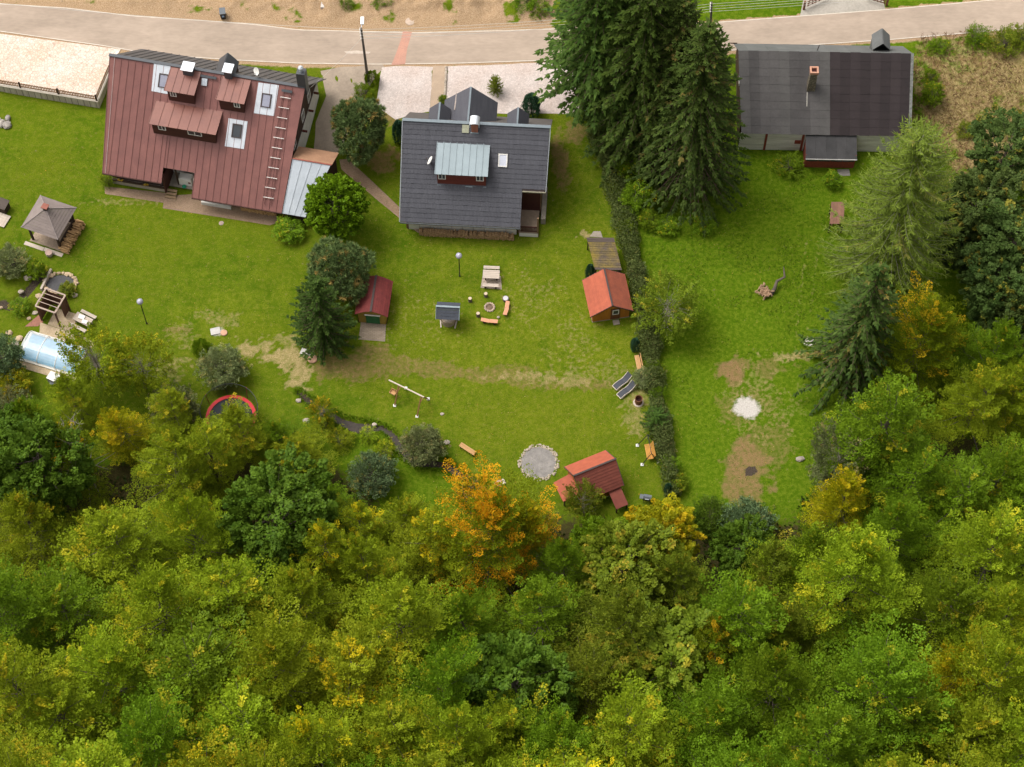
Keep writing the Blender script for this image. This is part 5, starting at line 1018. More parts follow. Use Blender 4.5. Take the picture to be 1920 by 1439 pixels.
def deck(name, pts, label, m=deckm):
    c_ = sum((ploc(*p_) for p_ in pts), Vector())/len(pts); o = MB().prism([tuple((ploc(*p_)-c_)[:2]) for p_ in pts], -.05, .03).build(name, m, None, (c_.x, c_.y, 0)); return struct(o, label, 'paving')
deck('pool_paving', [(-hl_+.6, hw+.15), (hl_+.5, hw+.15), (hl_+.5, hw+1.05), (-hl_+.2, hw+1.25)], 'tan tiled strip between the pool and the pergola'); deck('pool_paving', [(-hl_, -hw-.8), (hl_+.5, -hw-.8), (hl_+.5, -hw-.15), (-hl_, -hw-.15)], 'tan tiled strip on the wood side of the pool')
deck('pool_paving', [(-1.8, hw+1.28), (.6, hw+1.18), (.6, hw+3.2), (-1.8, hw+3.2)], 'square tiled floor under the timber pergola')
A, B, C_ = at(79, 601), at(113, 613), at(131, 582); D_ = A+C_-B; cen = (A+C_)/2; t = thing('pergola', 'dark timber pergola with open slatted top beside the pool', 'pergola', cen); perg = mat('pergola_wood', (.125, .055, .032), (.09, .04, .025), scale=4, fine=.3); pergt = mat('pergola_top', (.40, .30, .235), (.32, .24, .19), scale=4, fine=.2)
cs_ = [x_-cen for x_ in (A, B, C_, D_)]; zt = 2.65
for p_ in cs_: MB().beam((p_.x, p_.y, 0), (p_.x, p_.y, zt), .15).build('post', perg, t)
for i in range(4): a, b = cs_[i]*1.06, cs_[(i+1) % 4]*1.06; MB().beam((a.x, a.y, zt+.06+.003*(i % 2)), (b.x, b.y, zt+.06+.003*(i % 2)), .14, .1).build('top_beam', pergt, t)
for k in (.25, .5, .75): a, b = cs_[0].lerp(cs_[3], k)*1.0, cs_[1].lerp(cs_[2], k); d_ = (b-a)*.08; MB().beam((a-d_)+Vector((0, 0, zt+.13)), (b+d_)+Vector((0, 0, zt+.13)), .06, .05).build('rafter', pergt, t)
for (i, j) in ((3, 0), (2, 3)):
    a, b = cs_[i], cs_[j]
    for k in range(9): q = a.lerp(b, (k+.5)/9); MB().obox(q+Vector((0, 0, 1.25)), (b-a)/9*.44, Vector((-(b-a).y, (b-a).x, 0)).normalized()*.015, (0, 0, 1.15)).build('screen_board', perg, t)
a, b = cs_[1].lerp(cs_[2], .5), cs_[2]
for k in range(4): q = a.lerp(b, (k+.5)/4); MB().obox(q+Vector((0, 0, 1.25)), (b-a)/4*.44, Vector((-(b-a).y, (b-a).x, 0)).normalized()*.015, (0, 0, 1.15)).build('screen_board', perg, t)
t = thing('heat_pump', 'white box shaped pool heater with pale top on the grass', 'heater', at(103, 714), -.45); MB().box(-.5, .5, -.4, .4, 0, .75).build('case', mat('heater_grey', (.42, .40, .37)), t); MB().box(-.53, .53, -.43, .43, .752, .8).build('top', white, t); MB().lathe((0, -.41, .38), [(.28, 0), (.26, .01)], 16).build('fan_guard', greyp, t).rotation_euler = (0, 0, 0)
t = thing('plant_pot', 'dark round pot on the pool tiles', 'pot', at(147, 634)); MB().lathe((0, 0, .03), [(.2, 0), (.3, .3), (.31, .42), (.27, .42), (.26, .36), (.05, .35)], 14).build('pot', mat('pot_purple', (.13, .085, .09)), t); MB().lathe((0, 0, .38), [(.25, 0), (.1, .04)], 12).build('soil', dk, t)
t = thing('garden_table', 'grey weathered garden table with white cloths under the light tree', 'table', at(158, 606), -.5)
for i in range(5): MB().box(-.9, .9, -.45+i*.18, -.28+i*.18, .7, .74).build('top_plank', palew, t)
for x_ in (-.7, .7):
    for y_ in (-.3, .3): MB().box(x_-.05, x_+.05, y_-.05, y_+.05, 0, .7).build('leg', palew, t)
for x_, y_, r2 in ((-.2, .1, .3), (.35, -.2, .26)): tag(MB().obox((0, 0, .06), (r2, .05, 0), (-.05, r2*.7, 0), (0, 0, .06)).build('white_cushion', white, None, l2w(t, x_, y_, .74), -.5), 'white folded cushion lying on the grey garden table', 'cushion', 'cushions on the garden table')
for v in (-.85, .85):
    b = thing('garden_bench', 'grey backless bench drawn up to the table under the light tree', 'bench', l2w(t, 0, v), -.5, 'benches at the garden table')
    for i in range(2): MB().box(-.85, .85, -.16+i*.165, -.005+i*.165, .4, .44).build('seat_plank', palew, b)
    for s in (-1, 1): MB().box(s*.6-.05, s*.6+.05, -.12, .12, 0, .4).build('leg', palew, b)
# pond with stones
t = thing('garden_pond', 'small dark pond edged with tan stones and a timber sill', 'pond', at(113, 532))
MB().lathe((0, 0, 0), [(1.25, .012), (1.2, .02), (.1, .022)], 24, 1.1, .75).build('water', mat('pond_water', (.07, .066, .068), (.05, .048, .05), scale=2, rough=.3, spec=.12), t)
pst = mat('pond_stone', (.46, .34, .21), (.34, .25, .16), scale=4, fine=.3, rnd=.2)
for i in range(22): a = 2*math.pi*i/22; MB().rock((1.42*math.cos(a)*1.08, 1.42*math.sin(a)*.78, .1), (random.uniform(.15, .34), random.uniform(.14, .28), .2), 200+i).build('stone', pst, t)
a, b = at(97, 508)-t.location, at(78, 546)-t.location; MB().beam(a+Vector((0, 0, .2)), b+Vector((0, 0, .2)), .2, .4).build('timber_sill', palew, t)
for k, (q, r_) in enumerate([((52, 523), .4), ((73, 556), .35), ((40, 548), .3), ((37, 636), .4), ((28, 648), .45), ((55, 598), .25), ((66, 588), .28), ((18, 625), .35), ((140, 555), .35), ((2, 578), .22)]):
    tag(MB().rock((0, 0, r_*.3), (r_, r_*.8, r_*.7), 300+k).build('stone', pst if k % 2 else stonew, None, at(*q)), 'rough tan stone in the rock garden round the pool and ditch', 'stone', 'rock garden stones')
sheet('mulch_bed', [(48,612),(72,590),(80,603),(70,612)], mat('red_mulch', (.30, .13, .085), (.22, .10, .07), scale=5, fine=.4), .02, 'patch of reddish bark mulch beside the pergola', 'mulch', wob=.08)
# ---- roadside: bins, planks, gate, digger, poles and wires
def bin_(q, a, label, lidm, sticker):
    t = thing('wheelie_bin', label, 'bin', at(*q), a); MB().add([(-.24, -.3, .08), (.24, -.3, .08), (.24, .3, .08), (-.24, .3, .08), (-.29, -.36, 1.0), (.29, -.36, 1.0), (.29, .36, 1.0), (-.29, .36, 1.0)], [(3, 2, 1, 0), (4, 5, 6, 7), (0, 1, 5, 4), (1, 2, 6, 5), (2, 3, 7, 6), (3, 0, 4, 7)]).build('body', blackm, t)
    MB().slab([(-.31, -.4, 1.03), (.31, -.4, 1.03), (.31, .4, 1.1), (-.31, .4, 1.1)], .05).build('lid', lidm, t); MB().beam((-.25, .43, .98), (.25, .43, .98), .05).build('handle', blackm, t)
    for s in (-1, 1): MB().tube([(s*.26, .3, .1), (s*.32, .3, .1)], .1, 10).build('wheel', blackm, t)
    if sticker: MB().add([(-.12, -.36, .45), (.12, -.36, .45), (.12, -.378, .75), (-.12, -.378, .75)], [(0, 1, 2, 3)]).build('sticker', mat('sticker_blue', (.28, .42, .62)), t)
bin_((419, 33), .15, 'black wheelie bin with blue sticker on the bare earth by the road', greyp, True); bin_((1099, 222), .1, 'dark wheelie bin with grey lid beside the bare spruce trunk', greyp, False)
bk2 = at(1086, 190)
t = thing('plank_stack', 'stack of grey concrete boards on the building plot', 'planks', at(617, 10), -.1); cb = mat('board_grey', (.52, .47, .42), (.42, .38, .34), scale=3, rnd=.1, fine=.2)
for i in range(3):
    for j in range(3): MB().box(-.75, .75, -.75+j*.52, -.27+j*.52, .05+i*.16, .19+i*.16).build('board', cb, t)
for s in (-1, 1): MB().box(s*.6-.05, s*.6+.05, -.7, .8, 0, .05).build('bearer', dk, t)
t = thing('mini_digger', 'small yellow digger with dozer blade on the building plot', 'digger', at(572, -14), .35+math.pi); yel = mat('digger_yellow', (.52, .29, .03), (.44, .24, .025), scale=4, fine=.15)
for s in (-1, 1): MB().add([(x_, s*.6+o_, z_) for o_ in (-.13, .13) for x_, z_ in ((-.75, .0), (.75, .0), (.9, .2), (.75, .42), (-.75, .42), (-.9, .2))], [(5, 4, 3, 2, 1, 0), (6, 7, 8, 9, 10, 11)]+[(i, (i+1) % 6, (i+1) % 6+6, i+6) for i in range(6)]).build('track', blackm, t)
MB().box(-.75, .7, -.5, .5, .45, .95).build('body', yel, t); cab_ = MB().box(-.2, .6, -.45, .2, .96, 1.75).build('cab', greyp, t); MB().box(-.25, .65, -.5, .25, 1.75, 1.82).build('cab_roof', yel, cab_)
MB().obox((-1.25, 0, .28), (.04, 0, 0), (0, .75, 0), (.06, 0, .22)).build('blade', yel, t).rotation_euler = (0, 0, math.pi/2*0); MB().beam((-.7, -.3, .3), (-1.2, -.3, .28), .1).build('blade_arm', yel, t); MB().beam((-.7, .3, .3), (-1.2, .3, .28), .1).build('blade_arm', yel, t)
MB().beam((.6, 0, .9), (1.5, 0, 1.9), .16).build('boom', yel, t); MB().beam((1.5, 0, 1.9), (2.1, 0, .7), .13).build('stick', yel, t); MB().obox((2.1, 0, .45), (.2, 0, .08), (0, .25, 0), (-.05, 0, .18)).build('bucket', iron, t)
t = thing('gate', 'open brown timber gate with posts at the concrete lane', 'gate', at(1507, 20), 0); bw = mat('gate_brown', (.20, .09, .05), (.14, .06, .035), scale=4)
for p_, h_ in ((at(1507, 18)-t.location, 1.3), (at(1662, 11)-t.location, 1.2)): MB().box(p_.x-.1, p_.x+.1, p_.y-.1, p_.y+.1, p_.z-.1, p_.z+h_).build('post', bw, t)
for p0, p1 in ((at(1512, 16), at(1552, -2)), (at(1660, 11), at(1622, 0))):
    p0, p1 = p0-t.location, p1-t.location
    for z_ in (.35, .7, 1.05): MB().beam(p0+Vector((0, 0, z_)), p1+Vector((0, 0, z_)), .05, .1).build('rail', bw, t)
    for k in range(6): q = p0.lerp(p1, (k+.5)/6); MB().obox(q+Vector((0, 0, .7)), (.04, 0, 0), (0, .02, 0), (0, 0, .45)).build('bar', bw, t)
def pole(q, top, label, lampd):
    b = at(*q); z = 9.0
    for _ in range(30): p_ = P(*top, z); z += (p_.y-b.y)*1.2
    p_ = P(*top, z); t = thing('utility_pole', label, 'pole', b); e = p_-b
    MB().tube([(0, 0, -.3), e*.5, e], [.16, .13, .10], 9).build('shaft', mat('pole_wood', (.16, .13, .11), (.10, .085, .07), scale=3, stretch=(1, 1, .2), fine=.3), t)
    tops = []
    for k in range(4):
        q_ = e*(1-.055*k)-Vector((0, 0, .1)); m_ = MB(); m_.beam(q_+Vector((-.12, -.14, 0)), q_+Vector((-.12, .14, 0)), .05); m_.lathe((q_.x-.12, q_.y-.18, q_.z), [(.05, 0), (.07, .08), (.05, .14)], 8).build('insulator', white, t); tops.append(b+q_+Vector((-.12, -.18, .1)))
    if lampd: o = MB().beam(e+Vector((0, 0, -.1)), e+Vector((.1, .7, .15)), .06).build('lamp_arm', silver, t); MB().obox(e+Vector((.1, .75, .18)), (.16, 0, 0), (0, .4, .06), (0, -.01, .08)).build('lamp_head', bright, o)
    return tops, t
T1, pl1 = pole((690, 152), (677, 53), 'leaning wooden pole with a street lamp beside the driveway', True); T2, pl2 = pole((1330, 90), (1334.5, 5), 'wooden power pole behind the twig showing dark spruce', False)
wirem = mat('cable', (.55, .52, .46), (.5, .47, .42), scale=1, rough=.5)
def wire(a, b, sag, label, r_=.02, group=None):
    n = 18; c_ = Vector(a); pts = [Vector(a).lerp(Vector(b), i/n)-Vector((0, 0, sag*4*(i/n)*(1-i/n)))-c_ for i in range(n+1)]
    return tag(MB().tube(pts, r_, 4).build('power_line', wirem, None, c_), label, 'cable', group)
dT = T2[0]-T1[0]
for k in range(4): wire(T1[k], T2[k], .7, 'power cable strung between the two roadside poles', group='cables between the two poles'); wire(T2[k], T2[k]+Vector((38, 4.0, .3)), .4, 'power cable running on eastwards from the pole by the spruces', group='cables east of the second pole'); 
wire(T1[0], T1[0]+Vector((-45, 4.5, 0)), .6, 'power cable running on westwards from the lamp pole'); wire(T1[3], Vector(rloc_ := RH.o+Vector((math.cos(RH.a)*9.0, math.sin(RH.a)*9.0, 8.0))), .4, 'thin cable from the lamp pole to the red roofed house', .012)
wire(Vector(T2[3])-Vector((0, 0, 3.2)), OH.o+Vector((-8.85, 4.0, 3.2)), .15, 'thin cable from the power pole to the old tar roofed house', .012)

# ================================================================ TREES AND SHRUBS
def nrm(a): return a/np.maximum(np.linalg.norm(a, axis=-1, keepdims=True), 1e-9)
def kite_mesh(name, c, ax, nr, ln, wd, leaf, spray, turn, material):
    """leaf-sized kites: centre, long axis, face normal"""
    n = len(c); ax = nrm(ax); sd_ = nrm(np.cross(nr, ax)); nn = np.cross(ax, sd_)
    L_ = ln[:, None]; W_ = wd[:, None]
    v = np.stack([c-ax*L_*.5, c-ax*L_*.02+sd_*W_*.5+nn*W_*.12, c+ax*L_*.5, c-ax*L_*.02-sd_*W_*.5+nn*W_*.12], 1).reshape(-1, 3)
    me = bpy.data.meshes.new(name); me.vertices.add(4*n); me.vertices.foreach_set('co', v.astype(np.float32).ravel())
    me.loops.add(4*n); me.polygons.add(n); me.loops.foreach_set('vertex_index', np.arange(4*n, dtype=np.int32)); me.polygons.foreach_set('loop_start', np.arange(0, 4*n, 4, dtype=np.int32))
    for k, A in (('leaf', leaf), ('spray', spray), ('turn', turn)):
        a = me.attributes.new(k, 'FLOAT', 'FACE'); a.data.foreach_set('value', A.astype(np.float32))
    me.materials.append(material); me.update(); me.validate(); return me
def fbase(g): return g.normal(size=3)
def limb_path(a, b, g, bow=.2, n=5):
    a, b = np.array(a, float), np.array(b, float); d = b-a; L_ = np.linalg.norm(d); o = g.normal(size=3)*.08*L_; o[2] = abs(o[2])*.3-bow*L_*.4
    return [a+d*t+o*4*t*(1-t) for t in np.linspace(0, 1, n)]
def broadleaf(seed, H=16., Rr=4.6, cb=.28, sprays=300, per=62, lobes=16, ls=(.9, 1.8), leaf=(.17, .30), up=.5, bare=0, flat=.25, fill=.4, lob_amp=.45, wr=(.45, .75)):
    g = np.random.default_rng(seed)
    cz = H*(cb+1)/2; rz = H*(1-cb)/2
    ld = nrm(g.normal(size=(lobes, 3))+np.array([0, 0, .35])); la = g.uniform(.4, 1, lobes)*lob_amp
    def shape(d): return .68+(la*np.clip(d@ld.T, 0, 1)**10).max(axis=1)+.12*(d@ld[:4].T).mean(axis=1)
    d = nrm(g.normal(size=(sprays, 3))+np.array([0, 0, .28])); fr = g.uniform(fill, 1, sprays)**.55; sh = shape(d)
    asym = 1-.18*np.clip(-d[:, 2], 0, 1)
    pos = np.stack([d[:, 0]*Rr, d[:, 1]*Rr, d[:, 2]*rz], 1)*(sh*fr*asym)[:, None]+np.array([0, 0, cz])
    hd = d.copy(); hd[:, 2] = 0
    ax = nrm(nrm(hd+1e-3)*.9+np.array([0, 0, 1.])*(up*(.25+np.clip(d[:, 2], -.5, 1)))[:, None]+g.normal(size=(sprays, 3))*.28)
    pn = np.array([0, 0, 1.])+d*.45+g.normal(size=(sprays, 3))*flat; pn = nrm(pn-ax*(pn*ax).sum(1, keepdims=True)); sd_ = np.cross(ax, pn)
    L_ = g.uniform(*ls, sprays); Wd = L_*g.uniform(*wr, sprays)
    t = g.random((sprays, per))**.8; s = g.uniform(-1, 1, (sprays, per))*(.25+.9*np.sin(np.pi*np.clip(t*.85+.12, 0, 1)))
    c = pos[:, None]+ax[:, None]*((t-.35)*L_[:, None])[..., None]+sd_[:, None]*(s*Wd[:, None]*.55)[..., None]+pn[:, None]*(g.normal(size=t.shape)*.07-.12*t*t*L_[:, None]-.1*s*s)[..., None]
    la_ = nrm(ax[:, None]*.8+sd_[:, None]*np.sign(s)[..., None]*.7+g.normal(size=c.shape)*.35)
    nr = nrm(pn[:, None]+g.normal(size=c.shape)*.42)
    n = sprays*per
    rel = (pos[:, 2]-cz)/rz
    spv = np.clip(.5+g.normal(size=sprays)*.25, 0, 1)
    lob = ((d@ld.T).argmax(1)); lobr = g.random(lobes)[lob]
    tnv = .25*lobr+.22*(rel*.5+.5)+.55*g.random(sprays)
    rank = tnv.argsort().argsort()/sprays
    leafr = g.random(n)
    tn = np.clip(np.repeat(rank, per)+g.normal(size=n)*.035, 0, 1)
    kw = dict(c=c.reshape(-1, 3), ax=la_.reshape(-1, 3), nr=nr.reshape(-1, 3), ln=g.uniform(*leaf, n), wd=g.uniform(leaf[0]*.75, leaf[1]*.75, n), leaf=leafr, spray=np.repeat(spv, per), turn=np.clip(tn+.12*(t.ravel()-.5), 0, 1))
    mb = MB(); top = (g.normal()*.3, g.normal()*.3, H*.86)
    tr = [(0, 0, -.4), (g.normal()*.1, g.normal()*.1, H*.2), (g.normal()*.2, g.normal()*.2, H*.5), top]; r0 = H*.015+.04
    mb.tube(tr, [r0*1.25, r0, r0*.62, r0*.12], 7)
    idx = g.permutation(sprays)[:64]
    for i in idx:
        z0 = max(H*cb*.75, min(H*.8, pos[i, 2]-np.hypot(pos[i, 0], pos[i, 1])*g.uniform(.45, .9))); k = z0/H
        p0 = np.array(tr[1])*(1-min(1, k/.5))+np.array(tr[2])*min(1, k/.5); p0[2] = z0; rr = r0*(1-k)*.42
        mb.tube(limb_path(p0, pos[i], g), [rr, rr*.8, rr*.55, rr*.35, .012], 4, cap=False)
    if bare:
        for i in range(bare):
            b = np.array([g.normal()*Rr*.25, g.normal()*Rr*.25, H*g.uniform(.88, 1.04)]); mb.tube(limb_path((0, 0, H*.6), b, g, n=6), [.07, .06, .05, .035, .02, .01], 4, cap=False)
            for _ in range(4):
                q = np.array((0, 0, H*.6))+(b-np.array((0, 0, H*.6)))*g.uniform(.4, .9); mb.tube(limb_path(q, q+g.normal(size=3)*.9+np.array([0, 0, .5]), g, n=4), [.03, .025, .015, .006], 3, cap=False)
    return kw, mb
def beech(seed, H=16., Rr=5.6, cb=.16, limbs=46, leaf=(.12, .22), dens=50, bare=0, spire=.0, drop_=1.0):
    """broadleaf built on its limbs: limbs radiate from the trunk, twigs leave them left and right, each twig a flat fan of leaves"""
    g = np.random.default_rng(seed); C_, A_, N_, Sp, Tn, Tt = [], [], [], [], [], []
    mb = MB(); r0 = H*.015+.05; bend = g.normal(size=2)*.35
    def axis(z): k = z/H; return np.array([bend[0]*k*k*2, bend[1]*k*k*2, z])
    mb.tube([(0, 0, -.5)]+[axis(H*k) for k in (.2, .45, .7, .9)], [r0*1.3, r0, r0*.7, r0*.4, r0*.1], 7)
    lobe = g.uniform(.75, 1.2, 7)
    for i in range(limbs):
        k = (i+.5)/limbs; az = i*2.4+g.normal()*.3; z0 = H*(cb+(.90-cb)*k**.9); el = R(4+62*k**1.5+g.normal()*9)
        prof = (1.04-.78*k**1.15)*(1+.5*spire*(k-.5)); L_ = Rr*prof*g.uniform(.75, 1.15)*np.interp((az/6.2832) % 1*7, range(8), list(lobe)+[lobe[0]])
        L_ = max(1.4, L_); hd = np.array([math.cos(az), math.sin(az), 0.]); st = axis(z0); Z = np.array([0, 0, 1.]); bd = g.uniform(-.05, .22)
        def lp(t): return st+hd*(L_*t*math.cos(el))+Z*(L_*t*math.sin(el)+bd*L_*t*t)
        rr = (.02+.016*L_)*(1-.4*k); mb.tube([lp(t) for t in (0, .3, .6, .95)], [rr, rr*.7, rr*.45, .012], 4, cap=False)
        if g.random() < .04+.03*bare: continue
        ns = int(4+L_*1.55); ts = np.linspace(.22, 1.0, ns)+g.normal(size=ns)*.03; sd0 = np.array([-math.sin(az), math.cos(az), 0.]); lt = g.random(); lu = g.random()
        for j, t in enumerate(ts):
            s = 1 if j % 2 else -1
            if j == ns-1: s = 0
            p = lp(min(t, 1.02)); d = lp(t+.03)-lp(t-.03); d = d/np.linalg.norm(d)
            sl = np.clip((.34+.36*(1-t))*L_*g.uniform(.75, 1.3), .8, 2.8)
            ax = d*(.62 if s else 1.)+sd0*s*.85+Z*(.16+.55*k)+g.normal(size=3)*.16; ax /= np.linalg.norm(ax)
            pn = Z+hd*.35*g.random()+g.normal(size=3)*.22; pn -= ax*(pn@ax); pn /= np.linalg.norm(pn); sd_ = np.cross(ax, pn)
            n = int(dens*sl*g.uniform(.8, 1.2)); u = g.random(n)**.85; w = g.uniform(-1, 1, n)*(.10+.24*np.sin(np.pi*np.clip(.12+.85*u, 0, 1)))*sl
            c = p+ax*(u*sl)[:, None]+sd_*w[:, None]+pn*(g.normal(size=n)*.05-.10*u*u*sl*drop_-.25*w*w/sl)[:, None]
            C_.append(c); A_.append(ax*.8+sd_*np.sign(w)[:, None]*.65+g.normal(size=(n, 3))*.3); N_.append(pn+g.normal(size=(n, 3))*.38)
            hi = (p[2]/H); Sp.append(np.full(n, np.clip(.5+.5*(lu-.5)+.22*g.normal(), 0, 1))); Tn.append(np.full(n, .55*lt+.40*g.random()+.04*hi+.05*t)+.04*u)
    c = np.concatenate(C_); n = len(c); tn = np.concatenate(Tn); rank = tn.argsort().argsort()/n
    if bare:
        for i in range(bare):
            b = axis(H*.9)+np.array([g.normal()*1.0, g.normal()*1.0, H*g.uniform(.02, .14)]); a = axis(H*.62); mb.tube(limb_path(a, b, g, n=6), [.08, .07, .05, .035, .02, .01], 4, cap=False)
            for _ in range(6):
                q = a+(b-a)*g.uniform(.4, .95); mb.tube(limb_path(q, q+g.normal(size=3)*.9+np.array([0, 0, .5]), g, n=4), [.035, .028, .018, .008], 3, cap=False)
    return dict(c=c, ax=nrm(np.concatenate(A_)), nr=nrm(np.concatenate(N_)), ln=g.uniform(*leaf, n), wd=g.uniform(leaf[0]*.75, leaf[1]*.75, n), leaf=g.random(n), spray=np.concatenate(Sp), turn=np.clip(rank+g.normal(size=n)*.012, 0, 1)), mb
def conifer(seed, H=28., Rr=4.6, z0=.05, step=.5, nb=7, droop=.35, tipup=.12, tw=(.35, .8), tww=(.14, .24), power=.8, gap=.32, hang=.5, thin=1.0, bare_limbs=0, limb=1.0):
    g = np.random.default_rng(seed); C_, A_, N_, Ln, Wd, Sp, Tn = [], [], [], [], [], [], []
    mb = MB(); mb.tube([(0, 0, -.4), (0, 0, H*.5), (g.normal()*.05, g.normal()*.05, H*.995)], [H*.013+.05, H*.007+.03, .015], 7)
    z = H*z0
    while z < H*.985:
        k = 1-z/H; base = Rr*min(1.0, k*1.05)**power*(.55+.45*min(1, (z/H-z0+.03)/.12))
        nbb = max(4, int(nb*(.6+.5*k)))
        a0 = g.random()*7
        for b in range(nbb):
            a = a0+2*math.pi*b/nbb+g.normal()*.18; Lb = base*g.uniform(.72, 1.12)+.12; zz = z+g.uniform(-.5, .5)*step
            rise = .45*(1-k)+.05*g.normal(); dr = droop*k+.05
            def pt(t): return np.stack([np.cos(a)*Lb*t, np.sin(a)*Lb*t, zz+Lb*(rise*t-dr*1.6*t**1.6+tipup*np.clip(t-.55, 0, 1)**1.5*2.2)], -1)
            nt_ = max(3, int(Lb/gap*thin)); ts = np.clip((np.arange(nt_)+.6)/nt_+g.normal(size=nt_)*.03, .06, 1.0)
            if Lb < 1: ts = np.clip(ts, .02, 1)
            q = pt(ts); dirv = nrm(pt(ts+.02)-pt(ts-.02)); side = np.array([-math.sin(a), math.cos(a), 0.]); sp = g.random()
            if Lb > 1.2: mb.tube([pt(np.array(t)) for t in (0, .35, .7, .97)], [limb*(.02+.012*Lb), limb*(.015+.008*Lb), limb*(.012+.004*Lb), .006], 3, cap=False)
            if z < bare_limbs*H and g.random() < .55: ts = ts[ts > .72]; q = pt(ts); dirv = nrm(pt(ts+.02)-pt(ts-.02))
            if len(ts) == 0: continue
            for s in (-1, 1, 0):
                m = len(ts); ll = np.where(s == 0, 1.0, 1.15-.55*ts)*g.uniform(*tw, m)*(.55+.45*min(1, Lb/2.5))
                ax = nrm(dirv*(.75 if s else 1.)+side*s*.8+np.array([0, 0, -hang*.45 if s else -.05])+g.normal(size=(m, 3))*.13)
                nr = nrm(np.array([0, 0, 1.])+g.normal(size=(m, 3))*.25)
                C_.append(q+ax*(ll*.42)[:, None]); A_.append(ax); N_.append(nr); Ln.append(ll); Wd.append(g.uniform(*tww, m)); Sp.append(np.clip(.5+.6*(sp-.5)+.2*g.normal(size=m), 0, 1)); Tn.append(np.full(m, sp))
                if s and hang > .2:             # hanging twigs below
                    ax2 = nrm(np.array([0, 0, -1.])*hang+dirv*.5+side*s*.35+g.normal(size=(m, 3))*.2)
                    C_.append(q+ax2*(ll*.35)[:, None]); A_.append(ax2); N_.append(nrm(side*s+g.normal(size=(m, 3))*.4)); Ln.append(ll*.8); Wd.append(g.uniform(*tww, m)); Sp.append(np.clip(.45+.6*(sp-.5)+.2*g.normal(size=m), 0, 1)); Tn.append(np.full(m, sp))
        z += step*(.75+.5*g.random())*(.5+.5*k+.1)
    c = np.concatenate(C_); n = len(c)
    return dict(c=c, ax=np.concatenate(A_), nr=np.concatenate(N_), ln=np.concatenate(Ln), wd=np.concatenate(Wd), leaf=g.random(n), spray=np.concatenate(Sp), turn=np.clip(np.concatenate(Tn)+g.normal(size=n)*.03, 0, 1)), mb
def tufted(seed, H=6., Rr=2.6, n=420, per=26, ln=(.3, .5), wd=.05, cb=.08):
    g = np.random.default_rng(seed); ld = nrm(g.normal(size=(12, 3))); la = g.uniform(.3, 1, 12)*.4; cz = H*(cb+1)/2; rz = H*(1-cb)/2
    d = nrm(g.normal(size=(n, 3))+np.array([0, 0, .3])); sh = .75+(la*np.clip(d@ld.T, 0, 1)**8).max(1); fr = g.uniform(.5, 1, n)**.5
    pos = np.stack([d[:, 0]*Rr*(1-.25*d[:, 2]), d[:, 1]*Rr*(1-.25*d[:, 2]), d[:, 2]*rz], 1)*(sh*fr)[:, None]+np.array([0, 0, cz])
    ax = nrm(nrm(d+np.array([0, 0, .5]))[:, None]*.75+g.normal(size=(n, per, 3))*.62); l = g.uniform(*ln, (n, per)); c = pos[:, None]+ax*(l*.5)[..., None]
    m = n*per; rank = g.permutation(n)/n
    mb = MB(); r0 = H*.02+.03; mb.tube([(0, 0, -.3), (.05, 0, H*.45), (0, .05, H*.85)], [r0*1.2, r0*.8, r0*.2], 7)
    for i in g.permutation(n)[:60]:
        z0 = max(.12*H, pos[i, 2]-np.hypot(*pos[i, :2])*.5); mb.tube(limb_path((0, 0, min(z0, H*.8)), pos[i], g), [.05, .04, .03, .02, .01], 4, cap=False)
    return dict(c=c.reshape(-1, 3), ax=ax.reshape(-1, 3), nr=nrm(g.normal(size=(m, 3))), ln=l.ravel(), wd=np.full(m, wd)*g.uniform(.7, 1.3, m), leaf=g.random(m), spray=np.clip(np.repeat(.5+.25*g.normal(size=n), per), 0, 1), turn=np.repeat(rank, per)), mb
def upright(seed, H=3., Rr=.8, n=5200, ln=(.16, .34), wd=(.05, .1), top=1.6):
    """cypress and box: small upright or outward sprays closely packed over a rounded or pointed body"""
    g = np.random.default_rng(seed); z = g.random(n)**.9; a = g.random(n)*7; prof = np.sqrt(np.clip(1-np.abs((z-.36)/.66)**top, .0, 1))
    lob = 1+.14*np.sin(a*5+z*4)+.10*np.sin(a*9+3*z+1); r = Rr*prof*lob*g.uniform(.72, 1.04, n)
    c = np.stack([np.cos(a)*r, np.sin(a)*r, z*H+.03], 1); rad = np.stack([np.cos(a), np.sin(a), 0*a], 1)
    ax = nrm(np.array([0, 0, 1.])*.9+rad*.5+g.normal(size=(n, 3))*.3); nr = nrm(rad+g.normal(size=(n, 3))*.5)
    mb = MB(); mb.tube([(0, 0, -.2), (0, 0, H*.5)], [.07, .03], 6)
    return dict(c=c, ax=ax, nr=nr, ln=g.uniform(*ln, n), wd=g.uniform(*wd, n), leaf=g.random(n), spray=np.clip(.5+.12*np.sin(a*5+z*4)*2+g.normal(size=n)*.15, 0, 1), turn=g.random(n)), mb

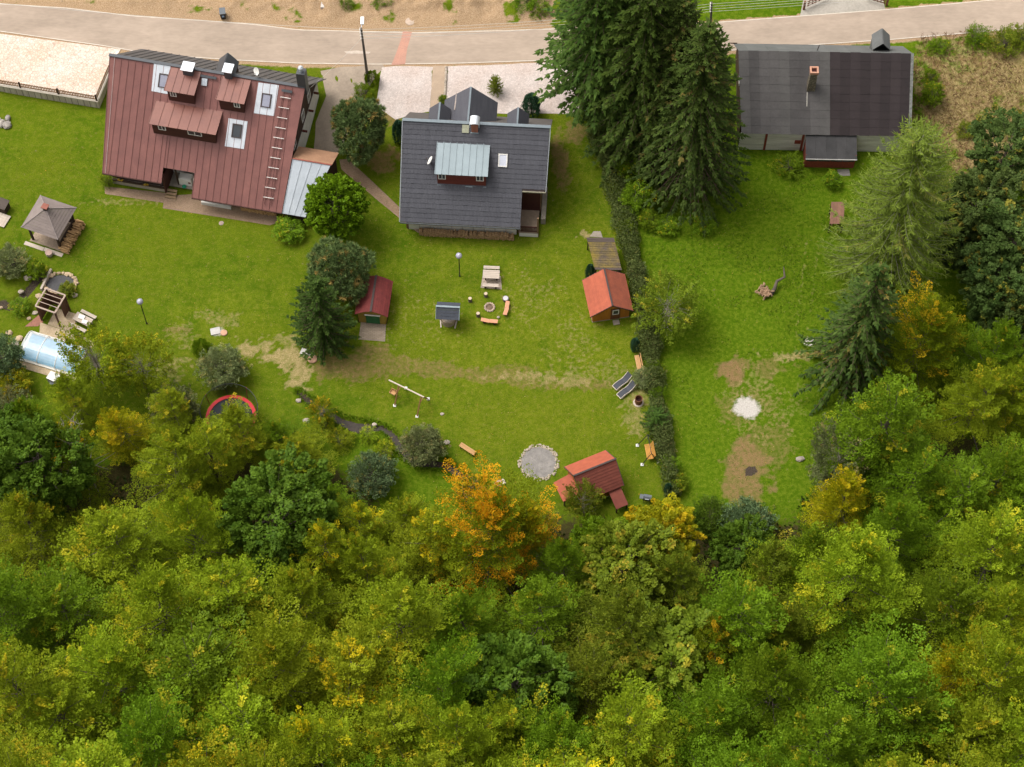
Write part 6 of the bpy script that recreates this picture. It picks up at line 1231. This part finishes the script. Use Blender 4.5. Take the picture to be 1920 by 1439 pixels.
LM = {
 'green':  leafmat('leaf_green', (.070, .128, .004), (.195, .285, .013), .02, (.52, .36, .02), (.46, .38, .02)),
 'lime':   leafmat('leaf_lime', (.115, .175, .005), (.320, .380, .017), .05, (.52, .42, .02), (.50, .43, .02)),
 'gold':   leafmat('leaf_gold', (.125, .170, .005), (.350, .380, .017), .14, (.58, .42, .012), (.54, .44, .012)),
 'dark':   leafmat('leaf_dark', (.034, .070, .005), (.115, .172, .014), .0),
 'orange': leafmat('leaf_orange', (.095, .140, .004), (.255, .295, .010), .36, (.70, .28, .010), (.62, .40, .012)),
 'amber':  leafmat('leaf_amber', (.075, .120, .003), (.215, .260, .008), .16, (.60, .36, .015), (.56, .42, .015)),
 'olive':  leafmat('leaf_olive', (.068, .104, .005), (.215, .250, .018), .02, (.42, .28, .03), (.40, .30, .03)),
 'sedge':  leafmat('leaf_greygreen', (.085, .108, .032), (.235, .255, .100), .05, (.36, .26, .10), (.32, .27, .10)),
 'blue':   leafmat('leaf_bluegreen', (.052, .088, .030), (.165, .225, .100), .03, (.34, .24, .04), (.30, .26, .05)),
 'yellow': leafmat('leaf_yellow', (.13, .150, .003), (.40, .36, .007), .16, (.58, .40, .012), (.52, .40, .012)),
 'fresh':  leafmat('leaf_fresh', (.055, .110, .003), (.170, .260, .008), .0),
 'maple':  leafmat('leaf_maple', (.030, .058, .010), (.110, .155, .036), .02, (.34, .24, .03), (.30, .26, .03)),
 'spruce': leafmat('needle_spruce', (.020, .044, .007), (.090, .140, .022), .0, trans=.12, needle=True),
 'spruce2': leafmat('needle_spruce_dark', (.020, .040, .007), (.086, .120, .022), .03, (.2, .13, .04), (.16, .11, .03), trans=.12, needle=True),
 'fir':    leafmat('needle_fir', (.020, .044, .007), (.075, .118, .022), .0, trans=.12, needle=True),
 'larch':  leafmat('needle_larch', (.090, .130, .014), (.245, .305, .045), .02, (.30, .24, .06), (.28, .22, .06), trans=.3, needle=True),
 'pine':   leafmat('needle_pine', (.070, .120, .034), (.225, .320, .110), .10, (.55, .40, .12), (.46, .34, .10), trans=.2, needle=True),
 'cypress': leafmat('scale_cypress', (.026, .075, .036), (.095, .200, .105), .0, trans=.1, needle=True),
}
TREES = {}
def variant(key, kw, mb, bk):
    TREES[key] = (kite_mesh('crown', material=LM['green'], **kw), mb.mesh('trunk', bk, True))
for i in range(6): variant('beech%d' % i, *beech(100+i, H=16, Rr=[5.4, 6.0, 5.0, 5.8, 4.6, 6.2][i], cb=[.14, .16, .12, .18, .2, .12][i], limbs=[46, 52, 44, 50, 42, 54][i], spire=[0, -.2, .5, .1, .7, -.3][i]), bark)
variant('beechbig', *beech(131, H=18, Rr=7.2, cb=.12, limbs=64), bark)
variant('beechbare', *beech(140, H=16, Rr=4.8, cb=.2, limbs=34, bare=7), bark_pale)
variant('dense0', *broadleaf(150, H=14, Rr=5.0, cb=.12, sprays=430, per=64, ls=(.7, 1.3), leaf=(.2, .34), flat=.6, lobes=30, lob_amp=.38), bark)
variant('dense1', *broadleaf(151, H=12, Rr=4.6, cb=.1, sprays=400, per=60, ls=(.6, 1.2), leaf=(.2, .32), flat=.7, lobes=26, lob_amp=.4), bark)
variant('airy', *broadleaf(160, H=6.5, Rr=3.4, cb=.12, sprays=260, per=48, ls=(.8, 1.6), leaf=(.09, .18), flat=.7, fill=.3, wr=(.3, .5), up=1.0), bark_pale)
variant('ball', *broadleaf(170, H=6.6, Rr=3.0, cb=.03, sprays=620, per=38, ls=(.35, .6), leaf=(.14, .24), flat=.6, lobes=40, lob_amp=.16, fill=.6, up=.9), bark)
variant('shrub0', *broadleaf(180, H=2.4, Rr=1.5, cb=-.05, sprays=170, per=34, ls=(.35, .8), leaf=(.07, .15), flat=.7, lob_amp=.35), bark)
variant('shrub1', *broadleaf(181, H=2.2, Rr=1.6, cb=-.1, sprays=170, per=34, ls=(.4, .9), leaf=(.06, .13), flat=.8, lob_amp=.5, up=1.2), bark)
variant('willow', *broadleaf(190, H=3.6, Rr=2.1, cb=-.05, sprays=330, per=40, ls=(.5, 1.1), leaf=(.07, .16), flat=.8, lob_amp=.32, up=1.0), bark)
variant('spruce0', *conifer(200, H=30, Rr=5.2, droop=.38, z0=.16, nb=9, power=.6, gap=.26, step=.45), bark_red)
variant('spruce1', *conifer(201, H=30, Rr=5.0, droop=.34, z0=.03, nb=9, power=.6, gap=.26, step=.45), bark_red)
variant('spruce2', *conifer(202, H=29, Rr=5.4, droop=.42, z0=.02, nb=9, bare_limbs=.3, power=.62, gap=.26, step=.45), bark_red)
variant('spruce3', *conifer(203, H=21, Rr=5.0, droop=.5, z0=.04, nb=7, hang=.9, gap=.28), bark_red)
variant('fir', *conifer(204, H=9.5, Rr=2.9, droop=.14, tipup=.25, z0=.03, nb=9, step=.38, gap=.24, tw=(.3, .6), power=.62), bark_red)
variant('larch', *conifer(205, H=27, Rr=5.8, droop=.20, tipup=.35, z0=.06, nb=8, step=.42, tw=(.4, 1.0), tww=(.05, .10), gap=.22, hang=1.0, power=.46, limb=.4), bark_pale)
variant('bushfir', *conifer(206, H=3.0, Rr=1.7, droop=.05, tipup=.25, z0=.03, nb=10, step=.22, gap=.16, tw=(.2, .4), tww=(.06, .12), power=.5), bark_red)
variant('pine0', *tufted(210, H=6.5, Rr=2.9, n=800, per=30, wd=.06), bark_red)
variant('pine1', *tufted(211, H=6.0, Rr=3.1, n=800, per=30, wd=.06), bark_red)
variant('cypress', *upright(220, H=3.4, Rr=1.0), bark_red)
variant('boxball', *upright(221, H=2.0, Rr=1.1, n=4200, ln=(.08, .16), wd=(.06, .1), top=2.4), bark_red)

def plant(kind, var, leafs, pos, h, r=None, label='', cat='tree', group=None, rot=None, lean=(0, 0)):
    crown, trunk = TREES[var]
    if 'dim' not in crown: 
        co = np.empty(len(crown.vertices)*3, np.float32); crown.vertices.foreach_get('co', co); co = co.reshape(-1, 3)
        crown['dim'] = (float(co[:, 2].max()), float(np.percentile(np.hypot(co[:, 0], co[:, 1]), 98)))
    H0, R0 = crown['dim']; sz = h/H0; sx = (r/R0) if r else sz
    t = thing(kind, label, cat, (pos.x, pos.y, pos.z), random.uniform(0, 6.28) if rot is None else rot, group)
    t.scale = (sx, sx, sz)
    a = obj('trunk', trunk, t); b = obj('crown', crown, t)
    b.material_slots[0].link = 'OBJECT'; b.material_slots[0].material = LM[leafs]
    if lean != (0, 0): t.rotation_euler = (lean[0], lean[1], t.rotation_euler[2])
    return t
# ---- garden conifers and shrubs (stood where their foot shows)
GS = 'spruces between the gravel yard and the dark roofed house'
plant('spruce_tree', 'spruce0', 'spruce', at(1116, 214), 31, 5.4, 'tall spruce with bare lower trunk standing at the edge of the gravel yard', group=GS)
plant('spruce_tree', 'spruce1', 'spruce', at(1195, 275), 30, 5.2, 'tall full green spruce between the bare trunked spruce and the twig showing one', group=GS)
plant('spruce_tree', 'spruce2', 'spruce2', at(1290, 350), 25.5, 5.2, 'dark spruce with bare twigs showing, next to the dark roofed house', group=GS)
plant('spruce_tree', 'spruce1', 'spruce', at(1180, 190), 26, 4.6, 'shorter spruce hidden among the big spruces by the road', group=GS)
plant('spruce_tree', 'spruce0', 'spruce', at(1150, 235), 27, 4.6, 'slimmer spruce wedged between the bare trunked spruce and the full green one', group=GS)
plant('spruce_tree', 'spruce1', 'spruce2', at(1250, 300), 25, 4.6, 'spruce filling the gap beside the twig showing dark spruce', group=GS)
plant('spruce_tree', 'spruce3', 'spruce2', at(1588, 712), 20.5, 4.9, 'lone dark drooping spruce beside the larch at the wood edge')
plant('larch_tree', 'larch', 'larch', at(1645, 540), 26, 5.6, 'feathery yellow green larch in front of the dark roofed house')
plant('fir_tree', 'fir', 'fir', at(608, 640), 11.5, 2.9, 'dense blue green fir beside the dark red garden shed')
plant('pine_tree', 'pine1', 'pine', at(640, 545), 7.5, 3.2, 'pine with yellowing needles behind the blue green fir')
plant('pine_tree', 'pine0', 'pine', at(678, 290), 8.5, 2.9, 'bushy blue green pine between the driveway and the grey roofed house')
plant('round_tree', 'ball', 'fresh', at(637, 432), 7.6, 3.2, 'round clipped bright green tree beside the silver annex roof')
plant('shrub', 'shrub0', 'green', at(543, 440), 1.6, 1.6, 'low spreading green shrub by the front corner of the silver annex', 'shrub')
plant('fruit_tree', 'airy', 'olive', at(1250, 610), 6.0, 3.6, 'loose olive leaved fruit tree next to the hedge')
plant('willow_shrub', 'willow', 'sedge', at(793, 850), 3.4, 2.1, 'round grey green willow shrub over the brook', 'shrub')
plant('willow_shrub', 'willow', 'sedge', at(420, 705), 3.6, 2.3, 'round grey green willow shrub beside the trampoline', 'shrub')
plant('box_ball', 'boxball', 'fresh', at(381, 662), 1.9, 1.0, 'small round bright green box ball beside the willow shrub', 'shrub')
plant('cypress', 'cypress', 'cypress', at(996, 214), 3.3, .98, 'large dark blue green cypress on the gravel yard', 'cypress')
plant('cypress', 'cypress', 'cypress', at(1106, 520), 2.3, .5, 'slim dark cypress beside the mossy flat roofed shelter', 'cypress')
plant('cypress', 'cypress', 'cypress', at(1190, 655), 2.0, .48, 'small dark cypress at the end of the slatted bench', 'cypress')
plant('cypress', 'cypress', 'cypress', at(1252, 925), 1.9, .42, 'small dark cypress in the hedge near the kettle grill', 'cypress')
plant('cypress', 'cypress', 'cypress', at(749, 262), 3.2, .75, 'rounded dark cypress at the corner of the grey roofed house', 'cypress')
plant('shrub', 'bushfir', 'olive', at(929, 172), 2.6, .85, 'small golden green conifer on the gravel yard', 'shrub')
plant('shrub', 'shrub0', 'green', at(831, 192), 1.0, .5, 'tiny green shrub at the end of the stone edged path', 'shrub')
plant('box_ball', 'boxball', 'fresh', at(698, 155), 1.6, .85, 'round dark green box ball at the foot of the lamp pole', 'shrub')
plant('shrub', 'shrub1', 'green', at(684, 182), 1.7, 1.3, 'loose green shrub below the lamp pole', 'shrub')
plant('fir_shrub', 'bushfir', 'spruce', at(1229, 800), 2.8, 1.5, 'round dark conifer bush in the hedge beside the rusty barrel', 'shrub')
plant('shrub', 'shrub0', 'sedge', at(1206, 715), 1.4, 1.15, 'brownish green shrub at the head of the sun loungers', 'shrub')
plant('shrub', 'shrub1', 'green', at(1478, 318), 1.5, 1.7, 'dark ferny shrub beside the porch of the dark roofed house', 'shrub')
plant('shrub', 'shrub0', 'green', at(1744, 190), 2.4, 1.3, 'dark leafy bush along the east end of the dark roofed house', 'shrub')
plant('shrub', 'shrub0', 'green', at(1560, 345), 1.4, 1.0, 'small leafy bush at the porch step', 'shrub')
plant('shrub', 'shrub1', 'olive', at(203, 345), 1.5, .9, 'flowering bush at the west corner of the red roofed house', 'shrub')
plant('shrub', 'shrub0', 'green', at(1265, 910), 1.5, 1.2, 'wild green bush at the lower end of the hedge', 'shrub')
for q, lab, h, r, lf in [((22,505),'bushy grey green shrub beside the garden ditch',2.6,1.9,'sedge'),((72,515),'dark green shrub on the near bank of the ditch',1.9,1.1,'green'),((128,548),'red tinged shrub among the pond stones',1.1,.9,'olive'),((40,580),'low green shrub between the ditch and the timber pergola',1.0,1.1,'green'),
        ((8,690),'large grey green shrub at the end of the pool',4.2,2.4,'blue'),((28,735),'yellow green shrub below the pool',2.6,1.9,'gold'),((30,775),'grey green willow bush below the pool',3.0,2.0,'sedge'),((335,790),'olive willow bush between the wood and the trampoline',5.0,2.4,'sedge'),
        ((700,905),'blue green bush at the bend of the brook',3.6,2.3,'blue'),((1395,1000),'blue green sallow bush at the end of the meadow',4.0,2.6,'blue'),((1330,985),'dark bush where the hedge meets the wood',3.0,2.0,'dark')]:
    plant('shrub', 'willow' if h > 2.4 else 'shrub0', lf, at(*q), h, r, lab, 'shrub')
for q, h, r in [((650,12),1.2,.9),((715,6),1.2,1.3),((985,8),1.3,1.6),((1010,20),1.2,1.5),((855,12),.6,.5),((818,8),.5,.4)]:
    plant('shrub', 'shrub1', 'fresh', at(*q), h, r, 'low green weed clump on the bare earth bank', 'shrub', 'weed clumps on the earth bank')
for q, h, r in [((690,820),1.0,1.0),((610,800),1.6,1.2),((640,830),1.4,1.4),((720,850),1.3,1.2)]:
    plant('shrub', 'shrub1', 'lime', at(*q), h, r, 'loose yellow green bush on the far bank of the brook', 'shrub', 'bushes on the far bank of the brook')
for q, h, r, lf in [((1745,150),1.4,1.0,'green'),((1760,70+20),1.1,1.2,'green'),((1880,90),2.2,2.0,'olive'),((1830,75),1.4,1.6,'fresh'),((1915,75),1.6,1.8,'olive'),((1750,320),1.3,1.3,'fresh'),((1770,380),2.0,1.8,'green'),((1810,250),1.0,1.2,'olive')]:
    plant('shrub', 'shrub1', lf, at(*q), h, r, 'scrubby bush on the cleared brown slope', 'shrub', 'scrub on the cleared slope')
# ---- maples and wood (placed by the tip that shows and the height of the kind)
for x, y, h, r, v in [(1858,345,11,4.6,'dense0'),(1895,500,11,4.4,'dense1'),(1930,560,10,4.0,'dense0'),(1905,240,10,4.4,'dense1'),(1800,415,8,3.4,'dense1'),(1925,420,12,4.8,'dense0')]:
    plant('maple_tree', v, 'maple', apex(x, y, h), h, r, 'dense dark blue green maple below the cleared slope', group='dark maples below the cleared slope')
G1, G2, G3, G4, G5 = 'green beeches of the wood', 'yellow green beeches of the wood', 'dark green trees of the wood', 'olive trees of the wood', 'golden beeches of the wood'
LBL = {'green': ('green beech in the dense wood below the gardens', G1), 'lime': ('bright yellow green beech in the dense wood below the gardens', G2), 'dark': ('dark green broadleaf in the dense wood below the gardens', G3),
       'olive': ('dull olive broadleaf in the dense wood below the gardens', G4), 'gold': ('golden tinged beech in the dense wood below the gardens', G5)}
SPECIAL = [
 (215,765,8,2.9,'beech2','yellow','yellow leaved young beech at the wood edge near the pool'),
 (160,630,8.5,3.5,'airy','lime','loose light green tree hanging over the pool and garden table'),
 (245,645,8.5,3.2,'airy','lime','loose light green tree between the garden lamp and the wood'),
 (125,790,13,4.2,'beechbare','amber','thin crowned beech with bare twigs and orange sprays near the pool'),
 (915,925,17,6.8,'beechbig','orange','large orange and green beech in the middle of the wood edge'),
 (985,950,11,2.8,'beech4','yellow','slender yellow beech between the large orange beech and the stone ringed circle'),
 (890,905,14,2.6,'beechbare','olive','half dead tree with grey bare twigs beside the large orange beech'),
 (1755,565,15,6.0,'beechbig','amber','large beech with orange crown beside the lone drooping spruce'),
 (1098,915,6,1.9,'airy','olive','slender grey green tree in front of the red roofed playhouse'),
 (1245,985,9,3.8,'dense1','yellow','bright yellow bushy tree below the kettle grill'),
 (1130,1000,9,3.0,'dense1','fresh','fresh light green tree between the orange beech and the yellow bushy tree'),
 (1585,815,11,3.2,'airy','sedge','pale grey green rowan below the lone drooping spruce'),
 (1600,900,12,3.6,'beech0','yellow','yellow beech on the meadow side of the wood'),
 (1340,1180,14,4.2,'beech2','amber','beech with an orange top standing low in the wood'),
 (1625,1015,18,8.2,'beechbig','lime','widest green crowned beech of the wood with scattered yellow sprays'),
 (1820,1225,14,3.6,'beech4','yellow','slim golden beech among the green ones on the eastern slope'),
 (598,760,3.0,1.5,'airy','amber','straggly bush with orange leaves at the head of the brook'),
 (660,955,10,3.6,'beech2','gold','golden tipped beech beside the brook bend'),
]
for x, y, h, r, v, lf, lab in SPECIAL: plant('broadleaf_tree', v, lf, apex(x, y, h), h, r, lab)
WOOD = [(120,705,8,3.2,'lime'),(305,735,7.5,3.0,'lime'),(40,760,9,3.4,'green'),(60,810,13,5.0,'dark'),(-10,800,12,4.4,'dark'),(300,815,12,4.6,'lime'),(455,772,9,3.8,'lime'),(385,808,10,4.0,'lime'),(520,790,7.5,3.2,'green'),(540,815,8,3.6,'lime'),(500,905,16,6.4,'dark'),(755,925,9,3.6,'lime'),(590,900,9,3.6,'green'),
 (1685,735,15,5.8,'green'),(1885,610,12,4.4,'green'),(1925,690,13,4.6,'lime'),(1850,690,14,5.8,'lime'),(1740,830,15,5.8,'green'),(1895,830,15,5.8,'green'),(1640,815,11,3.8,'green'),
 (45,945,14,5.6,'lime'),(195,960,15,6.4,'lime'),(350,950,14,5.2,'lime'),(605,990,13,4.4,'gold'),(690,1010,14,4.8,'lime'),(800,965,11,3.8,'gold'),(1060,1020,11,4.0,'green'),(1170,1020,13,5.4,'olive'),(1290,1030,13,4.8,'olive'),(1405,995,8,3.4,'dark'),(1465,1030,13,4.6,'olive'),(1820,900,14,5.4,'green'),(1700,935,14,4.8,'green'),(1890,990,15,5.8,'lime'),(1535,1000,12,4.2,'green'),
 (105,1090,16,6.2,'green'),(275,1090,16,6.4,'lime'),(425,1065,16,5.8,'lime'),(560,1080,15,5.2,'lime'),(725,1105,17,6.6,'lime'),(885,1125,15,5.2,'green'),(1030,1110,15,5.4,'green'),(1195,1120,16,6.2,'olive'),(1410,1110,15,5.2,'green'),(1495,1140,15,4.8,'olive'),(1790,1095,16,5.8,'green'),(1925,1110,16,5.6,'lime'),
 (10,1215,17,6.0,'lime'),(175,1220,17,6.2,'lime'),(345,1215,17,6.2,'green'),(500,1195,17,6.0,'lime'),(640,1230,17,6.2,'gold'),(800,1235,16,5.8,'green'),(955,1250,13,5.0,'dark'),(1105,1235,15,5.8,'olive'),(1260,1215,14,5.0,'olive'),(1470,1230,17,5.8,'green'),(1655,1240,17,6.4,'green'),(1900,1235,17,5.8,'lime'),
 (90,1330,17,6.2,'lime'),(265,1335,17,6.2,'green'),(430,1320,17,6.2,'lime'),(580,1350,17,5.8,'gold'),(725,1350,17,6.0,'lime'),(860,1360,16,5.4,'lime'),(970,1315,15,4.6,'lime'),(1080,1350,16,5.4,'green'),(1200,1320,17,5.6,'lime'),(1340,1300,16,5.4,'green'),(1560,1330,17,6.4,'green'),(1740,1340,17,6.0,'green'),(1890,1350,17,6.0,'lime'),
 (0,1430,18,6.2,'lime'),(170,1440,18,6.2,'lime'),(340,1440,18,6.2,'gold'),(500,1440,18,6.0,'lime'),(650,1450,18,6.0,'green'),(800,1455,17,5.8,'lime'),(930,1440,17,5.6,'lime'),(1070,1460,17,5.6,'gold'),(1210,1440,18,6.0,'lime'),(1370,1425,18,6.2,'green'),(1530,1450,18,6.2,'green'),(1690,1450,18,6.2,'lime'),(1840,1460,18,6.2,'lime'),
 (1955,900,15,5.4,'green'),(1970,1330,17,5.8,'lime'),(-60,1080,16,5.8,'green')]
for k, (x, y, h, r, c) in enumerate(WOOD):
    v = 'beech%d' % ((k*7+3) % 6) if c != 'dark' else 'dense0'
    if c == 'olive' and k % 2: v = 'dense0'
    hh_ = h*random.uniform(.84, 1.16); plant('broadleaf_tree', v, c, apex(x+random.uniform(-10, 10), y+random.uniform(-8, 8), hh_), hh_, r*random.uniform(.84, 1.02)*(1.14 if y > 1150 else 1.0), LBL[c][0], group=LBL[c][1])

# ---- hedge between the two gardens
def scatter_leaves(name, pts, ax, nr, ln, wd, spray, material, parent=None):
    n = len(pts); g = np.random.default_rng(n); return obj(name, kite_mesh(name, pts, ax, nr, g.uniform(*ln, n), g.uniform(*wd, n), g.random(n), spray, g.random(n), material), parent)
HL = [at(*q) for q in [(1118,232),(1133,290),(1150,350),(1172,430),(1188,500),(1203,560),(1213,620),(1222,690),(1232,770),(1246,850),(1262,935)]]
def make_hedge():
    g = np.random.default_rng(5); seg = np.array([[p.x, p.y] for p in HL]); ln_ = np.hypot(*np.diff(seg, axis=0).T); cum = np.concatenate([[0], np.cumsum(ln_)]); n = 42000
    s = g.random(n)*cum[-1]; i = np.clip(np.searchsorted(cum, s)-1, 0, len(ln_)-1); t = (s-cum[i])/ln_[i]; c = seg[i]*(1-t)[:, None]+seg[i+1]*t[:, None]; d = (seg[i+1]-seg[i])/ln_[i][:, None]; nn = np.stack([-d[:, 1], d[:, 0]], 1)
    hh = 1.4+2.0*(fbm(s, s*0, .5, 8)-.5)+.5*(fbm(s, s*0, 1.7, 9)-.5); ww = .85+1.5*(fbm(s, s*0+3, .5, 12)-.42)
    a = g.random(n)*math.pi; k = g.uniform(.55, 1.12, n); off = np.cos(a)*ww*k; z = np.clip(np.sin(a)**.6*hh*k, .03, 9)
    p = np.concatenate([c+nn*off[:, None], z[:, None]], 1); o = HL[5]; p = p-np.array([o.x, o.y, 0])
    out = np.concatenate([nn*np.cos(a)[:, None], np.sin(a)[:, None]], 1)
    t_ = thing('hedge', 'long trimmed hedge dividing the two gardens', 'hedge', (o.x, o.y, 0))
    zz = np.array([hgt(x_+o.x, y_+o.y) for x_, y_ in p[:, :2]]); p[:, 2] += zz
    scatter_leaves('foliage', p, nrm(out*.6+g.normal(size=(n, 3))*.6), nrm(out+g.normal(size=(n, 3))*.6), (.1, .2), (.06, .12), np.clip(.2+.75*(fbm(s, off*2, 1.1, 19)-.2)+g.normal(size=n)*.12, 0, 1), leafmat('leaf_hedge', (.045, .075, .014), (.185, .225, .065), .03, (.25, .2, .06), (.22, .2, .06)), t_)
    mb = MB()
    for k_ in range(70):
        f_ = (k_+.5)/70*cum[-1]; j = min(len(ln_)-1, int(np.searchsorted(cum, f_)-1)); q = seg[j]+(seg[j+1]-seg[j])*((f_-cum[j])/ln_[j])-np.array([o.x, o.y]); z0 = hgt(q[0]+o.x, q[1]+o.y)
        mb.tube([(q[0], q[1], z0-.1), (q[0]+g.normal()*.1, q[1], z0+.5), (q[0]+g.normal()*.2, q[1]+g.normal()*.1, z0+.95)], [.03, .025, .01], 4)
    stuff(mb.build('stems', bark, t_))
make_hedge()
for q in [(1219,655,1.6,1.0,'sedge'),(1228,700,1.9,1.2,'green'),(1236,745,1.5,1.0,'fresh'),(1240,800,1.8,1.1,'sedge'),(1247,840,1.6,1.0,'sedge'),(1256,885,1.9,1.2,'green'),(1207,585,1.7,1.0,'sedge'),(1195,520,1.8,1.1,'sedge'),(1176,440,1.8,1.1,'green')]:
    plant('shrub', 'shrub1', q[4], at(q[0], q[1]), q[2], q[3], 'wild bush pushing out of the dividing hedge', 'shrub', 'wild bushes in the hedge')
for q in [(1195,385,3.0,1.8),(1215,420,1.6,1.2),(1160,270,2.6,1.5),(1180,330,2.4,1.6),(1250,430,1.4,1.3),(1320,430,1.3,1.2)]:
    plant('shrub', 'shrub0', 'green', at(q[0], q[1]), q[2], q[3], 'leafy green bush growing under the big spruces', 'shrub', 'bushes under the big spruces')

# ---- undergrowth on the wood floor, meadow tufts, dry scrub: masses nobody could count
def tufts(name, n, xr, yr, keep, ln, wd, material, label, cat, seed, lift=.5, clump=None):
    g = np.random.default_rng(seed); x = g.uniform(*xr, n); y = g.uniform(*yr, n); k = keep(x, y, g); x, y = x[k], y[k]; m = len(x)
    z = np.array([hgt(a, b) for a, b in zip(x, y)]); l = g.uniform(*ln, m)
    ax = nrm(np.array([0, 0, 1.])*lift+g.normal(size=(m, 3))*.6); ax[:, 2] = np.abs(ax[:, 2])
    p = np.stack([x, y, z], 1)+ax*(l*.45)[:, None]
    me = kite_mesh(name, p, ax, nrm(g.normal(size=(m, 3))+np.array([0, -.3, .6])), l, g.uniform(*wd, m), g.random(m), np.clip(fbm(x, y, .5, 3)*1.5-.25, 0, 1), g.random(m), material)
    return tag(obj(name, me), label, cat, kind='stuff')
def k_mead(x, y, g):
    hx = np.interp(y, [-14, -2, 8, 20, 34], [16.5, 14.8, 14.2, 12.0, 9.5]); n_ = fbm(x, y, .45, 41)
    c = at(1400, 764); bare = np.hypot(x-c.x, y-c.y) > 2.8
    return (x > hx) & (x < 44) & (y < 30) & (g.random(len(x)) < np.clip((n_-.35)*3, .05, 1)) & bare & ~((x > 17) & (x < 27) & (y < 3) & (g.random(len(x)) < .75))
tufts('meadow_grass', 90000, (8, 46), (-14, 30), k_mead, (.10, .26), (.03, .07), leafmat('blade_meadow', (.040, .098, .002), (.105, .160, .007), .03, (.36, .30, .12), (.3, .26, .1)), 'tufty meadow grass and weeds east of the hedge', 'grass', 51, .8)
tufts('undergrowth', 60000, (-60, 60), (-46, -6), lambda x, y, g: (y < -17+np.where(x < -14, 5, 0)+np.where(x > 26, 4, 0)+4*fbm(x, y, .2, 4)), (.25, .5), (.14, .26), leafmat('leaf_under', (.02, .035, .006), (.06, .085, .012), .08, (.2, .10, .02), (.2, .14, .02)), 'leafy undergrowth on the floor of the wood', 'undergrowth', 52, .35)
def k_scrub(x, y, g):
    c = at(1815, 200); return ((x-c.x)/6.5)**2+((y-c.y)/9.5)**2 < .55+.8*fbm(x, y, .4, 15)
tufts('dry_scrub', 20000, (36, 56), (14, 44), k_scrub, (.25, .7), (.03, .08), leafmat('twig_dry', (.11, .062, .030), (.29, .17, .085), .0, trans=.05), 'dry twigs and cut stalks on the cleared brown slope', 'scrub', 53, .45)
def k_lawn(x, y, g):
    hx = np.interp(y, [-14, -2, 8, 20, 34], [14.8, 13.2, 12.6, 10.4, 7.8]); return (x < hx) & (fbm(x, y, .6, 61) > .3)
tufts('lawn_grass', 110000, (-54, 15), (-10, 27), k_lawn, (.05, .11), (.02, .05), leafmat('blade_lawn', (.046, .094, .003), (.105, .140, .007), .04, (.34, .28, .1), (.28, .24, .08)), 'short mown grass blades of the lawn', 'grass', 54, .7)

def k_fall(x, y, g):
    n_ = fbm(x, y, .3, 91); return (y < 26) & (g.random(len(x)) < np.clip((n_-.42)*2.5, .02, .6))
tufts('fallen_leaves', 16000, (-54, 36), (-12, 26), k_fall, (.06, .13), (.04, .09), leafmat('leaf_fallen', (.22, .14, .04), (.46, .36, .14), .3, (.5, .22, .04), (.42, .3, .06), trans=.05), 'scattered fallen leaves on the grass', 'leaves', 95, .15)

def k_bank(x, y, g):
    d_, w_ = ninterp(np.stack([x, y], 1), SP[:13], SW[:13]); return (np.abs(d_-w_*1.5) < .2) & (g.random(len(x)) < .55*fbm(x, y, 1.2, 7)*1.5)
tufts('bank_grass', 160000, (-22, -2), (-12, 2), k_bank, (.12, .28), (.04, .08), LM['fresh'], 'long grass hanging over the banks of the brook', 'grass', 96, .5)
